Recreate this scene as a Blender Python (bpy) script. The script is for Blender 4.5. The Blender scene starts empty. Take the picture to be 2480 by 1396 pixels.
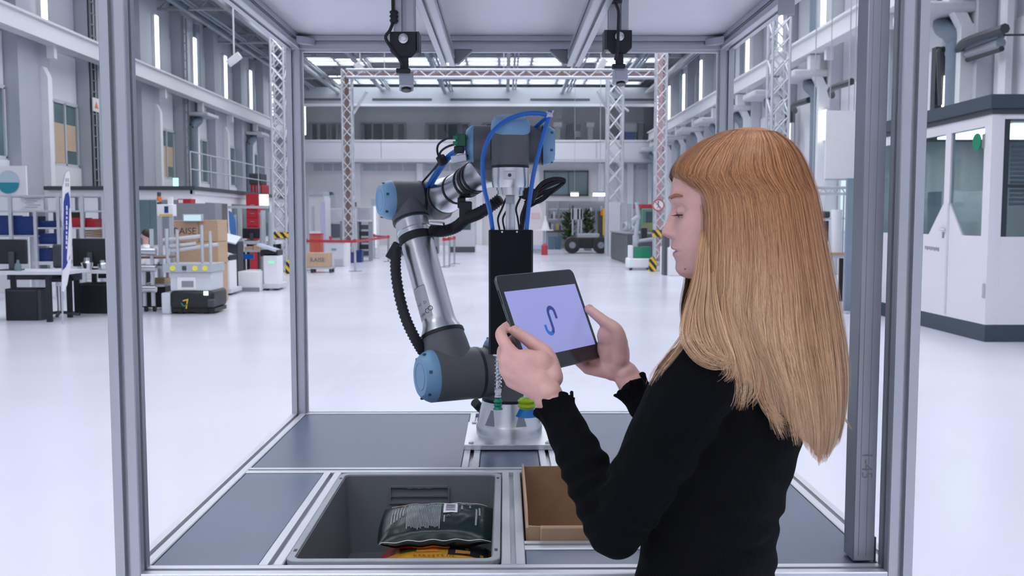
import bpy, bmesh, math, random
import numpy as np
from mathutils import Vector, Matrix, Euler, noise as mnoise

random.seed(7); rng = np.random.default_rng(7)
SC = bpy.context.scene; COL = SC.collection
R = math.radians; PI = math.pi

# ------------------------------------------------------------------ camera
FPX = 2250.0; IW, IH = 2480, 1396
CAMP = Vector((0, 0, 1.55)); PITCH = R(4.22); YAW = R(0.46)
cd = bpy.data.cameras.new('camera'); cam = bpy.data.objects.new('camera', cd); COL.objects.link(cam)
cam.location = CAMP; cam.rotation_euler = (PI/2 - PITCH, 0, -YAW)
cd.sensor_fit = 'HORIZONTAL'; cd.sensor_width = 36.0; cd.lens = 36.0*FPX/IW
cd.clip_start = 0.05; cd.clip_end = 300
cd.dof.use_dof = True; cd.dof.focus_distance = 1.85; cd.dof.aperture_fstop = 11.0
SC.camera = cam

# ------------------------------------------------------------------ world and exposure
w = bpy.data.worlds.new('world'); SC.world = w; w.use_nodes = True
bg = w.node_tree.nodes['Background']; bg.inputs[0].default_value = (0.80, 0.88, 1.0, 1); bg.inputs[1].default_value = 1.0
SC.view_settings.view_transform = 'Standard'; SC.view_settings.look = 'None'
SC.view_settings.exposure = 0.0; SC.view_settings.gamma = 1.0; SC.view_settings.use_curve_mapping = False
SKY_L = 6.2                      # radiance of the daylight in the skylight panes
SC.cycles.max_bounces = 6; SC.cycles.diffuse_bounces = 3; SC.cycles.glossy_bounces = 3
SC.cycles.transmission_bounces = 6; SC.cycles.transparent_max_bounces = 16
SC.cycles.sample_clamp_indirect = 6.0; SC.cycles.caustics_reflective = False; SC.cycles.caustics_refractive = False

# ------------------------------------------------------------------ pixel helpers (a pixel gives a direction only)
CF = Vector((math.sin(YAW)*math.cos(PITCH), math.cos(YAW)*math.cos(PITCH), -math.sin(PITCH)))
CR = Vector((math.cos(YAW), -math.sin(YAW), 0)); CU = CR.cross(CF)
def ray(px, py): return CF + CR*((px-1240.0)/FPX) + CU*((698.0-py)/FPX)
def W(px, py, Y):
    d = ray(px, py); return CAMP + d*(Y/d.y)
def G(px, py, z=0.0):
    d = ray(px, py); return CAMP + d*((z-CAMP.z)/d.z)
def WX(px, py, X):
    d = ray(px, py); return CAMP + d*(X/d.x)

# ------------------------------------------------------------------ materials
MAT = {}
def mat(name, col, rough=0.5, metal=0.0, var=0.06, scale=12.0, bump=0.0, bscale=60.0, stretch=None, coat=0.0, spec=0.5, sheen=0.0, emit=None, es=0.0, trans=0.0, alpha=1.0, sss=0.0, rvar=0.0):
    if name in MAT: return MAT[name]
    m = bpy.data.materials.new(name); m.use_nodes = True; nt = m.node_tree; N = nt.nodes; L = nt.links
    b = N['Principled BSDF']
    c = tuple(col[:3]) + (1,)
    b.inputs['Base Color'].default_value = c; b.inputs['Roughness'].default_value = rough; b.inputs['Metallic'].default_value = metal
    b.inputs['Coat Weight'].default_value = coat; b.inputs['Specular IOR Level'].default_value = spec
    b.inputs['Sheen Weight'].default_value = sheen; b.inputs['Transmission Weight'].default_value = trans; b.inputs['Alpha'].default_value = alpha
    if sss: 
        b.inputs['Subsurface Weight'].default_value = sss; b.inputs['Subsurface Radius'].default_value = (0.012, 0.005, 0.003); b.inputs['Subsurface Scale'].default_value = 1.0
    if emit: b.inputs['Emission Color'].default_value = tuple(emit[:3])+(1,); b.inputs['Emission Strength'].default_value = es
    if var > 0 or bump > 0 or rvar > 0:
        tc = N.new('ShaderNodeTexCoord'); mp = N.new('ShaderNodeMapping'); L.new(tc.outputs['Object'], mp.inputs['Vector'])
        if stretch: mp.inputs['Scale'].default_value = stretch
        nz = N.new('ShaderNodeTexNoise'); nz.inputs['Scale'].default_value = scale; nz.inputs['Detail'].default_value = 3; L.new(mp.outputs[0], nz.inputs['Vector'])
        if var > 0:
            rp = N.new('ShaderNodeValToRGB'); L.new(nz.outputs['Fac'], rp.inputs['Fac'])
            rp.color_ramp.elements[0].position = 0.3; rp.color_ramp.elements[1].position = 0.7
            rp.color_ramp.elements[0].color = tuple(max(0, x*(1-var)) for x in c[:3])+(1,); rp.color_ramp.elements[1].color = tuple(min(1, x*(1+var)) for x in c[:3])+(1,)
            L.new(rp.outputs[0], b.inputs['Base Color'])
        if rvar > 0:
            ma = N.new('ShaderNodeMath'); ma.operation = 'MULTIPLY_ADD'; ma.inputs[1].default_value = rvar; ma.inputs[2].default_value = rough - rvar/2
            L.new(nz.outputs['Fac'], ma.inputs[0]); L.new(ma.outputs[0], b.inputs['Roughness'])
        if bump > 0:
            n2 = N.new('ShaderNodeTexNoise'); n2.inputs['Scale'].default_value = bscale; n2.inputs['Detail'].default_value = 4; L.new(mp.outputs[0], n2.inputs['Vector'])
            bp = N.new('ShaderNodeBump'); bp.inputs['Strength'].default_value = bump; bp.inputs['Distance'].default_value = 0.002
            L.new(n2.outputs['Fac'], bp.inputs['Height']); L.new(bp.outputs[0], b.inputs['Normal'])
    MAT[name] = m; return m
def emat(name, col, s):
    return mat(name, (0.02, 0.02, 0.02), 0.5, var=0, emit=col, es=s)
def paneglass(name, tint=(0.96, 0.98, 1.0), refl=0.06, rough=0.02, density=0.0):
    if name in MAT: return MAT[name]
    m = bpy.data.materials.new(name); m.use_nodes = True; nt = m.node_tree; N = nt.nodes; L = nt.links
    N.remove(N['Principled BSDF']); out = N['Material Output']
    t = N.new('ShaderNodeBsdfTransparent'); t.inputs[0].default_value = tuple(tint)+(1,)
    g = N.new('ShaderNodeBsdfGlossy'); g.inputs['Roughness'].default_value = rough; g.inputs[0].default_value = (1, 1, 1, 1)
    fr = N.new('ShaderNodeLayerWeight'); fr.inputs[0].default_value = 0.5
    pw = N.new('ShaderNodeMath'); pw.operation = 'POWER'; pw.inputs[1].default_value = 5.0; L.new(fr.outputs['Facing'], pw.inputs[0])
    ma = N.new('ShaderNodeMath'); ma.operation = 'MULTIPLY_ADD'; ma.inputs[1].default_value = 0.5; ma.inputs[2].default_value = refl; ma.use_clamp = True
    mx = N.new('ShaderNodeMixShader'); L.new(pw.outputs[0], ma.inputs[0]); L.new(ma.outputs[0], mx.inputs[0])
    L.new(t.outputs[0], mx.inputs[1]); L.new(g.outputs[0], mx.inputs[2]); L.new(mx.outputs[0], out.inputs[0])
    MAT[name] = m; return m

ALU = mat('anodised_aluminium', (0.50, 0.52, 0.56), 0.42, 0.75, var=0.03, scale=3, rvar=0.1)
ALUW = mat('pale_aluminium', (0.66, 0.68, 0.73), 0.40, 0.6, var=0.03, scale=3, rvar=0.1)
CHROME = mat('brushed_aluminium', (0.74, 0.75, 0.77), 0.30, 1.0, var=0.02, scale=2)
STEEL = mat('bright_steel', (0.62, 0.63, 0.65), 0.22, 1.0, var=0.03)
RGREY = mat('robot_grey_plastic', (0.135, 0.14, 0.148), 0.48, var=0.04)
RBLUE = mat('robot_blue_plastic', (0.22, 0.43, 0.66), 0.38, var=0.04)
BLACK = mat('matt_black', (0.012, 0.013, 0.017), 0.45, var=0.1)
RUBBER = mat('black_rubber', (0.016, 0.017, 0.02), 0.6, var=0.15)
HOSE = mat('blue_hose', (0.012, 0.17, 0.66), 0.3, var=0.05, coat=0.3)
WHITE = mat('white_paint', (0.80, 0.80, 0.83), 0.5, var=0.02)
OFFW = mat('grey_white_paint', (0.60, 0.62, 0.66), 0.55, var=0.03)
LGREY = mat('light_grey_paint', (0.42, 0.45, 0.49), 0.55, var=0.04)
MGREY = mat('mid_grey_paint', (0.24, 0.26, 0.29), 0.55, var=0.05)
DGREY = mat('dark_grey_paint', (0.05, 0.055, 0.065), 0.5, var=0.08)
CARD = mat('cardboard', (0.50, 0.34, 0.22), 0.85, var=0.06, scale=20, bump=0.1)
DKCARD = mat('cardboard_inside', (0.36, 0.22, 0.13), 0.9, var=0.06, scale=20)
RED = mat('red_plastic', (0.50, 0.015, 0.03), 0.45, var=0.05)
BLUEB = mat('blue_plastic', (0.006, 0.032, 0.17), 0.45, var=0.08)
OLIVE = mat('olive_plastic', (0.24, 0.27, 0.12), 0.5, var=0.05)
GREEN = mat('green_plastic', (0.0, 0.22, 0.11), 0.4, var=0.05)
YELLOW = mat('yellow_paint', (0.75, 0.47, 0.02), 0.5, var=0.04)
ORANGE = mat('orange_plastic', (0.8, 0.2, 0.02), 0.45, var=0.04)
GLASSD = mat('dark_window_glass', (0.07, 0.10, 0.11), 0.08, var=0.15, scale=0.8)
GLASSG = mat('teal_window_glass', (0.13, 0.20, 0.21), 0.08, var=0.25, scale=0.7)
SCREEN = mat('black_screen', (0.010, 0.011, 0.013), 0.15, var=0)

# ------------------------------------------------------------------ mesh builder
def basis(d):
    d = Vector(d).normalized(); a = Vector((0, 0, 1)) if abs(d.z) < 0.95 else Vector((1, 0, 0))
    u = d.cross(a).normalized(); v = d.cross(u).normalized(); return u, v, d
class MB:
    def __init__(s): s.v = []; s.f = []; s.m = []
    def add(s, vs, fs, mi=0, M=None):
        o = len(s.v)
        s.v += [tuple(M @ Vector(p)) if M is not None else tuple(p) for p in vs]
        s.f += [tuple(i+o for i in q) for q in fs]; s.m += [mi]*len(fs); return s
    def box(s, x0, x1, y0, y1, z0, z1, mi=0, M=None):
        vs = [(x, y, z) for x in (x0, x1) for y in (y0, y1) for z in (z0, z1)]
        return s.add(vs, [(0, 1, 3, 2), (4, 6, 7, 5), (0, 4, 5, 1), (2, 3, 7, 6), (0, 2, 6, 4), (1, 5, 7, 3)], mi, M)
    def cbox(s, c, d, Rm=None, mi=0):
        M = Matrix.Translation(Vector(c)) @ (Rm.to_4x4() if Rm is not None else Matrix.Identity(4))
        return s.box(-d[0]/2, d[0]/2, -d[1]/2, d[1]/2, -d[2]/2, d[2]/2, mi, M)
    def bar(s, p, q, wdt, hgt=None, mi=0):
        p = Vector(p); q = Vector(q); u, v, d = basis(q-p); h = hgt or wdt; vs = []
        for o in (p, q): vs += [o+u*a*wdt/2+v*b*h/2 for a, b in ((-1, -1), (1, -1), (1, 1), (-1, 1))]
        return s.add(vs, [(0, 1, 2, 3), (4, 7, 6, 5)]+[(i, (i+1) % 4+0, (i+1) % 4+4, i+4) for i in range(4)], mi)
    def rings(s, rs, mi=0, caps=True, closed=False):
        n = len(rs[0]); vs = [p for r in rs for p in r]; fs = []; k = len(rs)
        for a in range(k if closed else k-1):
            b = (a+1) % k
            for i in range(n): fs.append((a*n+i, a*n+(i+1) % n, b*n+(i+1) % n, b*n+i))
        if caps and not closed: fs += [tuple(range(n))[::-1], tuple(range((k-1)*n, k*n))]
        return s.add(vs, fs, mi)
    def lathe(s, o, ax, prof, n=24, mi=0, caps=True):
        o = Vector(o); u, v, d = basis(ax)
        return s.rings([[o+d*t+(u*math.cos(2*PI*i/n)+v*math.sin(2*PI*i/n))*max(r, 1e-5) for i in range(n)] for t, r in prof], mi, caps)
    def cyl(s, p, q, r, r2=None, n=16, mi=0, caps=True):
        p = Vector(p); q = Vector(q); return s.lathe(p, q-p, [(0, r), ((q-p).length, r if r2 is None else r2)], n, mi, caps)
    def tube(s, pts, r, n=8, mi=0, caps=True):
        pts = [Vector(p) for p in pts]; k = len(pts); rs = r if hasattr(r, '__len__') else [r]*k
        u0 = None; out = []
        for i in range(k):
            d = (pts[min(i+1, k-1)]-pts[max(i-1, 0)]).normalized()
            if u0 is None: u0 = basis(d)[0]
            u0 = (u0-d*u0.dot(d)).normalized(); v0 = d.cross(u0)
            out.append([pts[i]+(u0*math.cos(2*PI*j/n)+v0*math.sin(2*PI*j/n))*rs[i] for j in range(n)])
        return s.rings(out, mi, caps)
    def prism(s, poly, o, u, v, depth, mi=0):
        o = Vector(o); u = Vector(u); v = Vector(v); w_ = u.cross(v).normalized()*depth; n = len(poly)
        a = [o+u*x+v*y for x, y in poly]; b = [p+w_ for p in a]
        return s.add(a+b, [tuple(range(n))[::-1], tuple(range(n, 2*n))]+[(i, (i+1) % n, (i+1) % n+n, i+n) for i in range(n)], mi)
    def ell(s, c, r, n=16, m=10, mi=0, M=None):
        c = Vector(c); r = (r, r, r) if not hasattr(r, '__len__') else r
        rs = [[c+Vector((r[0]*math.sin(PI*a/m)*math.cos(2*PI*i/n), r[1]*math.sin(PI*a/m)*math.sin(2*PI*i/n), r[2]*math.cos(PI*a/m))) for i in range(n)] for a in [0.02]+list(range(1, m))+[m-0.02]]
        if M is not None: rs = [[M @ p for p in q] for q in rs]
        return s.rings(rs, mi)
    def quad(s, a, b, c, d, mi=0): return s.add([a, b, c, d], [(0, 1, 2, 3)], mi)
    def build(s, name, mats, parent=None, bevel=0.0, ang=35, local=False, segs=2, flat=False):
        me = bpy.data.meshes.new(name); vs = s.v
        if parent is not None and not local:
            Mi = WM[parent.name].inverted(); vs = [tuple(Mi @ Vector(p)) for p in vs]
        me.from_pydata([tuple(p) for p in vs], [], s.f)
        for m in (mats if isinstance(mats, (list, tuple)) else [mats]): me.materials.append(m)
        if len(set(s.m)) > 1: me.polygons.foreach_set('material_index', s.m)
        bm = bmesh.new(); bm.from_mesh(me); bmesh.ops.recalc_face_normals(bm, faces=bm.faces); bm.to_mesh(me); bm.free()
        if not flat:
            me.polygons.foreach_set('use_smooth', [True]*len(me.polygons)); me.set_sharp_from_angle(angle=R(ang))
        o = bpy.data.objects.new(name, me); COL.objects.link(o)
        if parent is not None: o.parent = parent; WM[o.name] = WM[parent.name]
        else: WM[o.name] = Matrix.Identity(4)
        if bevel > 0:
            b = o.modifiers.new('bevel', 'BEVEL'); b.width = bevel; b.segments = segs; b.limit_method = 'ANGLE'; b.angle_limit = R(40); b.harden_normals = False
        return o
WM = {}
def tag(o, label=None, cat=None, group=None, kind=None):
    if label: o['label'] = label
    if cat: o['category'] = cat
    if group: o['group'] = group
    if kind: o['kind'] = kind
    return o
def thing(name, label, cat, loc=(0, 0, 0), rz=0.0, group=None):
    o = bpy.data.objects.new(name, None); COL.objects.link(o); o.empty_display_size = 0.05
    o.location = loc; o.rotation_euler = (0, 0, rz); WM[o.name] = Matrix.Translation(Vector(loc)) @ Matrix.Rotation(rz, 4, 'Z')
    return tag(o, label, cat, group)
def solo(mb, name, mats, label, cat, org, group=None, **kw):
    org = Vector(org); mb.v = [tuple(Vector(p)-org) for p in mb.v]
    o = mb.build(name, mats, None, **kw); o.location = org; WM[o.name] = Matrix.Translation(org)
    return tag(o, label, cat, group)
def struct(mb, name, mats, parent=None, **kw):
    o = mb.build(name, mats, parent, **kw)
    if parent is None: o['kind'] = 'structure'
    return o
def spline(pts, n=8):
    P = [Vector(p) for p in pts]; P = [P[0]*2-P[1]]+P+[P[-1]*2-P[-2]]; out = []
    for i in range(1, len(P)-2):
        for k in range(n):
            t = k/n; a, b, c, d = P[i-1:i+3]
            out.append(0.5*((2*b)+(c-a)*t+(2*a-5*b+4*c-d)*t*t+(3*b-a-3*c+d)*t**3))
    return out+[P[-2]]
def copy_tree(o, parent=None):
    c = o.copy(); COL.objects.link(c); c.parent = parent
    WM[c.name] = WM.get(o.name, Matrix.Identity(4))
    for ch in list(o.children): copy_tree(ch, c)
    return c
def put(o, loc, rz=0.0, label=None, group=None):
    o.location = loc; o.rotation_euler = (0, 0, rz); WM[o.name] = Matrix.Translation(Vector(loc)) @ Matrix.Rotation(rz, 4, 'Z')
    return tag(o, label, None, group)
def text_mesh(txt, size, align='CENTER', depth=0.0):
    c = bpy.data.curves.new('t', 'FONT'); c.body = txt; c.size = size; c.align_x = align; c.align_y = 'CENTER'; c.extrude = depth; c.resolution_u = 3
    o = bpy.data.objects.new('t', c); COL.objects.link(o); dg = bpy.context.evaluated_depsgraph_get(); dg.update()
    me = bpy.data.meshes.new_from_object(o.evaluated_get(dg)); COL.objects.unlink(o); bpy.data.objects.remove(o)
    v = [tuple(q.co) for q in me.vertices]; f = [tuple(p.vertices) for p in me.polygons]; bpy.data.meshes.remove(me); return v, f
def put_text(mb, txt, size, o, u, v, mi=0, align='CENTER', depth=0.0):
    """letters as flat print, lying at o with reading direction u and up direction v"""
    vs, fs = text_mesh(txt, size, align, depth); o = Vector(o); u = Vector(u).normalized(); v = Vector(v).normalized(); n = u.cross(v)
    mb.add([o+u*p[0]+v*p[1]+n*p[2] for p in vs], fs, mi)
def apply_mods(o):
    dg = bpy.context.evaluated_depsgraph_get(); dg.update()
    me = bpy.data.meshes.new_from_object(o.evaluated_get(dg)); o.modifiers.clear(); old = o.data; o.data = me; bpy.data.meshes.remove(old)
def fuse(mb, voxel, smooth=4, fac=0.5):
    """overlapping closed solids -> one continuous surface; returns verts, faces"""
    me = bpy.data.meshes.new('f'); me.from_pydata([tuple(p) for p in mb.v], [], mb.f)
    bm = bmesh.new(); bm.from_mesh(me); bmesh.ops.recalc_face_normals(bm, faces=bm.faces); bm.to_mesh(me); bm.free()
    o = bpy.data.objects.new('f', me); COL.objects.link(o)
    m = o.modifiers.new('r', 'REMESH'); m.mode = 'VOXEL'; m.voxel_size = voxel; m.adaptivity = 0
    if smooth: s_ = o.modifiers.new('s', 'SMOOTH'); s_.factor = fac; s_.iterations = smooth
    dg = bpy.context.evaluated_depsgraph_get(); dg.update()
    e = bpy.data.meshes.new_from_object(o.evaluated_get(dg)); n = len(e.vertices)
    v = np.empty(n*3); e.vertices.foreach_get('co', v); f = [tuple(p.vertices) for p in e.polygons]
    COL.objects.unlink(o); bpy.data.objects.remove(o); bpy.data.meshes.remove(me); bpy.data.meshes.remove(e)
    return v.reshape(-1, 3), f
# ================================================================== THE HALL
XL, XR, Y0, Y1, ZC = -12.8, 9.4, -14.0, 60.0, 9.3
FLOORM = mat('white_epoxy_floor', (0.735, 0.745, 0.85), 0.22, var=0.02, scale=0.35, coat=0.0, spec=0.5, rvar=0.12)
WALLM = mat('pale_grey_wall', (0.55, 0.57, 0.63), 0.7, var=0.03, scale=0.6)
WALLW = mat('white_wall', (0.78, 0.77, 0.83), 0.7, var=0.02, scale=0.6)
PILM = mat('column_grey', (0.46, 0.49, 0.55), 0.65, var=0.03, scale=0.8)
STEELG = mat('painted_steel_grey', (0.33, 0.36, 0.40), 0.5, var=0.04)
STEELB = mat('blue_grey_steel', (0.20, 0.25, 0.31), 0.5, var=0.04)
CEILM = mat('corrugated_ceiling', (0.23, 0.25, 0.28), 0.7, var=0.06, scale=2)
SKYM = emat('skylight_daylight', (0.91, 0.94, 1.0), SKY_L)
TUBEM = emat('tube_lamp_glow', (0.95, 0.97, 1.0), 5.0)
TUBEY = emat('warm_tube_glow', (1.0, 0.97, 0.78), 5.0)

struct(MB().box(XL-0.2, XR+0.2, Y0, Y1, -0.2, 0), 'floor', FLOORM)
ceiling = struct(MB().box(XL-0.2, XR+0.2, Y0, Y1, ZC+0.5, ZC+0.7), 'ceiling', CEILM)
# ribs of the roof sheeting between the skylights
rb = MB().box(-0.06, 0.06, Y0, Y1, ZC+0.40, ZC+0.5)
rib0 = rb.build('roof_rib', CEILM, ceiling)
for i in range(1, 22):
    o = rib0.copy(); COL.objects.link(o); o.parent = ceiling; o.location.x = XL+0.5+i*1.0
rib0.location.x = XL+0.5
wl = struct(MB().box(XL-0.2, XL, Y0, Y1, 0, ZC+0.5), 'wall_left', WALLM)
wr = struct(MB().box(XR, XR+0.2, Y0, Y1, 0, ZC+0.5), 'wall_right', WALLM)
wf = struct(MB().box(XL, XR, Y1, Y1+0.2, 0, ZC+0.5), 'wall_far', mat('far_wall_grey', (0.70, 0.73, 0.78), 0.7, var=0.03, scale=0.4))
wb = struct(MB().box(XL, XR, Y0-0.2, Y0, 0, ZC+0.5), 'wall_near', WALLW)

# skylight bands: rows of luminous panes with bars between
panem = bpy.data.meshes.new('pane')
def pane_mesh(wx, wy):
    m = MB().box(-wx/2, wx/2, -wy/2, wy/2, 0, 0.03); o = m.build('pane', SKYM); me = o.data; COL.objects.unlink(o); bpy.data.objects.remove(o); return me
PM = pane_mesh(1.50, 0.86)
win_no = 0
for bi, yc in enumerate([-9.5, -2.5, 4.5, 11.5, 18.5, 25.0, 31.3, 37.8, 47.6, 54.2]):
    win_no += 1
    fr = MB()
    for r_ in range(4): fr.box(-10.3, 8.1, -1.68+r_*1.07, -1.53+r_*1.07, -0.06, 0.12)
    for c in range(12): fr.box(-10.3+c*1.662, -10.18+c*1.662, -1.6, 1.6, -0.03, 0.10)
    frm = struct(fr, 'window_%d' % win_no, STEELG, flat=True); frm.location = (0, yc, ZC+0.30); WM[frm.name] = Matrix.Translation((0, yc, ZC+0.30))
    for r_ in range(3):
        for c in range(11):
            if yc > 30 and rng.random() < 0.10: continue
            o = bpy.data.objects.new('pane', PM); COL.objects.link(o); o.parent = frm; o.location = (-9.41+c*1.662, -1.07+r_*1.07, 0.06)
# roof trusses across the hall
trm = None
for ti, y in enumerate([y for y in (-6.0, 1.0, 8.0, 15.0, 21.8, 28.2, 34.6, 41.0, 44.4, 51.2)]):
    if trm is None:
        t = MB(); t.box(XL+0.1, XR-0.1, -0.08, 0.08, -0.08, 0.0); t.box(XL+0.1, XR-0.1, -0.06, 0.06, -0.44, -0.36)
        n = 30; dx = (XR-XL-0.4)/n
        for i in range(n):
            x = XL+0.2+i*dx; t.bar((x, 0, -0.40), (x+dx/2, 0, -0.06), 0.04); t.bar((x+dx/2, 0, -0.06), (x+dx, 0, -0.40), 0.04)
        trm = struct(t, 'trim_1', STEELG, flat=True); o = trm
    else:
        o = trm.copy(); COL.objects.link(o); o.name = 'trim_%d' % (ti+1)
    o.location = (0, float(y), ZC+0.3)
tn = ti+1
# long purlins, cable trays and the pipe bundles under the roof
for k, x in enumerate([-11.6, -9.8, -7.2, -3.5, 0.2, 3.4, 6.4, 8.4]):
    tn += 1
    t = MB(); zz = ZC-0.20 if k % 2 else ZC-0.05
    t.box(x-0.09, x+0.09, Y0, Y1-0.1, zz-0.14, zz); t.cyl((x+0.3, Y0, zz), (x+0.3, Y1-0.1, zz), 0.06, n=8); t.cyl((x+0.46, Y0, zz), (x+0.46, Y1-0.1, zz), 0.045, n=8)
    struct(t, 'trim_%d' % tn, STEELG if k % 3 else STEELB)

# crane rails along both walls
def crane_rail(x, s, lab):
    t = thing('crane_rail', lab, 'crane rail', (x, 20, 6.2))
    MB().box(x-0.10, x+0.10, -6, 55.3, 6.2, 6.62).build('web_beam', WHITE, t)
    MB().box(x-0.19, x+0.19, -6, 55.3, 6.62, 6.68).build('top_flange', WHITE, t)
    MB().box(x-0.19, x+0.19, -6, 55.3, 6.15, 6.20).build('bottom_flange', WHITE, t)
    for k in range(14):
        y = 0.9+k*4.05
        MB().box(x-0.09*s-0.10, x-0.09*s+0.10, y-0.08, y+0.08, 5.82, 6.15).build('bracket', WHITE, t); MB().box(min(x, x-s*0.85), max(x, x-s*0.85), y-0.05, y+0.05, 6.68, 6.74).build('tie_bar', WHITE, t)
    return t
crane_rail(-11.95, 1, 'long white crane rail bracketed to the window wall with tall dark panes')
crane_rail(8.6, -1, 'long white crane rail above the wall with the big bent ducts')

# left wall: pilasters, windows, upper panels
pil = []
for k in range(1, 15):
    ya = k*4.05-0.2         # pilaster 1.6 wide, window 2.3 wide
    p = MB().box(XL, XL+0.42, ya, ya+1.65, 0, ZC+0.4); o = struct(p, 'trim_%d' % (tn+1), PILM); tn += 1
    q = MB().prism([(XL+0.42, 0), (XL+0.62, 0), (XL+0.62, 5.35), (XL+0.50, 5.62), (XL+0.42, 5.62)], (0, ya+1.36, 0), (1, 0, 0), (0, 0, 1), 0.24); q.build('white_stanchion', WHITE, o)
    # window with frame, mullion and panes, white panel above and sill below
    yb, yc = ya+1.70, ya+4.0
    win_no += 1
    fr = MB(); fr.box(XL, XL+0.10, yb, yc, 4.86, 4.96); fr.box(XL, XL+0.10, yb, yc, 3.06, 3.16)
    for yy in (yb, yb+0.72, yb+1.44, yc-0.08): fr.box(XL, XL+0.10, yy, yy+0.07, 3.1, 4.9)
    fo = struct(fr, 'window_%d' % win_no, OFFW)
    for a, b in ((yb+0.07, yb+0.72), (yb+0.79, yb+1.44), (yb+1.51, yc-0.08)): MB().box(XL+0.02, XL+0.05, a, b, 3.16, 4.86).build('pane', GLASSG, fo)
    MB().box(XL, XL+0.06, yb, yc, 4.96, 6.3).build('upper_panel', WALLW, fo)
    MB().box(XL, XL+0.14, yb, yc, 2.5, 3.06).build('sill_panel', WHITE, fo)
    MB().box(XL, XL+0.05, yb, yc, 6.75, 8.4).build('clerestory_panel', WALLM, fo)
    if k in (6, 8):
        MB().box(XL+0.051, XL+0.07, yb+0.8, yb+1.42, 3.17, 4.3).build('window_blind', mat('tan_blind', (0.62, 0.47, 0.33), 0.7), fo)  # blinds in a plain tan base colour
        MB().box(XL+0.051, XL+0.07, yb+1.52, yc-0.15, 3.55, 4.3).build('window_blind', MAT['tan_blind'], fo)
# vertical lamps on the stanchions above the rail
for k in range(4, 15):
    y = k*4.05-0.2+1.23; lab = 'bright vertical tube lamp above the crane rail on the window wall'
    t = thing('tube_lamp', lab, 'lamp', (XL+0.48, y, 6.75), 0, 'tube lamps above the left crane rail')
    MB().box(XL+0.42, XL+0.52, y-0.13, y+0.13, 6.7, 8.75).build('lamp_body', WHITE, t)
    MB().box(XL+0.52, XL+0.58, y-0.09, y+0.09, 6.75, 8.7).build('diffuser', TUBEM, t)
# rain pipes, ducts and cable ladders on the left pilasters
for k in (9, 11, 13):
    y = k*4.05-0.2+1.2; x = XL+0.60
    t = thing('rain_pipe', 'grey bent duct pipe running down the pilaster beside the dark windows', 'pipe', (x, y, 0), 0, 'bent pipes on the left pilasters')
    MB().tube(spline([(x-0.14, y+0.4, ZC), (x-0.14, y+0.4, 6.0), (x-0.08, y+0.35, 5.75), (x+0.1, y-0.25, 5.45), (x, y-0.5, 5.2), (x-0.05, y-0.5, 4.6), (x-0.05, y-0.5, 0)], 6), 0.17, 12).build('pipe', STEELB, t)
    MB().box(x-0.15, x+0.62, y-0.7, y+0.75, 5.60, 5.74).build('duct_box', OFFW, t, bevel=0.04)
for k, lab in ((7, 'dark vertical cable ladder carrying the warning sign on the window wall'), (9, 'pale vertical cable ladder beside the bent duct on the window wall')):
    y = k*4.05-0.2+0.20; x = XL+0.5
    t = thing('cable_ladder', lab, 'cable ladder', (x, y, 0))
    MB().box(x-0.02, x+0.02, y-0.2, y-0.16, 0, ZC).build('side_rail', MGREY, t); MB().box(x-0.02, x+0.02, y+0.16, y+0.2, 0, ZC).build('side_rail', MGREY, t)
    MB().box(x-0.08, x-0.05, y-0.15, y+0.15, 0, ZC).build('cable_bundle', BLACK if k != 9 else LGREY, t)
    for j in range(26): MB().box(x-0.015, x+0.015, y-0.17, y+0.17, 0.4+j*0.33, 0.43+j*0.33).build('rung', MGREY, t)

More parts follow.
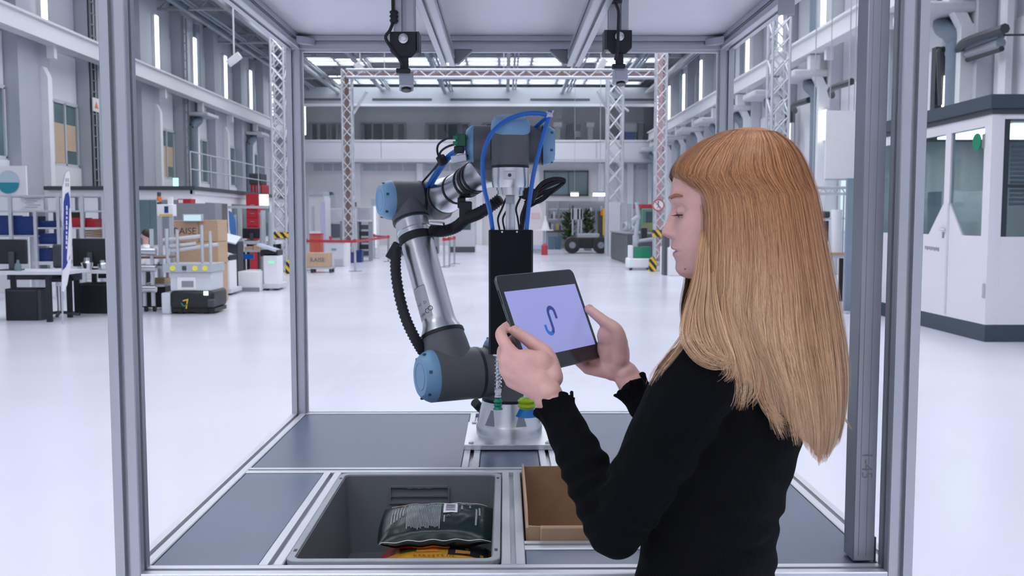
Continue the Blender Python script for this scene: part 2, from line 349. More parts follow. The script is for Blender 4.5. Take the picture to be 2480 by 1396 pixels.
# right wall: pilasters, ducts, lamps, windows
for k in range(12):
    ya = 9.0+k*4.05+0.8
    p = MB().box(XR-0.40, XR, ya, ya+1.5, 0, ZC+0.4); o = struct(p, 'trim_%d' % (tn+1), PILM if k % 2 else OFFW); tn += 1
    q = MB().box(XR-0.64, XR-0.40, ya+0.15, ya+0.42, 0, 5.3); q.bar((XR-0.52, ya+0.28, 5.25), (XR-0.75, ya+0.28, 5.7), 0.22); q.box(XR-0.9, XR-0.62, ya+0.15, ya+0.42, 5.6, 6.12); q.build('white_stanchion', WHITE, o)
    y = ya+0.9; x = XR-0.62
    if k % 2 == 0 or k > 4:
        t = thing('rain_pipe', 'fat grey bent duct running down the wall beneath the right crane rail', 'pipe', (x, y, 0), 0, 'bent ducts on the right wall')
        MB().tube(spline([(x+0.26, y+0.5, ZC), (x+0.26, y+0.5, 6.0), (x+0.15, y+0.4, 5.65), (x-0.1, y-0.15, 5.35), (x, y-0.4, 5.1), (x+0.05, y-0.4, 4.5), (x+0.05, y-0.4, 0)], 6), 0.18, 12).build('pipe', STEELB, t)
        MB().box(x-0.75, x+0.25, y-0.8, y+0.75, 5.52, 5.72).build('duct_box', OFFW, t, bevel=0.05)
    t = thing('tube_lamp', 'bright vertical tube lamp above the rail on the wall with ducts', 'lamp', (XR-0.46, ya+0.28, 6.75), 0, 'tube lamps above the right crane rail')
    MB().box(XR-0.5, XR-0.40, ya+0.12, ya+0.44, 6.7, 8.75).build('lamp_body', WHITE, t)
    MB().box(XR-0.56, XR-0.5, ya+0.18, ya+0.38, 6.75, 8.7).build('diffuser', TUBEM, t)
    # white wall field between the pilasters and the bright window under it
    win_no += 1
    yb, yc = ya+1.55, ya+4.0
    fr = MB(); fr.box(XR-0.10, XR, yb, yc, 2.75, 2.85); fr.box(XR-0.10, XR, yb, yc, 1.15, 1.25)
    for yy in (yb, yb+1.2, yc-0.07): fr.box(XR-0.10, XR, yy, yy+0.07, 1.2, 2.8)
    fo = struct(fr, 'window_%d' % win_no, OFFW)
    for a, b in ((yb+0.07, yb+1.2), (yb+1.27, yc-0.07)): MB().box(XR-0.05, XR-0.02, a, b, 1.25, 2.75).build('pane', emat('outdoor_daylight', (0.72, 0.92, 1.0), 0.95), fo)
    MB().box(XR-0.09, XR, yb, yc, 2.85, 5.2).build('upper_panel', WALLW, fo)
    MB().box(XR-0.07, XR, yb, yc, 0.0, 1.15).build('sill_panel', WALLW, fo)
    MB().box(XR-0.05, XR, yb, yc, 5.2, 8.6).build('clerestory_panel', WALLM, fo)
# warm work lamps on the right wall
for px, py0, py1, X, lab in ((1912, 298, 345, 8.9, 'warm glowing wall lamp just above the blonde hair'), (1999, 265, 340, 8.9, 'warm glowing wall lamp beside the white hanging panel'), (2294, 180, 262, 8.9, 'warm glowing wall lamp standing above the cabin roof')):
    a = WX(px, py0, X); b = WX(px, py1, X)
    t = thing('work_lamp', lab, 'lamp', (X+0.05, a.y, b.z))
    MB().box(X, X+0.12, a.y-0.12, a.y+0.12, b.z, a.z).build('lamp_body', OFFW, t)
    MB().box(X-0.05, X, a.y-0.09, a.y+0.09, b.z+0.03, a.z-0.03).build('diffuser', TUBEY, t)
    MB().tube(spline([(X+0.1, a.y-0.2, a.z+0.35), (X-0.25, a.y-1.2, a.z+0.4), (X-0.25, a.y-2.6, a.z+0.38)], 4), 0.09, 8).build('cable_bundle', DGREY, t)
    MB().box(X-0.1, X+0.2, a.y+0.3, a.y+0.5, 0.5, a.z+0.6).build('cable_duct', DGREY, t)

# far end: gallery with windows, white balcony, white lower wall
FY = 56.0
def fx(px, Y=FY): return W(px, 532, Y).x
def fz(py, Y=FY): return W(1222, py, Y).z
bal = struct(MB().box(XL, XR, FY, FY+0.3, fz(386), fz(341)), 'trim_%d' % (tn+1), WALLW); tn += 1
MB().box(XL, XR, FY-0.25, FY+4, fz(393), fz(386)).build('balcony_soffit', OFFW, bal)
MB().box(XL, XR, FY-0.06, FY, fz(343), fz(339)).build('coping', WHITE, bal)
for px in (925, 1110, 1300, 1443, 1620): MB().box(fx(px)-0.02, fx(px)+0.02, FY-0.02, FY, fz(384), fz(344)).build('panel_joint', LGREY, bal)
hb = struct(MB().box(XL, XR, FY-0.6, FY, fz(258), fz(215)), 'trim_%d' % (tn+1), STEELG); tn += 1
MB().box(XL, XR, FY-0.9, FY-0.6, fz(262), fz(256)).build('lower_flange', OFFW, hb)
for px in (790, 985, 1170, 1360, 1560): MB().box(fx(px)-1.9, fx(px)+1.6, FY-0.63, FY-0.6, fz(247), fz(242)).build('slot', DGREY, hb)
# gallery back wall windows (groups of four panes)
for gi, (a, b) in enumerate([(752, 842), (878, 984), (1032, 1138), (1170, 1276)]):
    win_no += 1
    Yg = FY+3.9; x0, x1 = W(a, 532, Yg).x, W(b, 532, Yg).x; z0, z1 = W(1222, 342, Yg).z-0.4, W(1222, 299, Yg).z
    fr = MB(); fr.box(x0, x1, Yg-0.1, Yg, z1-0.05, z1+0.05)
    for j in range(5): xx = x0+(x1-x0)*j/4; fr.box(xx-0.05, xx+0.05, Yg-0.1, Yg, z0, z1)
    fo = struct(fr, 'window_%d' % win_no, LGREY)
    for j in range(4): MB().box(x0+(x1-x0)*j/4+0.22*(j in (0, 3)), x0+(x1-x0)*(j+1)/4-0.09, Yg-0.06, Yg-0.03, z0, z1).build('pane', GLASSD, fo)
# lower wall of white panels, columns and high slot windows
low = struct(MB().box(XL, XR, FY+1.0, FY+1.2, 0, fz(393)), 'wall_back', mat('warm_white_wall', (0.74, 0.71, 0.72), 0.7, var=0.02, scale=0.5))
for px in (862, 1015, 1160, 1300, 1458, 1530, 1580): MB().box(fx(px)-0.18, fx(px)+0.18, FY+0.7, FY+1.0, 0, fz(394)).build('pier', WHITE, low)
for a, b in ((752, 850), (874, 1005), (1026, 1150), (1470, 1575)):
    n = 4
    for j in range(n):
        MB().box(fx(a)+(fx(b)-fx(a))*j/n+0.05, fx(a)+(fx(b)-fx(a))*(j+1)/n-0.05, FY+0.95, FY+1.0, fz(412), fz(396)).build('slot_pane', LGREY, low)
win_no += 1
fr = MB().box(fx(1318), fx(1428), FY+0.85, FY+1.0, fz(416), fz(411)).box(fx(1318), fx(1428), FY+0.85, FY+1.0, fz(474), fz(470)).box(fx(1318), fx(1322), FY+0.85, FY+1.0, fz(474), fz(411)).box(fx(1424), fx(1428), FY+0.85, FY+1.0, fz(474), fz(411)).box(fx(1378), fx(1380), FY+0.85, FY+1.0, fz(474), fz(411))
fo = struct(fr, 'window_%d' % win_no, DGREY)
for a, b in ((1322, 1378), (1380, 1424)): MB().box(fx(a), fx(b), FY+0.9, FY+0.93, fz(470), fz(416)).build('pane', GLASSG, fo)
for a, b in ((1500, 1525), (1538, 1572)): MB().box(fx(a), fx(b), FY+0.9, FY+1.0, 0.1, fz(408)).build('door_panel', OFFW, low)
# ================================================================== THE ROBOT CELL
ZT = 0.922                                   # top of the table profiles
CX0, CX1 = -0.690, 0.728                     # outer faces of the cell
CY0, CY1 = 1.610, 3.025
PW = 0.045
cell = thing('robot_cell', 'open aluminium profile robot cell with white roof panel and blue-grey worktop', 'robot cell', (0.015, 2.3, 0))
def slot_section(w_=PW, g=0.0105, d=0.011, u=0.019):
    """T-slot cross-section, centred"""
    h = w_/2; e = 0.0018; q = []
    for k in range(4):
        side = [(-h+e, -h), (-g/2, -h), (-g/2, -h+0.0045), (-u/2, -h+0.0055), (-u/2+0.004, -h+d), (u/2-0.004, -h+d), (u/2, -h+0.0055), (g/2, -h+0.0045), (g/2, -h), (h-e, -h)]
        c, s = [(1, 0), (0, 1), (-1, 0), (0, -1)][k]
        q += [(x*c-y*s, x*s+y*c) for x, y in side]
    return q
SEC = slot_section()
def profile(p, q, name='profile', mt=None, parent=None, sec=SEC):
    """aluminium extrusion between two axis points"""
    p = Vector(p); q = Vector(q); d = (q-p); L_ = d.length; d.normalize()
    if abs(d.z) > 0.9: u, v = Vector((1, 0, 0)), Vector((0, 1, 0))
    elif abs(d.y) > 0.9: u, v = Vector((1, 0, 0)), Vector((0, 0, -1))
    else: u, v = Vector((0, 1, 0)), Vector((0, 0, 1))
    if u.cross(v).dot(d) < 0: p, q = q, p
    m = MB(); m.prism(sec, p, u, v, L_)
    return m.build(name, mt or ALU, parent or cell, flat=True)
h = PW/2
XLc, XRc, YFc, YBc = CX0+h, CX1-h, CY0+h, CY1-h
ZTOP = 2.13
for x in (XLc, XRc):
    for y in (YFc, YBc): profile((x, y, 0.02), (x, y, ZTOP-PW), 'corner_post')
for x in (XLc, XRc):
    for y in (YFc, YBc): MB().cyl((x, y, 0), (x, y, 0.02), 0.03).build('foot', BLACK, cell)
for z, nm in ((ZT-h, 'table_rail'), (ZTOP-h, 'roof_rail'), (0.20, 'lower_rail')):
    mt = ALUW if nm == 'table_rail' else ALU
    e = 0 if nm == 'roof_rail' else h
    profile((XLc+h, YBc, z), (XRc-h, YBc, z), nm, mt)
    profile((XLc+h, YFc, z), (XRc-h, YFc, z), nm, mt) if nm != 'lower_rail' else profile((XLc+h, YFc, z), (XRc-h, YFc, z), nm, mt)
    for x in (XLc, XRc): profile((x, YFc+e-(h if e == 0 else 0), z), (x, YBc-e+(h if e == 0 else 0), z), nm, mt)
# cross members of the table
YM = W(1222, 1146, 2.3); YM = 2.300
profile((XLc+h, YM, ZT-h), (XRc-h, YM, ZT-h), 'table_rail', ALUW)
XA, XB, XC_ = -0.4275, 0.016, 0.4625        # lengthwise members left of the bin, between bin and box, right of the box
yf, ym, yb = YFc+h, YM-h, YBc-h
for x in (XA, XB, XC_): profile((x, yf, ZT-h), (x, ym, ZT-h), 'table_rail', ALUW)
profile((XB+h, 1.757, ZT-h), (XC_-h, 1.757, ZT-h), 'table_rail', ALUW)
XP0, XP1 = -0.088, 0.114
for x in (XP0, XP1): profile((x, YM+h, ZT-h), (x, yb, ZT-h), 'table_rail', ALUW)
# worktop panels
TOPM = mat('blue_grey_worktop', (0.088, 0.122, 0.205), 0.33, var=0.03, scale=6, bump=0.03, bscale=400, spec=0.7)
def panel(x0, x1, y0, y1, z=ZT-0.003, nm='worktop_panel'): MB().box(x0, x1, y0, y1, z-0.012, z).build(nm, TOPM, cell, bevel=0.0008, segs=1)
g = 0.0015
panel(CX0+PW+g, XA-h-g, yf+g, ym-g); panel(XC_+h+g, CX1-PW-g, yf+g, ym-g)
panel(XB+h+g, XC_-h-g, yf+g, 1.757-h-g)
panel(CX0+PW+g, XP0-h-g, YM+h+g, yb-g); panel(XP1+h+g, CX1-PW-g, YM+h+g, yb-g); panel(XP0+h+g, XP1-h-g, YM+h+g, yb-g)
# skirts under the table
SK = mat('skirt_grey', (0.20, 0.22, 0.26), 0.5, var=0.03)
for x in (CX0+0.01, CX1-0.016): MB().box(x, x+0.006, yf, yb, 0.225, ZT-PW).build('skirt_panel', SK, cell)
MB().box(CX0+PW, CX1-PW, CY0+0.018, CY0+0.024, 0.225, ZT-PW).build('skirt_panel', SK, cell)
MB().box(CX0+PW, CX1-PW, CY1-0.024, CY1-0.018, 0.225, ZT-PW).build('skirt_panel', SK, cell)
# roof: two lengthwise beams hung under the rails, white panel on top, gusset brackets
XBL, XBR = -0.180, 0.222
for x in (XBL, XBR): profile((x, CY0, ZTOP-PW-h), (x, CY1, ZTOP-PW-h), 'roof_beam')
ROOFM = mat('white_roof_panel', (0.74, 0.75, 0.80), 0.45, var=0.01)
MB().box(CX0+0.01, CX1-0.01, CY0+0.01, CY1-0.01, ZTOP, ZTOP+0.006).build('roof_panel', ROOFM, cell)
for x, s in ((XBL, 1), (XBR, -1)):
    m = MB(); a = x+s*h
    m.prism([(0, 0), (0.055*s, 0), (0.055*s, 0.004), (0.012*s, 0.044), (0, 0.044)][::s], (a, CY1-PW-0.001, ZTOP-PW), (1, 0, 0), (0, 0, -1), 0.03 if s > 0 else 0.03)
    m.build('gusset_bracket', MGREY, cell, bevel=0.002)
for x, s in ((CX0+PW, 1), (CX1-PW, -1)):
    for y, t in ((CY1-PW, -1),):
        m = MB(); m.prism([(0, 0), (0.05*s, 0), (0.04*s, 0.012*t), (0.012*s, 0.04*t), (0, 0.05*t)], (x, y, ZTOP-0.034), (1, 0, 0), (0, 1, 0), 0.024)
        m.build('corner_bracket', ALU, cell, bevel=0.002)
# small end plate at the roof rail beside the lattice column
MB().box(CX1-0.085, CX1-0.045, 2.22, 2.226, ZTOP-0.10, ZTOP-0.045).build('end_plate', LGREY, cell, bevel=0.006)
# clear pane on the back side
PG = paneglass('clear_polycarbonate', (0.985, 0.99, 0.995), 0.02)
MB().box(CX0+PW-0.006, CX1-PW+0.006, CY1-0.025, CY1-0.020, ZT-0.004, ZTOP-PW+0.004).build('back_pane', PG, cell)
EDGE = mat('pane_edge_strip', (0.80, 0.82, 0.86), 0.4, var=0.02)
m = MB(); m.box(CX0+PW, CX1-PW, CY1-0.030, CY1-0.020, ZTOP-PW-0.006, ZTOP-PW); m.build('pane_gasket', EDGE, cell)
for x in (CX0+PW, CX1-PW-0.006): MB().box(x, x+0.006, CY1-0.030, CY1-0.020, ZT, ZTOP-PW-0.006).build('pane_gasket', EDGE, cell)
# door stop post standing on the front rail beside the right corner post
dp = MB(); dp.box(0.641, 0.680, 1.663, 1.712, ZT, ZTOP-PW); dpo = dp.build('door_post', mat('plain_aluminium', (0.36, 0.38, 0.42), 0.45, 0.7, var=0.08, scale=5), cell, bevel=0.002)
m = MB(); put_text(m, '1-45', 0.028, (0.661, 1.6622, 1.102), (0, 0, -1), (1, 0, 0)); m.build('pencil_note', mat('pencil', (0.22, 0.23, 0.26), 0.8, var=0), dpo)
for xx in (0.650, 0.664): MB().box(xx, xx+0.0008, 1.6624, 1.663, ZT+0.01, ZTOP-PW-0.01).build('scored_line', MAT['pencil'], dpo)
MB().box(0.680, 0.683, 1.664, 1.676, ZT, ZT+0.045).build('stop_block', DGREY, dpo)
# hanging profiles for the two overhead cameras
def overhead(xc, yc, zb, lab, side):
    profile((xc, yc, zb-0.02), (xc, yc, ZTOP-0.002), 'hanging_profile')
    t = thing('overhead_camera', lab, 'camera', (xc, yc, zb-0.14))
    m = MB(); hw = 0.030; ch = 0.014; z0, z1 = zb-0.055, zb+0.0
    fy = yc-h-0.006
    m.prism([(-hw, z1), (hw, z1), (hw, z0+ch), (hw-ch, z0), (-hw+ch, z0), (-hw, z0+ch)][::-1], (xc, fy, 0), (1, 0, 0), (0, 0, 1), -0.006)
    m.build('bracket_plate', BLACK, t, bevel=0.002)
    m = MB(); m.box(xc+side*hw-0.004, xc+side*hw+0.003, fy, yc+h, z0+0.01, z1); m.build('bracket_cheek', DGREY, t)
    s = MB(); s.lathe((xc, fy-0.0055, zb-0.016), (0, -1, 0), [(0, 0.0105), (0.002, 0.0105), (0.003, 0.009)], 20); so = s.build('washer', STEEL, t)
    s = MB(); s.lathe((xc, fy-0.0085, zb-0.016), (0, -1, 0), [(0, 0.0065), (0.004, 0.006), (0.0045, 0.0035), (0.002, 0.003)], 12); s.build('bolt', CHROME, so)
    MB().box(xc-0.008, xc+0.010, fy-0.004, fy+0.006, z0-0.026, z0+0.002).build('neck', BLACK, t, bevel=0.002)
    MB().box(xc-0.016, xc+0.014, fy-0.010, fy+0.012, z0-0.034, z0-0.024).build('hinge', BLACK, t, bevel=0.002)
    Rm = Euler((R(-14), 0, R(6))).to_matrix(); c = Vector((xc+0.004, fy+0.010, z0-0.050))
    b = MB(); b.cbox(c, (0.031, 0.031, 0.034), Rm); bo = b.build('camera_body', mat('frosted_grey_housing', (0.52, 0.54, 0.60), 0.3, 0.3, var=0.02), t, bevel=0.003)
    l = MB(); d = Rm @ Vector((0, -0.3, -1)).normalized(); l.lathe(c+Rm @ Vector((0, -0.003, -0.016)), Rm @ Vector((0, 0, -1)), [(0, 0.011), (0.006, 0.011), (0.006, 0.008)], 18); l.build('lens', SCREEN, bo)
    return t, fy, z0
t, fy, z0 = overhead(-0.2165, 2.06, W(985, 76, 2.03).z, 'grey camera on a black bracket with a cable looping out to its side', 1)
c = MB(); c.tube(spline([W(951, -20, 2.03), W(952, 30, 2.03), W(953, 48, 2.03), W(945, 72, 2.02), W(934, 90, 2.02), W(945, 112, 2.02), W(962, 135, 2.02), W(976, 158, 2.025)], 6), 0.0036, 8); co = c.build('cable', RUBBER, t)
MB().cyl(W(954, 26, 2.03), W(954, 56, 2.03), 0.0075, n=12).build('plug', BLACK, co)
for py in (28, 38, 48): MB().cyl(W(954, py, 2.03), W(954, py+4, 2.03), 0.0095, n=12).build('ring', BLACK, co)
t, fy, z0 = overhead(0.2665, 2.22, W(1488, 72, 2.19).z, 'grey camera on a black bracket with a cable hanging straight over its bolt', -1)
c = MB(); c.tube(spline([W(1486, -20, 2.16), W(1492, 10, 2.16), W(1498, 30, 2.16), W(1497, 80, 2.165), W(1495, 125, 2.17), W(1490, 145, 2.18)], 6), 0.0036, 8); co = c.build('cable', RUBBER, t)
MB().cyl(W(1490, -8, 2.16), W(1490, 6, 2.16), 0.016, n=14).build('plug', BLACK, co)

# ------------------------------------------------------------------ grey container, bags and cardboard box set into the table
BINM = mat('grey_container_plastic', (0.165, 0.175, 0.195), 0.42, var=0.03, bump=0.02)
RIMM = mat('grey_container_rim', (0.36, 0.38, 0.42), 0.4, var=0.03)
bx0, bx1, by0, by1 = -0.4035, -0.0085, 1.662, 2.256
zr, zfloor = ZT+0.004, 0.735
binT = thing('storage_container', 'grey plastic stacking container sunk into the worktop holding snack bags', 'container', ((bx0+bx1)/2, (by0+by1)/2, zfloor-0.01))
def rring(x0, x1, y0, y1, r, z, n=5):
    out = []
    for cx, cy, a0 in ((x1-r, y1-r, 0), (x0+r, y1-r, 90), (x0+r, y0+r, 180), (x1-r, y0+r, 270)):
        for k in range(n+1): a = R(a0+90*k/n); out.append(Vector((cx+r*math.cos(a), cy+r*math.sin(a), z)))
    return out
t_ = 0.016
m = MB(); m.rings([rring(bx0+0.004, bx1-0.004, by0+0.004, by1-0.004, 0.02, zr-0.004), rring(bx0+0.012, bx1-0.012, by0+0.012, by1-0.012, 0.02, zfloor-0.01), rring(bx0+0.10, bx1-0.10, by0+0.10, by1-0.10, 0.02, zfloor-0.01),
    rring(bx0+0.10, bx1-0.10, by0+0.10, by1-0.10, 0.02, zfloor), rring(bx0+t_+0.01, bx1-t_-0.01, by0+t_+0.01, by1-t_-0.01, 0.012, zfloor), rring(bx0+t_, bx1-t_, by0+t_, by1-t_, 0.014, zr-0.004)], caps=False, closed=True)
m.box(bx0+0.09, bx1-0.09, by0+0.09, by1-0.09, zfloor-0.009, zfloor-0.001)
body = m.build('body', BINM, binT)
m = MB(); m.rings([rring(bx0, bx1, by0, by1, 0.022, zr-0.012), rring(bx0, bx1, by0, by1, 0.022, zr), rring(bx0+t_-0.002, bx1-t_+0.002, by0+t_-0.002, by1-t_+0.002, 0.015, zr), rring(bx0+t_-0.002, bx1-t_+0.002, by0+t_-0.002, by1-t_+0.002, 0.015, zr-0.012)], caps=False, closed=True)
rim = m.build('rim', RIMM, binT, bevel=0.0015)
for x in (bx0+0.005, bx1-0.011):
    for y in (by0+0.05, by1-0.055): MB().box(x, x+0.006, y, y+0.012, zr-0.001, zr+0.0006).build('rim_slot', BLACK, rim)
# grip recess on the far wall
wy = by1-t_-0.001
xa, xb = W(948, 1196, wy).x, W(1085, 1196, wy).x; za, zb_ = W(1000, 1215, wy).z, W(1000, 1180, wy).z
m = MB(); m.box(xa, xb, wy-0.008, wy, za-0.004, za); m.box(xa-0.004, xa, wy-0.008, wy, za-0.004, zb_); m.box(xb, xb+0.004, wy-0.008, wy, za-0.004, zb_)
top = [(xa+(xb-xa)*i/24, zb_-(0.0035 if 6 <= i <= 18 else 0)*(0.5-0.5*math.cos((i-6)/12*PI*6))) for i in range(25)]
m.prism([(xa, zb_+0.004)]+top+[(xb, zb_+0.004)], (0, wy, 0), (1, 0, 0), (0, 0, 1), 0.008); m.box(xa, xb, wy-0.007, wy, za+(zb_-za)*0.36, za+(zb_-za)*0.46)
m.build('grip_recess', BINM, body)
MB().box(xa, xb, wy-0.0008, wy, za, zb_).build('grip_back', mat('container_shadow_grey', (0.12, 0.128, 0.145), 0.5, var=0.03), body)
# moulded rings in the container floor
for (rx, ry, rr) in ((-0.335, 2.08, 0.03), (-0.355, 2.02, 0.045)):
    m = MB(); cs = [Vector((rx+rr*math.cos(a*PI/16), ry+rr*math.sin(a*PI/16), zfloor+0.001)) for a in range(33)]; m.tube(cs, 0.0016, 6, caps=False); m.build('floor_ring', BINM, body)

def pillow(cx, cy, cz, L_, Wd, T, tilt, yaw, roll, wr, seed, nx=44, ny=30):
    """filled film bag: returns top grid function and MB"""
    Mx = Matrix.Translation((cx, cy, cz)) @ Euler((tilt, roll, yaw)).to_matrix().to_4x4(); rg = np.random.default_rng(seed)
    def P(u, v, s):
        a, b = 2*u-1, 2*v-1
        t = (max(0, 1-abs(a)**3.2)*max(0, 1-abs(b)**2.6))**0.62
        w_ = mnoise.noise(Vector((u*7+seed, v*4, s*3)))*wr*1.4+mnoise.noise(Vector((u*19+seed, v*9, s*5)))*wr*0.7
        edge = 1-0.05*math.cos(a*PI/2)*(1 if abs(b) > 0.8 else 0)
        return Mx @ Vector((a*L_/2*(1-0.04*b*b), b*Wd/2*edge*(1-0.03*math.sin(u*21)*(abs(a) > 0.9)), s*T/2*t+w_*t+0.004*math.sin(u*30)*(1-t)*0.6))
    m = MB(); vs = []; fs = []
    for s in (1, -1):
        o = len(vs)
        for j in range(ny+1):
            for i in range(nx+1): vs.append(P(i/nx, j/ny, s))
        for j in range(ny):
            for i in range(nx): a = o+j*(nx+1)+i; fs.append((a, a+1, a+nx+2, a+nx+1))
    m.add(vs, fs); return m, P
def on_bag(P, u0, u1, v0, v1, off=0.0012, n=6, k=4, s=1):
    """printed patch following the film"""
    m = MB(); vs = []
    for j in range(k+1):
        for i in range(n+1):
            u = u0+(u1-u0)*i/n; v = v0+(v1-v0)*j/k; p = P(u, v, s); q = P(u+0.01, v, s)-p; r = P(u, v+0.01, s)-p; nn = q.cross(r).normalized()*s; vs.append(p+nn*off)
    m.add(vs, [(j*(n+1)+i, j*(n+1)+i+1, (j+1)*(n+1)+i+1, (j+1)*(n+1)+i) for j in range(k) for i in range(n)]); return m
FILMG = mat('dark_green_film', (0.003, 0.015, 0.016), 0.28, var=0.2, bump=0.3, bscale=45, coat=0.0, spec=0.4)
FILMY = mat('yellow_film', (0.62, 0.33, 0.03), 0.28, var=0.1, bump=0.15, bscale=50, coat=0.4)
PRINT = mat('pale_print', (0.24, 0.28, 0.29), 0.4, var=0.05); PWHITE = mat('print_white', (0.72, 0.70, 0.78), 0.4, var=0.02); PBLACK = mat('print_black', (0.02, 0.02, 0.03), 0.5, var=0)
PRED = mat('print_red', (0.42, 0.01, 0.03), 0.3, var=0.05); PORG = mat('print_orange', (0.72, 0.30, 0.06), 0.35, var=0.12, scale=60); PYEL = mat('print_yellow', (0.75, 0.45, 0.03), 0.35, var=0.05); PBRN = mat('print_brown', (0.20, 0.06, 0.02), 0.5, var=0.1)
# lower yellow bag
m, P = pillow(-0.150, 1.985, 0.782, 0.266, 0.20, 0.092, R(2), R(-1), 0, 0.0016, 3)
b2 = thing('snack_bag', 'yellow and black printed snack bag lying under the dark green one', 'bag', (-0.15, 1.985, 0.74))
fo = m.build('film', FILMY, b2)
on_bag(P, 0.60, 0.97, 0.40, 0.97, 0.001).build('black_print', PBLACK, fo); on_bag(P, 0.18, 0.60, 0.62, 0.97, 0.001).build('brown_print', PBRN, fo); on_bag(P, 0.34, 0.52, 0.46, 0.62, 0.0012).build('orange_print', PORG, fo); on_bag(P, 0.66, 0.78, 0.44, 0.52, 0.0015).build('orange_print', PORG, fo)
on_bag(P, 0.20, 0.34, 0.48, 0.66, 0.001).build('green_print', mat('print_green', (0.07, 0.10, 0.02), 0.4), fo); on_bag(P, 0.02, 0.16, 0.5, 0.98, 0.001).build('red_print', PRED, fo)
m = MB()
for i, ch in enumerate('KEKSSTEIN'):
    p = P(0.34+i*0.037, 0.36, 1); q = (P(0.36+i*0.037, 0.36, 1)-p).normalized(); r = (P(0.34+i*0.037, 0.40, 1)-p).normalized(); put_text(m, ch, 0.014, p+q.cross(r)*0.002, q, r)
m.build('lettering', PBRN, fo)
# upper dark green bag
m, P = pillow(-0.152, 2.055, 0.860, 0.262, 0.165, 0.066, R(10), R(1), R(-1), 0.0022, 11)
b1 = thing('snack_bag', 'dark green snack bag with barcode lying on top in the grey container', 'bag', (-0.152, 2.055, 0.83))
fo = m.build('film', FILMG, b1)
for i in range(22):
    u = 0.245+i*0.0133
    m = on_bag(P, u, u+0.0075, 0.14+0.06*rng.random(), 0.84-0.1*rng.random(), 0.0011, 1, 14); m.build('text_line', PRINT, fo)
for i in range(5):
    u = 0.11+i*0.024; on_bag(P, u, u+0.009, 0.30+0.04*i, 0.62+0.05*i, 0.0011, 1, 8).build('text_line', PRINT, fo)
lb = on_bag(P, 0.555, 0.675, 0.48, 0.80, 0.0013).build('barcode_label', PWHITE, fo)
for i in range(9):
    v = 0.53+i*0.026; on_bag(P, 0.575, 0.655, v, v+(0.008 if i % 3 else 0.013), 0.0018, 5, 1).build('barcode_bar', PBLACK, fo)
for u0, u1, v0, v1 in ((0.705, 0.722, 0.58, 0.72), (0.70, 0.745, 0.75, 0.79), (0.755, 0.80, 0.75, 0.79), (0.775, 0.79, 0.64, 0.72), (0.83, 0.845, 0.22, 0.64), (0.857, 0.872, 0.45, 0.68), (0.56, 0.573, 0.26, 0.42)):
    on_bag(P, u0, u1, v0, v1, 0.0011, 2, 8).build('print_mark', PRINT, fo)
tri = [P(0.60+0.018*math.cos(a), 0.40+0.03*math.sin(a), 1)+Vector((0, -0.0004, 0.0012)) for a in (R(90), R(210), R(330), R(90))]
MB().tube(tri, 0.0009, 5).build('recycling_mark', PRINT, fo)
on_bag(P, 0.13, 0.18, 0.83, 0.90, 0.0012).build('orange_print', PORG, fo); on_bag(P, 0.66, 0.70, 0.90, 0.94, 0.0012).build('orange_print', PORG, fo)
m = MB(); m.tube([P(0.08+0.86*i/40, 0.86+0.04*math.sin(i/40*PI), 1)+Vector((0, 0, 0.001)) for i in range(41)], 0.0007, 5); m.build('print_line', PWHITE, fo)
m = MB(); m.tube([P(0.02+0.96*i/40, 0.015, 1)+Vector((0, -0.001, 0)) for i in range(41)], 0.0011, 5); m.build('seam', PWHITE, fo)
on_bag(P, 0.03, 0.30, 0.02, 0.30, 0.0012, 10, 6, -1).build('red_print', PRED, fo); on_bag(P, 0.30, 0.62, 0.02, 0.34, 0.0012, 10, 6, -1).build('orange_print', PORG, fo)

# cardboard box
cx0, cx1, cy0_, cy1_ = 0.0425, 0.4365, 1.786, 2.272
box = thing('cardboard_box', 'open brown cardboard box sunk into the worktop beside the grey container', 'box', ((cx0+cx1)/2, (cy0_+cy1_)/2, 0.70))
ct = 0.005
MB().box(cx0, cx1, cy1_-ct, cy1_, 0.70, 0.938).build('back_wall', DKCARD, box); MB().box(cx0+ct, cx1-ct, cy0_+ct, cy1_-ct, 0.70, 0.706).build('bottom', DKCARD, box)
m = MB(); m.prism([(cy0_+0.03, 0.70), (cy1_-ct, 0.70), (cy1_-ct, 0.945), (cy0_+0.11, 0.955), (cy0_+0.03, 0.935)], (cx0, 0, 0), (0, 1, 0), (0, 0, 1), ct); m.build('side_wall', CARD, box)
m = MB(); m.prism([(cy0_+0.03, 0.70), (cy1_-ct, 0.70), (cy1_-ct, 0.945), (cy0_+0.11, 0.955), (cy0_+0.03, 0.935)], (cx1-ct, 0, 0), (0, 1, 0), (0, 0, 1), ct); m.build('side_wall', CARD, box)
m = MB(); m.box(cx0+0.028, cx1-0.028, cy0_, cy0_+ct, 0.70, 0.945); m.box(cx0+0.028, cx1-0.028, cy0_+ct, cy0_+0.016, 0.85, 0.945); m.build('front_wall', CARD, box, bevel=0.002)
m = MB(); m.prism([(0, 0), (0.030, 0.006), (0.030, 0.010), (0, 0.006)], (cx0+ct, cy0_+0.03, 0.80), (1, 0, 0), (0, -1, 0), -0.14); m.build('corner_flap', CARD, box)
# ================================================================== THE ROBOT ARM
ax = Vector((-0.906, -0.423, 0)).normalized()
Bc = Vector((0.013, 2.645, ZT+0.015))
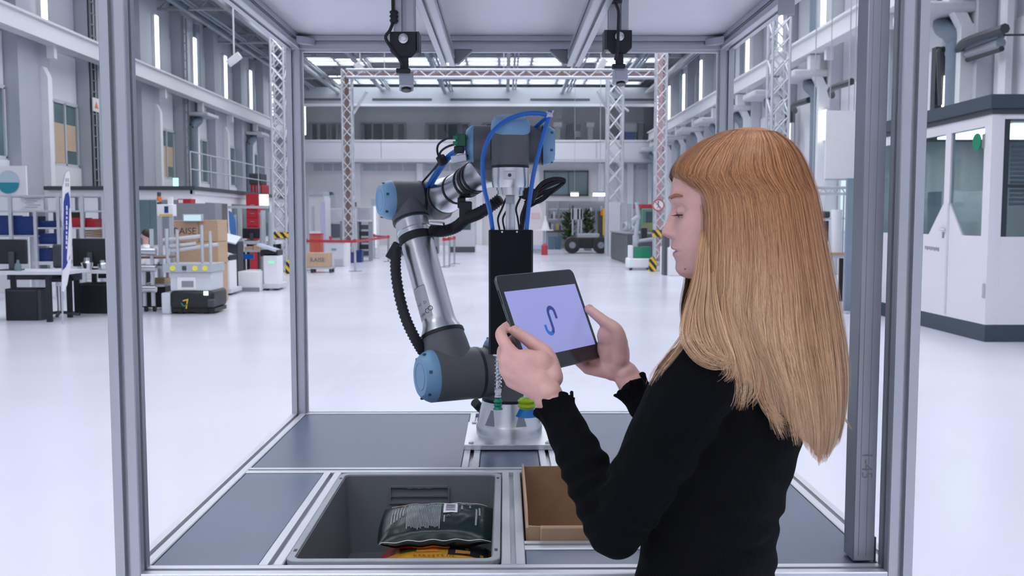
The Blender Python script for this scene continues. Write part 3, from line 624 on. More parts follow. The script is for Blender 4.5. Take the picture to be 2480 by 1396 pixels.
# mounting plate
mp = thing('mounting_plate', 'square aluminium mounting plate bolted to the worktop under the robot arm', 'plate', (0.013, 2.645, ZT))
po = MB().box(-0.111, 0.137, 2.495, 2.785, ZT, ZT+0.015).build('plate', CHROME, mp, bevel=0.0015)
for x in (-0.092, 0.118):
    for y in (2.515, 2.765): MB().lathe((x, y, ZT+0.015), (0, 0, 1), [(0, 0.007), (0.004, 0.007), (0.0045, 0.004), (0.002, 0.0035)], 12).build('bolt', STEEL, mp)
rob = thing('industrial_robot', 'grey and silver six-axis robot arm with light blue joint caps and vacuum gripper', 'robot', tuple(Bc))
# base foot with rib pockets
m = MB(); m.lathe(Bc, (0, 0, 1), [(0, 0.095), (0.022, 0.095), (0.030, 0.092), (0.040, 0.088), (0.088, 0.079), (0.096, 0.078)], 48); foot = m.build('base_foot', CHROME, rob)
for k in range(6):
    a = R(-90-38+k*60); d = Vector((math.cos(a), math.sin(a), 0)); s = Vector((-d.y, d.x, 0))
    p0 = Bc+d*0.0905+Vector((0, 0, 0.034)); q = MB()
    q.add([p0-s*0.016, p0+s*0.016, p0+s*0.006+Vector((0, 0, 0.043))-d*0.0085, p0-s*0.001+Vector((0, 0, 0.043))-d*0.0085, p0-s*0.016-d*0.02, p0+s*0.016-d*0.02, p0+s*0.006+Vector((0, 0, 0.043))-d*0.03, p0-s*0.001+Vector((0, 0, 0.043))-d*0.03],
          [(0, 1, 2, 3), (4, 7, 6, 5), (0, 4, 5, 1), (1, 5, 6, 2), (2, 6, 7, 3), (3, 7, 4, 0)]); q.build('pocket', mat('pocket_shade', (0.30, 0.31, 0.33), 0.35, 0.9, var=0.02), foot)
MB().lathe(Bc+Vector((0, 0, 0.096)), (0, 0, 1), [(0, 0.078), (0.008, 0.079), (0.008, 0.076)], 48).build('joint_seal', BLACK, rob)
m = MB(); m.lathe(Bc+Vector((0, 0, 0.104)), (0, 0, 1), [(0, 0.076), (0.145, 0.076), (0.152, 0.074)], 48)
S = Bc+Vector((0, 0, 0.181))
m.lathe(S, ax, [(0, 0.070), (0.098, 0.070)], 40); m.build('shoulder_housing', RGREY, rob)
def cap(o, d, r, L_, parent, name='joint_cap'):
    d = Vector(d).normalized(); m = MB(); m.lathe(o, d, [(0, r), (L_*0.22, r*1.0), (L_*0.55, r*0.93), (L_*0.9, r*0.80), (L_, r*0.74)], 40); co = m.build(name, RBLUE, parent)
    u, v, w_ = basis(d)
    for k in range(6):
        a = R(20+60*k); dd = u*math.cos(a)+v*math.sin(a); t_ = v*math.cos(a)-u*math.sin(a); c = Vector(o)+d*L_*0.70+dd*r*0.90
        q = MB(); Rm = Matrix((t_, dd, d)).transposed(); q.cbox(c-dd*r*0.02, (r*0.11, r*0.05, L_*0.3), Rm); q.build('screw_notch', mat('cap_shade_blue', (0.05, 0.12, 0.20), 0.5, var=0.02), co)
    q = MB(); pts = [Vector(o)+d*(L_+0.0003)+(u*math.cos(2*PI*i/28)+v*math.sin(2*PI*i/28))*r*0.52 for i in range(29)]; q.tube(pts, r*0.012, 5); q.build('embossed_ring', mat('cap_line_blue', (0.19, 0.38, 0.60), 0.4, var=0), co)
    return co
cap(Bc+Vector((0, 0, 0.256)), (0, 0, 1), 0.072, 0.022, rob)
MB().lathe(S+ax*0.098, ax, [(0, 0.068), (0, 0.0735), (0.009, 0.0735), (0.009, 0.068)], 40).build('joint_seal', BLACK, rob)
# shoulder joint (upper arm side)
J2 = S+ax*0.172
E_ = Vector((-0.292, 2.755, 1.606))
ua = (E_-J2).normalized()
m = MB(); m.lathe(S+ax*0.107, ax, [(0, 0.073), (0.128, 0.073)], 44); m.tube([J2+ua*0.02, J2+ua*0.085, J2+ua*0.122], [0.068, 0.064, 0.060], 36); m.build('shoulder_joint', RGREY, rob)
cap(S+ax*0.235, ax, 0.073, 0.036, rob)
MB().tube([J2+ua*0.116, J2+ua*0.126], [0.0635, 0.0625], 36).build('joint_seal', BLACK, rob)
LA = (E_-J2).length
m = MB(); m.tube([J2+ua*0.124, J2+ua*0.132, J2+ua*0.148, J2+ua*0.162, J2+ua*(LA-0.10), J2+ua*(LA-0.098), J2+ua*(LA-0.055)], [0.060, 0.058, 0.050, 0.0475, 0.0475, 0.0495, 0.0495], 44); tubeo = m.build('upper_arm_tube', CHROME, rob)
MB().tube([J2+ua*(LA-0.138), J2+ua*(LA-0.114)], 0.0505, 40).build('strap', RUBBER, rob)
# identification label on the tube
u_ = ua.cross(Vector((0, -1, 0))).normalized(); nrm = u_.cross(ua).normalized()
if nrm.y > 0: nrm = -nrm
u_ = nrm.cross(-ua).normalized()
LABM = mat('label_silver', (0.58, 0.57, 0.60), 0.4, var=0.02)
def on_tube(a0, a1, t0, t1, r, mt, name, parent):
    m = MB(); n = 8; vs = []
    for t in (t0, t1):
        for i in range(n+1): a = a0+(a1-a0)*i/n; vs.append(J2+ua*t+(nrm*math.cos(a)+u_*math.sin(a))*r)
    m.add(vs, [(i, i+1, i+n+2, i+n+1) for i in range(n)]); return m.build(name, mt, parent)
sgn = 1 if u_.x < 0 else -1
lb = on_tube(sgn*R(78), sgn*R(8), 0.168, 0.262, 0.0479, LABM, 'type_label', tubeo)
def glyph(a, t, sz, txt):
    m = MB(); d = nrm*math.cos(a)+u_*math.sin(a); tt = ua; s = tt.cross(d) 
    put_text(m, txt, sz, J2+ua*t+d*0.0484, s, tt); m.build('label_print', DGREY, lb)
glyph(sgn*R(25), 0.186, 0.020, 'C'); glyph(sgn*R(10), 0.190, 0.020, 'O'); glyph(sgn*R(42), 0.183, 0.014, 'oe'); glyph(sgn*R(55), 0.18, 0.010, 'n'); glyph(sgn*R(22), 0.212, 0.012, 'D:'); glyph(sgn*R(50), 0.212, 0.010, 'A.D'); glyph(sgn*R(66), 0.235, 0.010, 'II'); on_tube(sgn*R(62), sgn*R(10), 0.262, 0.2632, 0.0482, DGREY, 'label_line', lb)
# elbow
m = MB(); m.lathe(E_+ax*0.045, -ax, [(0, 0.0575), (0.085, 0.0575)], 40); m.tube([E_-ua*0.005, E_-ua*0.064], [0.056, 0.0535], 36); m.build('elbow_joint', RGREY, rob)
MB().tube([E_-ua*0.062, E_-ua*0.069], [0.0545, 0.054], 36).build('joint_seal', BLACK, rob)
cap(E_+ax*0.045, ax, 0.0575, 0.034, rob)
MB().lathe(E_-ax*0.040, -ax, [(0, 0.054), (0, 0.0585), (0.009, 0.0585), (0.009, 0.054)], 40).build('joint_seal', BLACK, rob)
F0 = E_-ax*0.092+Vector((0, 0, -0.004)); W0 = W(1196, 402, 2.52)
fa = (W0-F0).normalized(); LF = (W0-F0).length
m = MB(); m.lathe(E_-ax*0.049, -ax, [(0, 0.057), (0.070, 0.057), (0.085, 0.052), (0.092, 0.04)], 40); m.tube([F0, F0+fa*0.062], [0.055, 0.053], 36); m.build('forearm_joint', RGREY, rob)
MB().tube([F0+fa*0.060, F0+fa*0.066], [0.0545, 0.054], 36).build('joint_seal', BLACK, rob)
m = MB(); m.tube([F0+fa*0.065, F0+fa*0.075, F0+fa*0.100, F0+fa*0.125, F0+fa*(LF-0.055), F0+fa*(LF-0.045), W0+fa*0.015], [0.053, 0.0525, 0.047, 0.0425, 0.0425, 0.047, 0.047], 40); m.build('forearm_tube', CHROME, rob)
for t, tw in ((0.125, 0.008), (LF*0.56, 0.008), (LF*0.56+0.022, 0.016), (LF*0.56+0.048, 0.007)):
    MB().tube([F0+fa*t, F0+fa*(t+tw)], 0.0446, 36).build('band', RUBBER, rob)
# wrist: cross barrel with two caps
WL, WR_ = W(1150, 352, 2.475), W(1316, 352, 2.465); wa = (WR_-WL).normalized()
m = MB(); m.cyl(WL, WR_, 0.0515, n=40); m.tube([W0, W(1178, 372, 2.45)], [0.047, 0.048], 32); m.build('wrist_barrel', RGREY, rob)
cap(WL, -wa, 0.0525, 0.022, rob); cap(WR_, wa, 0.0525, 0.030, rob)
MB().cyl(WL+wa*0.045, WL+wa*0.050, 0.0522, n=40).build('joint_seal', BLACK, rob)
MB().cyl(WR_-wa*0.004, WR_, 0.0528, n=40).build('joint_seal', BLACK, rob)
VC = W(1236, 352, 2.400); vx, vy = VC.x, VC.y
zt, zb_ = W(1236, 313, 2.40).z, W(1236, 401, 2.40).z
m = MB(); m.cyl((vx, vy, zb_), (vx, vy, zt+0.004), 0.0485, n=40); m.cyl((vx, vy, VC.z), (vx+0.01, vy+0.09, VC.z), 0.046, n=32); m.build('wrist_housing', RGREY, rob)
tiltax = Vector((0.05, -0.34, 1)).normalized()
m = MB(); m.lathe(Vector((vx, vy, zt-0.004)), tiltax, [(0, 0.0505), (0.010, 0.0505), (0.022, 0.048), (0.032, 0.043), (0.034, 0.040)], 40); m.build('joint_cap', RBLUE, rob)
MB().cyl((vx, vy, zb_-0.007), (vx, vy, zb_), 0.0478, n=40).build('joint_seal', BLACK, rob)
zf = W(1236, 455, 2.40).z
m = MB(); m.lathe((vx, vy, zb_-0.007), (0, 0, -1), [(0, 0.0475), (0.040, 0.0475), (zb_-0.007-zf, 0.045)], 44); fl = m.build('tool_flange', CHROME, rob)
m = MB(); m.box(vx-0.017, vx+0.013, vy-0.0495, vy-0.045, zb_-0.038, zb_-0.016); pl = m.build('connector_plate', ALUW, fl, bevel=0.001); MB().cyl((vx-0.002, vy-0.0505, zb_-0.027), (vx-0.002, vy-0.0495, zb_-0.027), 0.0045).build('connector', DGREY, pl)
zq = W(1236, 474, 2.40).z
m = MB(); m.lathe((vx, vy, zf), (0, 0, -1), [(0, 0.036), (0.007, 0.036), (0.007, 0.033), ((zf-zq)*0.95, 0.033), ((zf-zq), 0.030)], 36); m.build('adapter_ring', CHROME, rob)
m = MB(); m.cyl((vx-0.012, vy-0.028, zq+0.002), (vx-0.012, vy-0.034, zq+0.002), 0.004)
# gripper
gx0, gx1 = W(1184, 700, 2.40).x, W(1290, 700, 2.40).x; gz0, gz1 = W(1236, 855, 2.40).z, W(1236, 557, 2.40).z
gy0, gy1 = vy-0.030, vy+0.030
grip = MB().box(gx0, gx1, gy0, gy1, gz0, gz1).build('gripper', mat('gripper_black', (0.006, 0.007, 0.011), 0.55, var=0.05, spec=0.2), rob, bevel=0.002)
for x in (gx0+0.002, gx1-0.004): MB().box(x, x+0.002, gy0-0.0006, gy0, gz0, gz1).build('edge_strip', DGREY, grip)
for px in (1216, 1252): q = W(px, 562, gy0); MB().cyl((q.x, gy0-0.001, q.z), (q.x, gy0, q.z), 0.0025, n=10).build('screw', STEEL, grip)
m = MB(); m.prism(slot_section(0.024, 0.006, 0.006, 0.010), (vx, vy, gz1), (1, 0, 0), (0, 1, 0), zq-gz1); m.build('mast', ALUW, rob, flat=True)
m = MB(); m.cbox((vx-0.002, vy-0.018, zq-0.010), (0.020, 0.012, 0.022)); m.build('mast_clamp', LGREY, rob, bevel=0.002)
# left plunger with spring and small green cup
x = W(1206, 900, 2.385).x; yy = 2.385
zz = lambda py: W(1206, py, yy).z
pl = MB().cyl((x, yy, zz(962)), (x, yy, gz0), 0.006, n=14).build('plunger', STEEL, grip)
sp = [Vector((x+0.0088*math.cos(2*PI*t*9), yy+0.0088*math.sin(2*PI*t*9), zz(945)+(gz0-0.006-zz(945))*t)) for t in np.linspace(0, 1, 120)]
MB().tube(sp, 0.0016, 6).build('spring', STEEL, pl)
MB().cyl((x, yy, gz0-0.005), (x, yy, gz0), 0.013, n=16).build('collar', CHROME, pl)
MB().lathe((x, yy, zz(942)), (0, 0, -1), [(0, 0.009), (0.004, 0.0105), (0.009, 0.0105), (0.010, 0.0085), (0.016, 0.0085), (0.017, 0.0100), (0.022, 0.0100), (0.024, 0.006)], 6).build('fitting', STEEL, pl)
CUPG = mat('green_silicone', (0.0, 0.30, 0.17), 0.35, var=0.03); CUPL = mat('lime_silicone', (0.42, 0.62, 0.02), 0.35, var=0.03); CUPB = mat('blue_silicone', (0.0, 0.16, 0.55), 0.35, var=0.03)
h_ = zz(965)-zz(992)
MB().lathe((x, yy, zz(965)), (0, 0, -1), [(0, 0.006), (h_*0.1, 0.009), (h_*0.3, 0.012), (h_*0.45, 0.008), (h_*0.6, 0.012), (h_*0.75, 0.009), (h_, 0.0128), (h_, 0.010)], 24).build('suction_cup', CUPG, grip)
# right plunger with big bellows cup
q = W(1276, 950, 2.385); x = q.x; zz = lambda py: W(1276, py, yy).z
pl = MB().cyl((x, yy, zz(952)), (x, yy, gz0), 0.006, n=14).build('plunger', STEEL, grip)
MB().tube([Vector((x+0.0088*math.cos(2*PI*t*8), yy+0.0088*math.sin(2*PI*t*8), zz(935)+(gz0-0.006-zz(935))*t)) for t in np.linspace(0, 1, 110)], 0.0016, 6).build('spring', STEEL, pl)
MB().lathe((x, yy, zz(938)), (0, 0, -1), [(0, 0.010), (0.010, 0.0105), (0.011, 0.009), (0.026, 0.010), (0.027, 0.012)], 6).build('fitting', STEEL, pl)
h_ = zz(962)-zz(990)
cu = MB().lathe((x, yy, zz(962)), (0, 0, -1), [(0, 0.012), (h_*0.08, 0.017), (h_*0.28, 0.0245), (h_*0.42, 0.0235), (h_*0.5, 0.019), (h_*0.6, 0.0235), (h_*0.78, 0.0240), (h_*0.9, 0.020), (h_, 0.019)], 32).build('suction_cup', CUPL, grip)
h_ = zz(990)-zz(1008)
MB().lathe((x, yy, zz(990)), (0, 0, -1), [(0, 0.019), (h_*0.3, 0.022), (h_*0.8, 0.0265), (h_, 0.0292), (h_, 0.026), (h_*0.5, 0.02)], 32).build('cup_lip', CUPB, cu)
# hoses and cables
def hose(pts, r, mt, nm, par=None, n=10): return MB().tube(spline(pts, 8), r, n).build(nm, mt, par or rob)
hs = hose([W(1193, 557, 2.385), W(1186, 510, 2.37), W(1172, 450, 2.36), W(1170, 380, 2.35), W(1190, 325, 2.345), W(1225, 293, 2.345), W(1265, 277, 2.35), W(1300, 274, 2.36), W(1330, 279, 2.37)], 0.0058, HOSE, 'air_hose')
hose([W(1275, 557, 2.385), W(1283, 480, 2.38), W(1297, 400, 2.37), W(1315, 330, 2.37), W(1329, 285, 2.37), W(1333, 268, 2.37)], 0.0058, HOSE, 'air_hose')
hose([W(1330, 280, 2.38), W(1310, 296, 2.42), W(1285, 320, 2.47), W(1262, 345, 2.52)], 0.0055, HOSE, 'air_hose')
MB().tube([W(1322, 272, 2.365), W(1336, 276, 2.365), W(1340, 268, 2.365)], 0.003, 6).build('cable_tie', PWHITE, hs)
MB().cyl(W(1330, 276, 2.368), W(1331, 284, 2.368), 0.0085, n=14).build('tie_band', PWHITE, hs)
for dx in (0, 9):
    hose([W(1128+dx, 360, 2.50), W(1105+dx, 364, 2.52), W(1078+dx, 385, 2.56), W(1050+dx, 425, 2.64), W(1025+dx, 470, 2.80)], 0.0052, HOSE, 'air_hose')
hose([W(1120, 331, 2.47), W(1085, 335, 2.5), W(1062, 350, 2.52), W(1060, 372, 2.54), W(1072, 392, 2.56)], 0.0030, RUBBER, 'cable'); hose([W(1118, 346, 2.47), W(1085, 355, 2.5), W(1066, 370, 2.52), W(1062, 395, 2.56), W(1020, 445, 2.78)], 0.0030, RUBBER, 'cable')
m = MB(); m.tube([W(1066, 380, 2.545), W(1074, 396, 2.555)], 0.013, 10); m.build('cable_clip', RUBBER, rob)
# green terminal block and bracket at the wrist
tb = MB().cbox(W(1116, 340, 2.43), (0.026, 0.03, 0.032)).build('terminal_block', mat('terminal_green', (0.02, 0.13, 0.06), 0.5, var=0.1), rob, bevel=0.002)
for dz in (-0.008, 0.006): MB().cbox(W(1107, 340, 2.43)+Vector((-0.004, -0.012, dz)), (0.012, 0.012, 0.009)).build('plug', GREEN, tb)
MB().cbox(W(1112, 363, 2.43), (0.026, 0.03, 0.018)).build('valve_block', BLACK, rob, bevel=0.003)
m = MB(); m.cbox(W(1112, 385, 2.44), (0.040, 0.035, 0.020), Euler((0, R(-10), 0)).to_matrix()); m.build('mounting_bracket', ALUW, rob, bevel=0.002)
# corrugated conduit
def conduit(pts, r, pitch=0.007):
    pl = spline(pts, 24); L_ = 0; out = [pl[0]]; rad = [r]
    ac = 0; n = 0
    for a, b in zip(pl, pl[1:]):
        ac += (b-a).length
        if ac >= pitch/2: out.append(b); n += 1; rad.append(r if n % 2 else r*0.80); ac = 0
    return MB().tube(out, rad, 14).build('corrugated_conduit', RUBBER, rob, ang=80)
conduit([W(960, 600, 2.66), W(958, 650, 2.64), W(966, 710, 2.62), W(982, 770, 2.60), W(1005, 820, 2.58), W(1030, 860, 2.60), W(1065, 910, 2.66)], 0.0165)
conduit([W(1045, 560, 2.70), W(1075, 560, 2.68), W(1105, 550, 2.66), W(1130, 530, 2.62), W(1158, 518, 2.58), W(1185, 502, 2.56), W(1215, 480, 2.55)], 0.0175)
conduit([W(1150, 975, 2.72), W(1165, 990, 2.74), W(1185, 1005, 2.76)], 0.014)
m = MB(); m.cbox(W(1128, 512, 2.63), (0.035, 0.05, 0.055)); m.cbox(W(1118, 492, 2.63), (0.022, 0.04, 0.03)); m.build('conduit_clamp', BLACK, rob, bevel=0.003)
m = MB(); m.cbox(W(952, 607, 2.66), (0.020, 0.035, 0.05), Euler((0, R(30), 0)).to_matrix()); m.build('conduit_clamp', BLACK, rob, bevel=0.003)
MB().cyl(W(1042, 540, 2.68), W(1075, 543, 2.66), 0.006, n=10).build('gland', STEEL, rob)
# black cable loops behind the gripper
for k, (dy, dx) in enumerate(((0, 0), (5, 4), (12, -2), (18, 2))):
    hose([W(1262+dx, 557, 2.46), W(1268+dx, 520, 2.47), W(1285+dx, 480+dy/2, 2.48), W(1310, 445+dy, 2.49), W(1340, 432+dy*0.8, 2.5), W(1368, 436+dy*0.2, 2.5), W(1350, 452+dy*0.3, 2.51), W(1310, 468+dy, 2.5), W(1270, 490+dy, 2.5)], 0.0036, RUBBER, 'cable', n=6)
for k, (a, b) in enumerate(((1210, 1216), (1222, 1230), (1258, 1250), (1265, 1268))):
    hose([W(a, 557, 2.43), W(a-4, 530, 2.44), W(b, 505, 2.46), W(b+10, 480, 2.48)], 0.0028, RUBBER, 'cable', n=6)
m = MB(); m.cbox(W(1280, 470, 2.49), (0.045, 0.03, 0.035), Euler((0, R(20), 0)).to_matrix()); m.build('cable_block', BLACK, rob, bevel=0.003)
hose([W(1275, 500, 2.5), W(1310, 490, 2.5), W(1335, 470, 2.5), W(1362, 445, 2.5)], 0.0016, RUBBER, 'cable', n=5)
# ================================================================== THE TABLET
TBL = Vector((0.038, 1.533, 1.290)); TBR = Vector((0.184, 1.732, 1.291)); TTL = Vector((-0.017, 1.572, 1.455))
ta = (TBR-TBL).normalized(); tu = (TTL-TBL); tu = (tu-ta*tu.dot(ta)).normalized(); tn = ta.cross(tu).normalized()
if tn.dot(CAMP-TBL) < 0: tn = -tn
TWd, THt = 0.2476, 0.1785
def T(a, b, c=0.0): return TBL+ta*a+tu*b+tn*c
tab = thing('tablet_computer', 'dark grey tablet with a lilac screen showing a blue S, held in both hands', 'tablet', tuple(T(0.12, 0.0, -0.003)))
def rrect(x0, x1, y0, y1, r, n=6):
    out = []
    for cx, cy, a0 in ((x1-r, y1-r, 0), (x0+r, y1-r, 90), (x0+r, y0+r, 180), (x1-r, y0+r, 270)):
        for k in range(n+1): a = R(a0+90*k/n); out.append((cx+r*math.cos(a), cy+r*math.sin(a)))
    return out
m = MB(); sh = lambda e, c: [T(x, y, c) for x, y in rrect(e, TWd-e, e, THt-e, 0.012)]
m.rings([sh(0.0022, -0.0062), sh(0.0006, -0.0054), sh(0.0, -0.0045), sh(0.0, -0.0012), sh(0.0007, -0.0002), sh(0.0022, 0.0)]); tbody = m.build('housing', mat('space_grey_metal', (0.13, 0.145, 0.16), 0.35, 0.8, var=0.02), tab)
MB().rings([[T(x, y, 0.0) for x, y in rrect(0.002, TWd-0.002, 0.002, THt-0.002, 0.0105)], [T(x, y, 0.0004) for x, y in rrect(0.002, TWd-0.002, 0.002, THt-0.002, 0.0105)]]).build('front_glass', mat('tablet_glass_black', (0.02, 0.02, 0.024), 0.10, var=0), tab)
# screen picture: 4:3-cropped lilac field
scr = MB(); s0 = [(0.010, 0.0275), (TWd-0.0105, 0.0275), (TWd-0.0105, 0.1480), (0.010, 0.1480)]
scr.add([T(x, y, 0.0006) for x, y in s0], [(0, 1, 2, 3)]); so = scr.build('screen', mat('lilac_screen', (0.20, 0.20, 0.34), 0.12, var=0, emit=(0.32, 0.35, 0.78), es=0.62), tab)
# the S logo: thick rounded stroke
def stroke(pts, w_, c, name, mt, par):
    pl = pts; m = MB(); vs = []
    for i, p in enumerate(pl):
        a = Vector(pl[max(i-1, 0)]); b = Vector(pl[min(i+1, len(pl)-1)]); d = (b-a).normalized(); n_ = Vector((-d.y, d.x)); p = Vector(p)
        for s in (1, -1): q = p+n_*w_/2*s; vs.append(T(q.x, q.y, c))
    m.add(vs, [(2*i, 2*i+1, 2*i+3, 2*i+2) for i in range(len(pl)-1)]); return m.build(name, mt, par)
scx, scy = 0.118, 0.086
def arc(cx, cy, r, a0, a1, n=14): return [(cx+r*math.cos(R(a0+(a1-a0)*k/n)), cy+r*math.sin(R(a0+(a1-a0)*k/n))) for k in range(n+1)]
Sp = [(scx+0.021, scy+0.002)]+arc(scx+0.0105, scy+0.013, 0.0105, 10, 180)+arc(scx-0.0105, scy-0.013, 0.0105, 0, -170)+[(scx-0.021, scy-0.006)]
LOGO = mat('logo_blue', (0.015, 0.03, 0.16), 0.15, var=0, emit=(0.02, 0.05, 0.32), es=0.5); LOGO2 = mat('logo_light_blue', (0.02, 0.10, 0.40), 0.15, var=0, emit=(0.03, 0.15, 0.6), es=0.5)
k = len(Sp)*2//3
stroke(Sp[:k+1], 0.0075, 0.0009, 'logo_stroke', LOGO, so); stroke(Sp[k:], 0.0075, 0.0009, 'logo_stroke', LOGO2, so)
for i in range(9): MB().cyl(T(-0.0003, 0.085+i*0.0042, -0.003), T(0.0004, 0.085+i*0.0042, -0.003), 0.0009, n=8).build('speaker_hole', BLACK, tbody)
MB().rings([[T(-0.0004, 0.140+y, -0.003+x) for x, y in rrect(-0.0012, 0.0012, -0.013, 0.013, 0.0011)], [T(0.0003, 0.140+y, -0.003+x) for x, y in rrect(-0.0012, 0.0012, -0.013, 0.013, 0.0011)]]).build('side_button', BLACK, tbody)

# ================================================================== THE WOMAN
SKIN = mat('skin', (0.72, 0.415, 0.37), 0.45, var=0.06, scale=45, bump=0.12, bscale=900, sss=0.12, spec=0.4)
LIPM = mat('lip_skin', (0.56, 0.24, 0.23), 0.4, var=0.03); LASH = mat('lash_dark', (0.03, 0.02, 0.02), 0.6, var=0); BROW = mat('brow_auburn', (0.36, 0.15, 0.08), 0.7, var=0.1, scale=200)
EYEW = mat('eye_white', (0.65, 0.62, 0.62), 0.15, var=0); IRIS = mat('iris_grey', (0.10, 0.13, 0.15), 0.1, var=0); NAIL = mat('nail', (0.66, 0.40, 0.34), 0.25, var=0.02)
fw = Vector((-0.81, 0.59, 0)).normalized(); rt = Vector((0.59, 0.81, 0)).normalized()
woman = thing('person', 'woman with long strawberry blonde hair in a black ribbed top holding a tablet', 'person', (0.315, 1.43, 0))
def ering(c, a, b, z, n=40, e=2.2, ang=0.0, shear=0.0):
    """torso ring: half width a along the shoulders, half depth b along the facing direction"""
    out = []
    for i in range(n):
        t = 2*PI*i/n; x = math.copysign(abs(math.cos(t))**(2/e), math.cos(t)); y = math.copysign(abs(math.sin(t))**(2/e), math.sin(t))
        p = rt*(a*x)+fw*(b*y); out.append(Vector((c[0]+p.x, c[1]+p.y, z)))
    return out
def chain(m, pts, rs, n=14, sub=6):
    """round-ended limb through joints"""
    P = spline(pts, sub); k = len(pts); rr = []
    for i in range(len(P)):
        t = i/sub; j = min(int(t), k-2); f = t-j; rr.append(rs[j]*(1-f)+rs[j+1]*f)
    m.tube(P, rr, n); m.ell(P[0], rr[0]*0.99, n, 8); m.ell(P[-1], rr[-1]*0.99, n, 8)
torso = [  # z, centre x, centre y, half width, half depth
    (0.900, 0.312, 1.432, 0.150, 0.105), (0.960, 0.316, 1.434, 0.140, 0.100), (1.010, 0.322, 1.438, 0.128, 0.094), (1.060, 0.328, 1.442, 0.124, 0.092),
    (1.120, 0.336, 1.444, 0.132, 0.098), (1.180, 0.345, 1.446, 0.142, 0.106), (1.240, 0.354, 1.447, 0.150, 0.107), (1.290, 0.362, 1.448, 0.158, 0.098), (1.330, 0.368, 1.449, 0.150, 0.083), (1.360, 0.373, 1.450, 0.105, 0.066), (1.385, 0.377, 1.452, 0.062, 0.056)]
SHL = Vector((0.276, 1.318, 1.318)); ELL = W(1492, 1278, 1.375); WRL = W(1354, 1004, 1.468)
SHR = Vector((0.466, 1.580, 1.318)); ELR = Vector((0.365, 1.665, 1.075)); WRR = W(1541, 952, 1.712)
def body_solid(off, legs=True):
    m = MB()
    m.rings([ering((c[1], c[2]), c[3]+off, c[4]+off, c[0]) for c in torso if legs or c[0] > 0.94])
    for S_, E2, W_ in ((SHL, ELL, WRL), (SHR, ELR, WRR)):
        mid = S_.lerp(E2, 0.45)+Vector((0, -0.004, 0))
        chain(m, [S_, mid, E2], [0.056+off, 0.051+off, 0.043+off]); fm = E2.lerp(W_, 0.3); chain(m, [E2, fm, W_], [0.043+off, 0.039+off, 0.0265+off])
    return m
# ---- body: torso, arms, legs fused
m = body_solid(-0.005)
hips = []
for s, dx in ((-1, 0), (1, 0)):
    hp = Vector((0.312, 1.430, 0.90))+rt*0.072*s; kn = Vector((0.306, 1.425, 0.50))+rt*0.078*s; an = Vector((0.318, 1.412, 0.09))+rt*0.080*s
    chain(m, [hp, kn, an], [0.078, 0.055, 0.038]); m.ell(an+fw*0.045+Vector((0, 0, -0.045)), (0.06, 0.06, 0.032)); hips.append((hp, kn, an))
BV, BF = fuse(m, 0.008, 3)
BV = [tuple(p) for p in BV]
# ---- head: sagittal profile swept with features
Yh = 1.470; psc = Yh/FPX
hd = Vector((-0.995, 0.10, 0)).normalized(); hl = Vector((0.10, 0.995, 0)).normalized()    # facing and lateral (away from the camera)
HC = W(1790, 512, Yh)
tabh = np.array([(328, 1785, 1797, 4), (333, 1752, 1822, 22), (342, 1718, 1850, 40), (360, 1678, 1880, 58), (390, 1650, 1898, 69), (420, 1635, 1906, 74), (450, 1627.5, 1908, 76), (472, 1625, 1907, 76), (484, 1623, 1905, 75.5), (496, 1628, 1902, 75), (512, 1632, 1898, 73), (545, 1634, 1885, 70), (581, 1634, 1868, 65), (600, 1634, 1855, 61), (625, 1639, 1840, 55), (645, 1641, 1825, 48), (660, 1643, 1805, 41), (668, 1650, 1785, 34), (674, 1662, 1770, 26), (678, 1700, 1755, 12)], float)
prof = np.array([(484, 1621), (491, 1626.6), (499.5, 1629.8), (512, 1626), (527, 1620), (536, 1616.5), (544.6, 1612.6), (552, 1609), (559.6, 1606), (565, 1606), (570, 1608.5), (575.7, 1618), (581, 1630), (587, 1629.5), (592, 1628.7), (598, 1627.6), (602, 1628.6), (606, 1633), (608, 1636.5), (611, 1634), (615.5, 1632.5), (620, 1633), (624, 1635.5), (635, 1640.6), (645, 1640), (652, 1639.5), (660, 1643)], float)
ys = np.concatenate([np.linspace(328, 480, 40), np.linspace(482, 662, 120), np.linspace(663, 678, 10)])
nphi = 150; rings_ = []; 
tt = np.linspace(-1, 1, nphi, endpoint=False); phis = np.sign(tt)*np.abs(tt)**1.55*PI
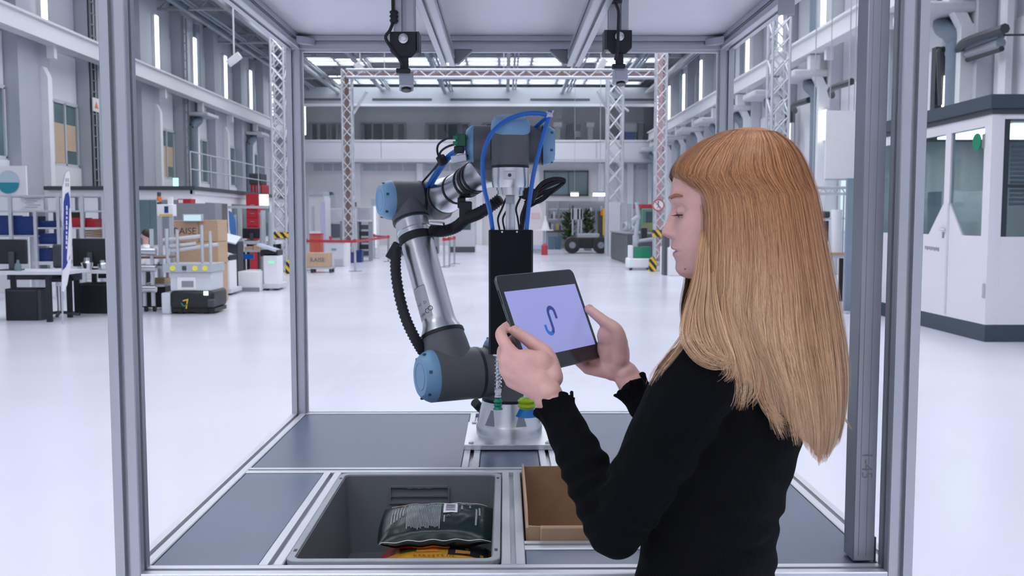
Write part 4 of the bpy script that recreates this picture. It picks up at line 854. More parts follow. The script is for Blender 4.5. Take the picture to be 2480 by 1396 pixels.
for py in ys:
    fpx, bpx, hw = [np.interp(py, tabh[:, 0], tabh[:, i]) for i in (1, 2, 3)]; hw /= 1000
    ff, fb = (1790-fpx)*psc, (1790-bpx)*psc; c = (ff+fb)/2
    if py > 560: c = c+(ff-c)*0.35*min(1, (py-560)/90)
    mid = (1790-np.interp(py, prof[:, 0], prof[:, 1]))*psc if 484 <= py <= 660 else ff
    bmp = mid-ff
    sg = np.interp(py, [484, 500, 545, 565, 577, 583, 590, 615, 640], [0.012, 0.008, 0.0085, 0.0125, 0.0135, 0.013, 0.020, 0.022, 0.02])
    row = []
    for ph in phis:
        cs, sn = math.cos(ph), math.sin(ph); ex = 2.25
        x = math.copysign(abs(cs)**(2/ex), cs); y = math.copysign(abs(sn)**(2/ex), sn)
        F = c+(ff-c)*x if cs > 0 else c+(c-fb)*x; L_ = hw*y
        if cs > 0:
            F += bmp*math.exp(-(L_/sg)**2)
            # nostril wing
            F += 0.006*math.exp(-((py-567)/8)**2)*math.exp(-((abs(L_)-0.0135)/0.006)**2)
            # eye socket, cheek
            F -= 0.0075*math.exp(-((py-508)/13)**2)*math.exp(-((abs(L_)-0.030)/0.015)**2)
            F += 0.003*math.exp(-((py-548)/24)**2)*math.exp(-((abs(L_)-0.040)/0.02)**2)
            F -= 0.0028*math.exp(-((py-608)/2.2)**2)*math.exp(-(abs(L_)/0.024)**4)*(1 if py > 600 else 0)
            # nostril
            F -= 0.007*math.exp(-((py-574)/2.6)**2)*math.exp(-((abs(L_)-0.0075)/0.0035)**2)
        row.append(HC+hd*F+hl*L_+Vector((0, 0, (512-py)*psc)))
    rings_.append(row)
hm = MB(); hm.rings(rings_)
neck = MB(); neck.tube([Vector((0.378, 1.455, 1.33)), Vector((0.366, 1.462, 1.40)), HC+hd*(-0.012)+Vector((0, 0, -0.085))], [0.062, 0.052, 0.052], 24)
# lips as darker faces of the head itself
mids = []
nf = len(hm.f)
lipf = set()
for i in range(len(ys)-1):
    if 596 <= ys[i] <= 620:
        for j in range(nphi):
            if abs(phis[j]) < 0.9 and abs(rings_[i][j].dot(hl)-HC.dot(hl)) < 0.021*max(0.0, 1-abs((ys[i]-608)/13)**2): lipf.add(i*nphi+j)
hm.m = [1 if q in lipf else 0 for q in range(nf)]
# eyes: ball, iris, lids, lashes, brow
ex_ = MB()
for s in (-1, 1):
    ec = HC+hd*((1790-1656)*psc)+hl*(0.030*s)+Vector((0, 0, (512-513.5)*psc)); r_ = 0.0118
    ex_.ell(ec, r_, 20, 14, 2); look = (hd*0.9+Vector((0, 0, -0.42))-hl*(0.05*s)).normalized()
    ex_.lathe(ec+look*(r_*0.86), look, [(0, 0.0058), (0.0016, 0.0052), (0.0021, 0.003)], 16, 3)
    # upper lid: shell over the upper two thirds, lower lid: shell under
    for (e0, e1, rr, nn) in ((-0.42, 1.35, 1.06, 12), (-1.3, -0.62, 1.04, 6)):
        rs = []
        for i in range(nn+1):
            el = e0+(e1-e0)*i/nn; rs.append([ec+(hd*math.cos(el)*math.cos(az)+hl*math.cos(el)*math.sin(az)+Vector((0, 0, math.sin(el))))*r_*rr for az in np.linspace(-1.5, 1.5, 18)])
        o = len(ex_.v); n = 18
        ex_.add([p for q in rs for p in q], [(a*n+b, a*n+b+1, (a+1)*n+b+1, (a+1)*n+b) for a in range(nn) for b in range(n-1)], 0)
    for i in range(22):
        az = -1.2+2.4*i/21; p = ec+(hd*math.cos(az)*0.92+hl*math.sin(az)*0.92+Vector((0, 0, -0.38)))*r_*1.11; d = (hd*math.cos(az*0.9)+hl*math.sin(az*0.9)*1.2+Vector((0, 0, -0.22))).normalized()
        ex_.tube([p, p+d*0.005, p+d*0.0095+Vector((0, 0, 0.0012))], [0.0010, 0.0006, 0.0002], 4, 4)
    bp = []
    for i in range(9):
        t = i/8; Lb = (0.012+0.040*t)*s; F = (1790-1623.5)*psc-0.0105*(abs(Lb)/0.05)**2*1.3-0.0006; bp.append(HC+hd*F+hl*Lb+Vector((0, 0, (512-481)*psc+0.004*math.sin(t*PI*0.8))))
    ex_.tube(bp, [0.0018, 0.0032, 0.0034, 0.0033, 0.0031, 0.0028, 0.0024, 0.0018, 0.001], 8, 5)
# small mole and chin-side mark
ex_.ell(W(1659, 652, Yh-0.045), 0.0014, 8, 6, 5)
# ---- hands
def hand(pts, forearm):
    m = MB(); cw = forearm[-1]
    chain(m, forearm, [0.030, 0.0255, 0.0235][-len(forearm):], 18)
    for f in pts['fingers']:
        chain(m, f, pts['fr'], 12)
    th = pts['thumb']; chain(m, th, [0.0185, 0.0145, 0.0115, 0.0092][-len(th):], 12)
    mc = [f[0] for f in pts['fingers']]
    for a in mc: chain(m, [cw, cw.lerp(a, 0.55), a], [0.0175, 0.0150, 0.0118], 12)
    for a, b in zip(mc, mc[1:]): chain(m, [a, b], [0.0112, 0.0108], 10)
    for q, r_ in pts.get('extra', []): m.ell(q, r_)
    return fuse(m, 0.0021, 9, 0.5)
lw = W(1328, 955, 1.485)
LHf = [[W(1231, 846, 1.505), W(1213, 812, 1.520), W(1222, 796, 1.548), T(0.012, 0.093, -0.0140)],
       [W(1223, 874, 1.500), W(1217, 852, 1.532), W(1226, 836, 1.566), T(0.020, 0.070, -0.0165)],
       [W(1226, 900, 1.500), W(1222, 886, 1.532), W(1232, 868, 1.566), T(0.018, 0.052, -0.0165)],
       [W(1239, 924, 1.503), W(1236, 914, 1.528), W(1244, 898, 1.556), T(0.015, 0.036, -0.015)]]
lth = [W(1338, 915, 1.500), W(1324, 862, 1.522), W(1284, 828, 1.5345), W(1246, 801, 1.5405)]
LHV, LHFc = hand({'fingers': LHf, 'fr': [0.0112, 0.0100, 0.0088, 0.0076], 'thumb': lth, 'extra': [(W(1275, 892, 1.500), (0.034, 0.016, 0.032)), (W(1305, 892, 1.502), (0.026, 0.016, 0.030)), (W(1305, 935, 1.490), (0.026, 0.018, 0.026))]}, [WRL+(ELL-WRL)*0.14, lw+Vector((0.004, 0, -0.012)), lw])
rw = W(1516, 905, 1.728)
RHf = [[T(0.2600, 0.045, -0.036), T(0.240, 0.070, -0.044), T(0.214, 0.082, -0.034), T(0.194, 0.086, -0.0155)],
       [T(0.2560, 0.026, -0.040), T(0.232, 0.052, -0.046), T(0.204, 0.062, -0.034), T(0.185, 0.064, -0.0155)],
       [T(0.2510, 0.008, -0.041), T(0.228, 0.032, -0.046), T(0.202, 0.040, -0.034), T(0.184, 0.042, -0.0155)],
       [T(0.2450, -0.010, -0.038), T(0.226, 0.012, -0.042), T(0.206, 0.020, -0.031), T(0.192, 0.022, -0.0150)]]
rth = [W(1502, 868, 1.722), W(1494, 806, 1.712), W(1462, 778, 1.722), T(0.2400, 0.094, 0.0105)]
RHV, RHFc = hand({'fingers': RHf, 'fr': [0.0110, 0.0098, 0.0086, 0.0075], 'thumb': rth, 'extra': [(W(1484, 842, 1.728), (0.030, 0.020, 0.040)), (W(1488, 888, 1.732), (0.030, 0.020, 0.028)), (W(1476, 815, 1.722), (0.024, 0.016, 0.026)), (W(1500, 860, 1.724), (0.020, 0.018, 0.034))]}, [WRR+(ELR-WRR)*0.14, rw+Vector((0.006, 0, -0.012)), rw])
nails = MB()
def nail(tip, prev, out, r_=0.0052):
    d = (tip-prev).normalized(); o_ = (out-d*out.dot(d)).normalized(); s = d.cross(o_); c = tip+o_*0.0070-d*0.001
    Mx = Matrix((s, d, o_)).transposed().to_4x4(); Mx.translation = c; nails.ell((0, 0, 0), (r_, r_*1.25, 0.0022), 12, 8, 6, Mx)
nail(lth[-1], lth[-2], tn+tu*0.2); nail(rth[-1], rth[-2], tn+tu*0.2)
# ---- join into ONE body mesh
allb = MB(); allb.add(BV, BF, 0)
o = len(allb.f); base = len(allb.v); allb.v += [tuple(p) for p in hm.v]; allb.f += [tuple(i+base for i in q) for q in hm.f]; allb.m += hm.m
allb.add(neck.v, neck.f, 0)
base = len(allb.v); allb.v += [tuple(p) for p in ex_.v]; allb.f += [tuple(i+base for i in q) for q in ex_.f]; allb.m += ex_.m
allb.add([tuple(p) for p in LHV], LHFc, 0); allb.add([tuple(p) for p in RHV], RHFc, 0)
base = len(allb.v); allb.v += [tuple(p) for p in nails.v]; allb.f += [tuple(i+base for i in q) for q in nails.f]; allb.m += nails.m
allb.build('body', [SKIN, LIPM, EYEW, IRIS, LASH, BROW, NAIL], woman, ang=180)
# ---- clothes
KNIT = mat('black_rib_knit', (0.0035, 0.0037, 0.0048), 0.9, var=0.25, scale=6, bump=0.0, spec=0.08, sheen=0.015)
def ribbed(m_):
    nt = m_.node_tree; N = nt.nodes; L = nt.links; b = N['Principled BSDF']
    uv = N.new('ShaderNodeTexCoord'); wv = N.new('ShaderNodeTexWave'); wv.inputs['Scale'].default_value = 110; wv.inputs['Distortion'].default_value = 1.2; wv.bands_direction = 'X'
    bp = N.new('ShaderNodeBump'); bp.inputs['Strength'].default_value = 0.35; bp.inputs['Distance'].default_value = 0.001
    L.new(uv.outputs['Object'], wv.inputs['Vector']); L.new(wv.outputs['Fac'], bp.inputs['Height']); L.new(bp.outputs[0], b.inputs['Normal'])
ribbed(KNIT)
m = body_solid(0.0045, legs=False)
SV, SF = fuse(m, 0.0048, 6)
# folds: gathers round the elbow, waist and under the arm
from mathutils import kdtree
def fold(p, c, axis, amp, freq, rad, ph=0.0):
    d = Vector(p)-c; t = d.dot(axis); r2 = d.length/rad
    return amp*math.sin(t*freq+ph+3.0*mnoise.noise(Vector(p)*14))*math.exp(-r2*r2)
uaL = (ELL-SHL).normalized(); faL = (WRL-ELL).normalized()
me = bpy.data.meshes.new('s'); me.from_pydata([tuple(p) for p in SV], [], SF); me.update(); nrmS = [v.normal.copy() for v in me.vertices]
SV2 = []
for p, n_ in zip(SV, nrmS):
    P_ = Vector(p); a = 0.0
    a += fold(p, ELL+faL*0.07, faL, 0.0030, 210, 0.085) + fold(p, ELL-uaL*0.05, uaL, 0.0022, 160, 0.07, 1.0)
    a += fold(p, Vector((0.40, 1.38, 1.06)), Vector((0.15, 0.1, 1)).normalized(), 0.0030, 130, 0.16, 0.5)
    a += fold(p, Vector((0.30, 1.33, 1.21)), Vector((0.6, 0.1, 0.8)).normalized(), 0.0028, 120, 0.09)
    a += fold(p, ELR+(WRR-ELR)*0.5, (WRR-ELR).normalized(), 0.0022, 190, 0.10)
    a += 0.0018*mnoise.noise(P_*16)
    SV2.append(tuple(P_+n_*a))
bpy.data.meshes.remove(me)
sm = MB(); sm.add(SV2, SF); top = sm.build('knit_top', KNIT, woman, ang=180)
# frilled cuffs
for W_, E2 in ((WRL, ELL), (WRR, ELR)):
    d = (W_-E2).normalized(); u, v, w_ = basis(d); rs = []; n = 72
    for k, (t, rr) in enumerate(((-0.012, 0.0300), (0.004, 0.0310), (0.012, 0.0322), (0.019, 0.0345), (0.0200, 0.0335), (0.010, 0.0300), (-0.006, 0.0285))):
        fr_ = max(0, t)/0.019
        rs.append([W_+d*(t+0.0035*fr_*math.sin(i*2*PI/n*7+1.3)+0.0018*fr_*math.sin(i*2*PI/n*13))+(u*math.cos(2*PI*i/n)+v*math.sin(2*PI*i/n))*(rr+0.0032*fr_*math.sin(i*2*PI/n*11)) for i in range(n)])
    mc = MB(); mc.rings(rs, caps=False); mc.build('frilled_cuff', KNIT, woman, ang=180)
# trousers
m = MB(); m.rings([ering((c[1], c[2]), c[3]-0.003, c[4]-0.003, c[0]) for c in [(0.84, 0.308, 1.430, 0.152, 0.108)]+torso[:2]+[(0.99, 0.319, 1.436, 0.132, 0.096)]])
for hp, kn, an in hips: chain(m, [hp, kn, an+Vector((0, 0, 0.0))], [0.088, 0.068, 0.062])
PV, PF = fuse(m, 0.008, 4)
OLV = mat('olive_twill', (0.055, 0.058, 0.040), 0.8, var=0.1, scale=80, bump=0.15, bscale=600)
pm = MB(); pm.add([tuple(p) for p in PV], PF); tr = pm.build('trousers', OLV, woman, ang=180)
for hp, kn, an in hips:
    m = MB(); c = an+fw*0.045; m.ell((c.x, c.y, 0.045), (0.05, 0.05, 0.04)); m.ell((c.x+fw.x*0.06, c.y+fw.y*0.06, 0.035), (0.045, 0.045, 0.03)); m.ell((an.x-fw.x*0.03, an.y-fw.y*0.03, 0.045), (0.038, 0.038, 0.042)); m.cyl((an.x, an.y, 0.04), (an.x, an.y, 0.12), 0.045)
    V_, F_ = fuse(m, 0.006, 3); V_[:, 2] = np.maximum(V_[:, 2], 0.002); sm = MB(); sm.add([tuple(p) for p in V_], F_); sm.build('shoe', WHITE, woman, ang=180)

# ---- hair
HAIR = bpy.data.materials.new('strawberry_blonde_hair'); HAIR.use_nodes = True
def hair_mat(m_):
    nt = m_.node_tree; N = nt.nodes; L = nt.links; b = N['Principled BSDF']; uv = N.new('ShaderNodeUVMap'); uv.uv_map = 'UVMap'
    mp = N.new('ShaderNodeMapping'); mp.inputs['Scale'].default_value = (260, 2.0, 1); L.new(uv.outputs[0], mp.inputs['Vector'])
    nz = N.new('ShaderNodeTexNoise'); nz.inputs['Scale'].default_value = 1.0; nz.inputs['Detail'].default_value = 4; nz.inputs['Roughness'].default_value = 0.65; L.new(mp.outputs[0], nz.inputs['Vector'])
    sp = N.new('ShaderNodeSeparateXYZ'); L.new(uv.outputs[0], sp.inputs[0])
    r1 = N.new('ShaderNodeValToRGB'); L.new(nz.outputs['Fac'], r1.inputs['Fac']); r1.color_ramp.elements[0].position = 0.38; r1.color_ramp.elements[1].position = 0.64
    r1.color_ramp.elements[0].color = (0.20, 0.075, 0.030, 1); r1.color_ramp.elements[1].color = (0.80, 0.37, 0.15, 1)
    r2 = N.new('ShaderNodeValToRGB'); L.new(nz.outputs['Fac'], r2.inputs['Fac']); r2.color_ramp.elements[0].position = 0.38; r2.color_ramp.elements[1].position = 0.64
    r2.color_ramp.elements[0].color = (0.30, 0.14, 0.065, 1); r2.color_ramp.elements[1].color = (0.95, 0.66, 0.40, 1)
    mx = N.new('ShaderNodeMix'); mx.data_type = 'RGBA'; mr = N.new('ShaderNodeMapRange'); mr.inputs[1].default_value = 0.25; mr.inputs[2].default_value = 0.95
    L.new(sp.outputs[1], mr.inputs[0]); L.new(mr.outputs[0], mx.inputs[0]); L.new(r1.outputs[0], mx.inputs[6]); L.new(r2.outputs[0], mx.inputs[7]); L.new(mx.outputs[2], b.inputs['Base Color'])
    b.inputs['Roughness'].default_value = 0.36; b.inputs['Specular IOR Level'].default_value = 0.5
    bp = N.new('ShaderNodeBump'); bp.inputs['Strength'].default_value = 0.25; bp.inputs['Distance'].default_value = 0.001; L.new(nz.outputs['Fac'], bp.inputs['Height']); L.new(bp.outputs[0], b.inputs['Normal'])
hair_mat(HAIR)
ht = np.array([  # py, left px, right px, half depth, centre Y
    (308, 1800, 1822, 0.008, 1.470), (312, 1768, 1850, 0.034, 1.470), (322, 1735, 1880, 0.052, 1.470), (340, 1698, 1905, 0.069, 1.470), (362, 1664, 1925, 0.080, 1.470), (388, 1638, 1940, 0.087, 1.470), (412, 1626, 1951, 0.091, 1.470), (430, 1628, 1957, 0.092, 1.469), (446, 1648, 1961, 0.092, 1.468), (466, 1684, 1967, 0.091, 1.467), (520, 1691, 1978, 0.092, 1.464),
    (600, 1690, 1993, 0.094, 1.458), (680, 1684, 2009, 0.099, 1.448), (760, 1668, 2025, 0.106, 1.436), (820, 1668, 2035, 0.110, 1.424), (880, 1690, 2041, 0.108, 1.412), (940, 1730, 2040, 0.100, 1.400), (1000, 1775, 2034, 0.092, 1.388), (1050, 1810, 2022, 0.084, 1.380), (1100, 1850, 2004, 0.07, 1.374)], float)
def hair_pt(py, th, out=0.0):
    l, r_, d, yc = [np.interp(py, ht[:, 0], ht[:, i]) for i in (1, 2, 3, 4)]
    cx = (l+r_)/2; hw = (r_-l)/2; c, s = math.cos(th), math.sin(th); f = abs(c)**0.8; g = abs(s)**0.8
    if c > 0:
        w_ = min(1.0, max(0.0, (py-390)/90))*min(1.0, max(0.0, (920-py)/200)); w_ = w_*w_*(3-2*w_); f = f*(1-w_)+w_*(1-(1-c)**2.6); g = g*(1-w_)+w_*abs(s)**0.5
    px = cx-hw*math.copysign(f, c); yy = yc-d*math.copysign(g, s)
    p = W(px, py, yc); q = Vector((p.x*1.0, yy, p.z)); 
    if out: q += Vector((-c*0.9, -s, 0.25 if py < 400 else 0)).normalized()*out
    return q
def y_end(th):
    t = 0.5-0.5*math.cos(th)        # 0 at the face side, 1 at the back
    return 8*mnoise.noise(Vector((math.cos(th)*3.5, math.sin(th)*3.5, 9.0)))+8*mnoise.noise(Vector((math.cos(th)*11, math.sin(th)*11, 3.0)))+float(np.interp(t, [0, 0.12, 0.30, 0.42, 0.52, 0.62, 0.80, 1], [832, 860, 915, 995, 1075, 1096, 1060, 1005]))
nth, nv = 240, 64; vs = []; uvs = []
for j in range(nv+1):
    v = j/nv
    for i in range(nth):
        th = 2*PI*i/nth; ye = y_end(th)-14; py = 308+(ye-308)*v**1.25
        lock = 0.0040*mnoise.noise(Vector((math.cos(th)*7, math.sin(th)*7, v*1.3)))+0.0010*mnoise.noise(Vector((math.cos(th)*21, math.sin(th)*21, v*2.0+5)))
        vs.append(hair_pt(py, th, -0.004+lock*(0.3+v))); uvs.append((i/nth, v))
m = MB(); m.add(vs, [(j*nth+i, j*nth+(i+1) % nth, (j+1)*nth+(i+1) % nth, (j+1)*nth+i) for j in range(nv) for i in range(nth)])
inner = len(m.v)
hairo = m.build('hair', HAIR, woman, ang=180)
lay = hairo.data.uv_layers.new(name='UVMap'); li = np.empty(len(hairo.data.loops), int); hairo.data.loops.foreach_get('vertex_index', li)
ua_ = np.array(uvs)[li]; lay.data.foreach_set('uv', ua_.ravel())
so_ = hairo.modifiers.new('thickness', 'SOLIDIFY'); so_.thickness = 0.006; so_.offset = -1
# loose strands: slim ribbons lying on the hair, thinning to wisps at the ends
NS = 15000; K = 20; V_ = []; F_ = []; U_ = []
for s in range(NS):
    th = rng.uniform(0, 2*PI); near = math.sin(th) > -0.3
    if not near and rng.random() < 0.5: continue
    v0 = 0.0 if rng.random() < 0.55 else rng.uniform(0.05, 0.6); ext = min(8, rng.normal(-8, 14)) if rng.random() < 0.85 else rng.uniform(-160, 14)
    wl = rng.uniform(0.0, 0.0035)*(1 if rng.random() < 0.93 else 2.6); ph = rng.uniform(0, 6.28); fr_ = rng.uniform(2, 6); drift = rng.normal(0, 0.05); wd = rng.uniform(0.00014, 0.00042); uo = rng.uniform(0, 1)
    curl = rng.uniform(0, 0.05) if rng.random() < 0.3 else 0
    o = len(V_)
    for k in range(K+1):
        v = v0+(1-v0)*k/K; t2 = th+drift*v+0.02*math.sin(fr_*v*2+ph)+0.022*max(0, v-0.3)*math.sin(v*9+2.5*mnoise.noise(Vector((math.cos(th)*4, math.sin(th)*4, 1)))*2)+curl*max(0, v-0.75)*4*math.sin(ph)
        ye = y_end(t2)+ext; py = 308+(ye-308)*v**1.25
        lock = 0.0040*mnoise.noise(Vector((math.cos(t2)*7, math.sin(t2)*7, v*1.3)))+0.0010*mnoise.noise(Vector((math.cos(t2)*21, math.sin(t2)*21, v*2.0+5)))
        p = hair_pt(py, t2, -0.004+lock*(0.3+v)+0.0006+wl*max(0.0, math.sin(v*PI))**0.5+0.006*max(0, v-0.8)*wl/0.0035)
        tan = Vector((math.sin(t2), -math.cos(t2), 0)); ww = wd*(1-0.75*max(0, (v-0.7)/0.3))*(0.5 if k == 0 else 1)
        V_.append(p+tan*ww); V_.append(p-tan*ww); U_ += [(uo, v), (uo+0.003, v)]
    F_ += [(o+2*k, o+2*k+1, o+2*k+3, o+2*k+2) for k in range(K)]
Mi = WM[woman.name].inverted()
me = bpy.data.meshes.new('hair_strands'); me.from_pydata([tuple(Mi @ p) for p in V_], [], F_); me.materials.append(HAIR); me.polygons.foreach_set('use_smooth', [True]*len(F_))
lay = me.uv_layers.new(name='UVMap'); li = np.empty(len(me.loops), int); me.loops.foreach_get('vertex_index', li); lay.data.foreach_set('uv', np.array(U_)[li].ravel())
hs_ = bpy.data.objects.new('hair_strands', me); COL.objects.link(hs_); hs_.parent = woman; hs_['kind'] = 'stuff'
# flyaway wisps at the collar and the back edge
m = MB()
for (pts) in ([(1672, 700, 1.40), (1668, 760, 1.38), (1640, 840, 1.36), (1590, 915, 1.35), (1572, 940, 1.35)], [(1690, 780, 1.37), (1650, 850, 1.35), (1610, 880, 1.345), (1585, 910, 1.345)], [(2020, 900, 1.40), (2035, 980, 1.39), (2058, 1040, 1.385)], [(2015, 940, 1.40), (2030, 1010, 1.39), (2035, 1050, 1.385)],
              [(1680, 800, 1.36), (1720, 850, 1.335), (1770, 870, 1.325), (1800, 900, 1.32)], [(1690, 830, 1.36), (1665, 870, 1.33), (1660, 930, 1.31)], [(1690, 700, 1.40), (1672, 760, 1.38), (1668, 800, 1.37)]):
    for k in range(6):
        pp = [W(a+rng.normal(0, 5), b+rng.normal(0, 5), c) for a, b, c in pts]; m.tube(spline(pp, 6), [0.00032]*(6*(len(pp)-1))+[0.0001], 4)
wo = m.build('hair_wisps', HAIR, woman); wo['kind'] = 'stuff'
lay = wo.data.uv_layers.new(name='UVMap'); n = len(wo.data.loops); lay.data.foreach_set('uv', np.tile([0.37, 0.9], n).ravel())
# loose locks falling over the near shoulder and the back
locks = [([(1700, 560, 1.362), (1690, 680, 1.345), (1672, 760, 1.315), (1668, 815, 1.285), (1700, 862, 1.262), (1745, 882, 1.256), (1775, 872, 1.256)], 0.011),
         ([(1712, 560, 1.36), (1704, 680, 1.342), (1695, 770, 1.312), (1715, 840, 1.272), (1750, 872, 1.258), (1782, 880, 1.258)], 0.011),
         ([(1725, 600, 1.358), (1725, 720, 1.335), (1742, 810, 1.295), (1765, 870, 1.262), (1768, 905, 1.258), (1752, 925, 1.256)], 0.010),
         ([(1750, 640, 1.355), (1760, 760, 1.325), (1785, 850, 1.285), (1800, 920, 1.268), (1797, 965, 1.268), (1790, 1000, 1.27)], 0.010),
         ([(1790, 700, 1.348), (1805, 820, 1.320), (1825, 900, 1.295), (1828, 950, 1.285), (1805, 985, 1.280)], 0.009),
         ([(1815, 760, 1.340), (1835, 880, 1.312), (1850, 960, 1.300), (1880, 1010, 1.300), (1910, 1028, 1.302)], 0.009),
         ([(1845, 800, 1.336), (1862, 920, 1.312), (1880, 1010, 1.304), (1905, 1075, 1.305)], 0.010),
         ([(1690, 660, 1.36), (1676, 740, 1.335), (1660, 810, 1.300), (1625, 862, 1.285), (1590, 905, 1.285), (1573, 940, 1.290)], 0.006),
         ([(1692, 640, 1.37), (1684, 700, 1.36), (1670, 770, 1.345), (1664, 830, 1.33)], 0.010),
         ([(1900, 820, 1.330), (1915, 940, 1.308), (1925, 1030, 1.300), (1935, 1090, 1.303)], 0.010)]
for pts, rad in locks:
    V_ = []; F_ = []; U_ = []; n_s = 85 if rad > 0.007 else 40
    for s in range(n_s):
        a = rng.uniform(0, 2*PI); rr = rad*math.sqrt(rng.random()); cut = rng.uniform(0.66, 1.0)**0.7; wob = rng.normal(0, 7)
        sp0 = spline([W(px+wob*(i/len(pts))**2*2, py, Y+(0.04 if i == 0 else 0)) for i, (px, py, Y) in enumerate(pts)], 5); m_ = max(4, int(len(sp0)*cut)); sp0 = sp0[:m_]; o = len(V_); uo = rng.random(); w0 = rng.uniform(0.0002, 0.00042)
        for k, p in enumerate(sp0):
            t = k/(len(sp0)-1); sp_r = rr*(0.25+0.95*math.sin(min(1, t*1.1)*PI*0.80))+0.004*max(0, t-0.75)*math.sin(a*3); d = (sp0[min(k+1, m_-1)]-sp0[max(k-1, 0)]).normalized(); v = Vector((0, -1, 0)); v = (v-d*v.dot(d)).normalized(); u = v.cross(d)
            q = p+u*(math.cos(a)*sp_r)+v*(math.sin(a)*sp_r*0.45); side = d.cross(Vector((0, -1, 0.15))).normalized()*w0*(1-0.7*t)
            V_ += [q+side, q-side]; U_ += [(uo, 0.55+0.4*t), (uo+0.002, 0.55+0.4*t)]
        F_ += [(o+2*k, o+2*k+1, o+2*k+3, o+2*k+2) for k in range(m_-1)]
    me = bpy.data.meshes.new('hair_lock'); me.from_pydata([tuple(Mi @ p) for p in V_], [], F_); me.materials.append(HAIR); me.polygons.foreach_set('use_smooth', [True]*len(F_))
    lay = me.uv_layers.new(name='UVMap'); li = np.empty(len(me.loops), int); me.loops.foreach_get('vertex_index', li); lay.data.foreach_set('uv', np.array(U_)[li].ravel())
    lk = bpy.data.objects.new('hair_lock', me); COL.objects.link(lk); lk.parent = woman; lk['kind'] = 'stuff'
# ================================================================== THINGS IN THE HALL
def rect(px0, px1, py0, py1, Y):
    a = W(px0, py1, Y); b = W(px1, py0, Y); return a.x, b.x, a.z, b.z
def pbox(m, px0, px1, py0, py1, Y, d, mi=0, floor=False):
    x0, x1, z0, z1 = rect(px0, px1, py0, py1, Y); return m.box(x0, x1, Y, Y+d, 0 if floor else z0, z1, mi)
def part(par, nm, mt, px0, px1, py0, py1, Y, d, floor=False, bevel=0.0): return pbox(MB(), px0, px1, py0, py1, Y, d, 0, floor).build(nm, mt, par, bevel=bevel)
def gthing(name, label, cat, px, Y, group=None, z=0.0): return thing(name, label, cat, (W(px, 532, Y).x, Y, z), 0, group)
HAZ = None
def hazard_mat():
    m = bpy.data.materials.new('hazard_stripes'); m.use_nodes = True; nt = m.node_tree; N = nt.nodes; L = nt.links; b = N['Principled BSDF']
    tc = N.new('ShaderNodeTexCoord'); mp = N.new('ShaderNodeMapping'); mp.inputs['Rotation'].default_value = (0, R(40), 0); wv = N.new('ShaderNodeTexWave'); wv.inputs['Scale'].default_value = 2.0
    rp = N.new('ShaderNodeValToRGB'); rp.color_ramp.interpolation = 'CONSTANT'; rp.color_ramp.elements[0].color = (0.015, 0.015, 0.02, 1); rp.color_ramp.elements[1].color = (0.78, 0.50, 0.02, 1); rp.color_ramp.elements[1].position = 0.5
    L.new(tc.outputs['Object'], mp.inputs[0]); L.new(mp.outputs[0], wv.inputs[0]); L.new(wv.outputs['Fac'], rp.inputs[0]); L.new(rp.outputs[0], b.inputs['Base Color']); b.inputs['Roughness'].default_value = 0.5
    return m
HAZ = hazard_mat()
TRUS = mat('truss_aluminium', (0.60, 0.62, 0.66), 0.35, 0.5, var=0.03)
# ---- lattice columns
def lattice(x, y, z0, z1, w_, lab, inner=None, band=None, wedge=0):
    t = thing('lattice_column', lab, 'lattice column', (x, y, z0)); r_ = w_*0.07; h2 = w_/2
    for a in (-1, 1):
        for b in (-1, 1): MB().cyl((x+a*h2, y+b*h2, z0), (x+a*h2, y+b*h2, z1), r_*1.3, n=8).build('chord', TRUS, t)
    n = max(3, int((z1-z0)/(w_*1.15))); dz = (z1-z0)/n; m = MB()
    for i in range(n):
        for b in (-1, 1):
            s = 1 if i % 2 else -1
            m.cyl((x-h2*s, y+b*h2, z0+i*dz), (x+h2*s, y+b*h2, z0+(i+1)*dz), r_*0.75, n=6, caps=False); m.cyl((x+b*h2, y-h2*s, z0+i*dz), (x+b*h2, y+h2*s, z0+(i+1)*dz), r_*0.75, n=6, caps=False)
            m.cyl((x+h2*s, y+b*h2, z0+i*dz), (x-h2*s, y+b*h2, z0+(i+1)*dz), r_*0.75, n=6, caps=False)
    o = m.build('lacing', TRUS, t); o['kind'] = 'stuff'
    MB().box(x-h2*1.3, x+h2*1.3, y-h2*1.3, y+h2*1.3, z0, z0+0.03).build('base_plate', TRUS, t)
    if inner: MB().box(x-h2*0.55, x+h2*0.35, y-0.04, y+0.04, z0+0.3, z1).build('inner_duct', inner, t)
    if band: MB().box(x-h2*1.25, x+h2*1.25, y-h2*1.25, y+h2*1.25, band[0], band[1]).build('hazard_band', HAZ, t)
    return t
BRICKY = mat('brown_red_duct', (0.22, 0.13, 0.11), 0.6, var=0.05); PINK = mat('pale_red_duct', (0.66, 0.40, 0.40), 0.6, var=0.04)
x = W(677, 532, 27.2).x; lattice(x, 27.4, 0, 6.8, 0.36, 'lattice column with hazard band beside the red cabinet', None, (W(677, 577, 27.2).z, W(677, 563, 27.2).z))
x = W(845, 532, 34).x; c2 = lattice(x, 34, 0, 6.95, 0.34, 'slim lattice column with a brown duct inside, behind the barrier tape', BRICKY)
x = W(1487, 532, 40).x; lattice(x, 40, 0, 7.6, 0.62, 'pale wide lattice column beside the gallery crates')
x = W(1600, 532, 27.6).x; c4 = lattice(x, 27.8, 0, 6.5, 0.30, 'lattice column with a pale red duct and a round prohibition sign', PINK, (W(1600, 574, 27.6).z, W(1600, 557, 27.6).z))
x = W(1878, 532, 20).x; lattice(x, 20, 0, 5.8, 0.36, 'lattice column rising behind the blonde hair')
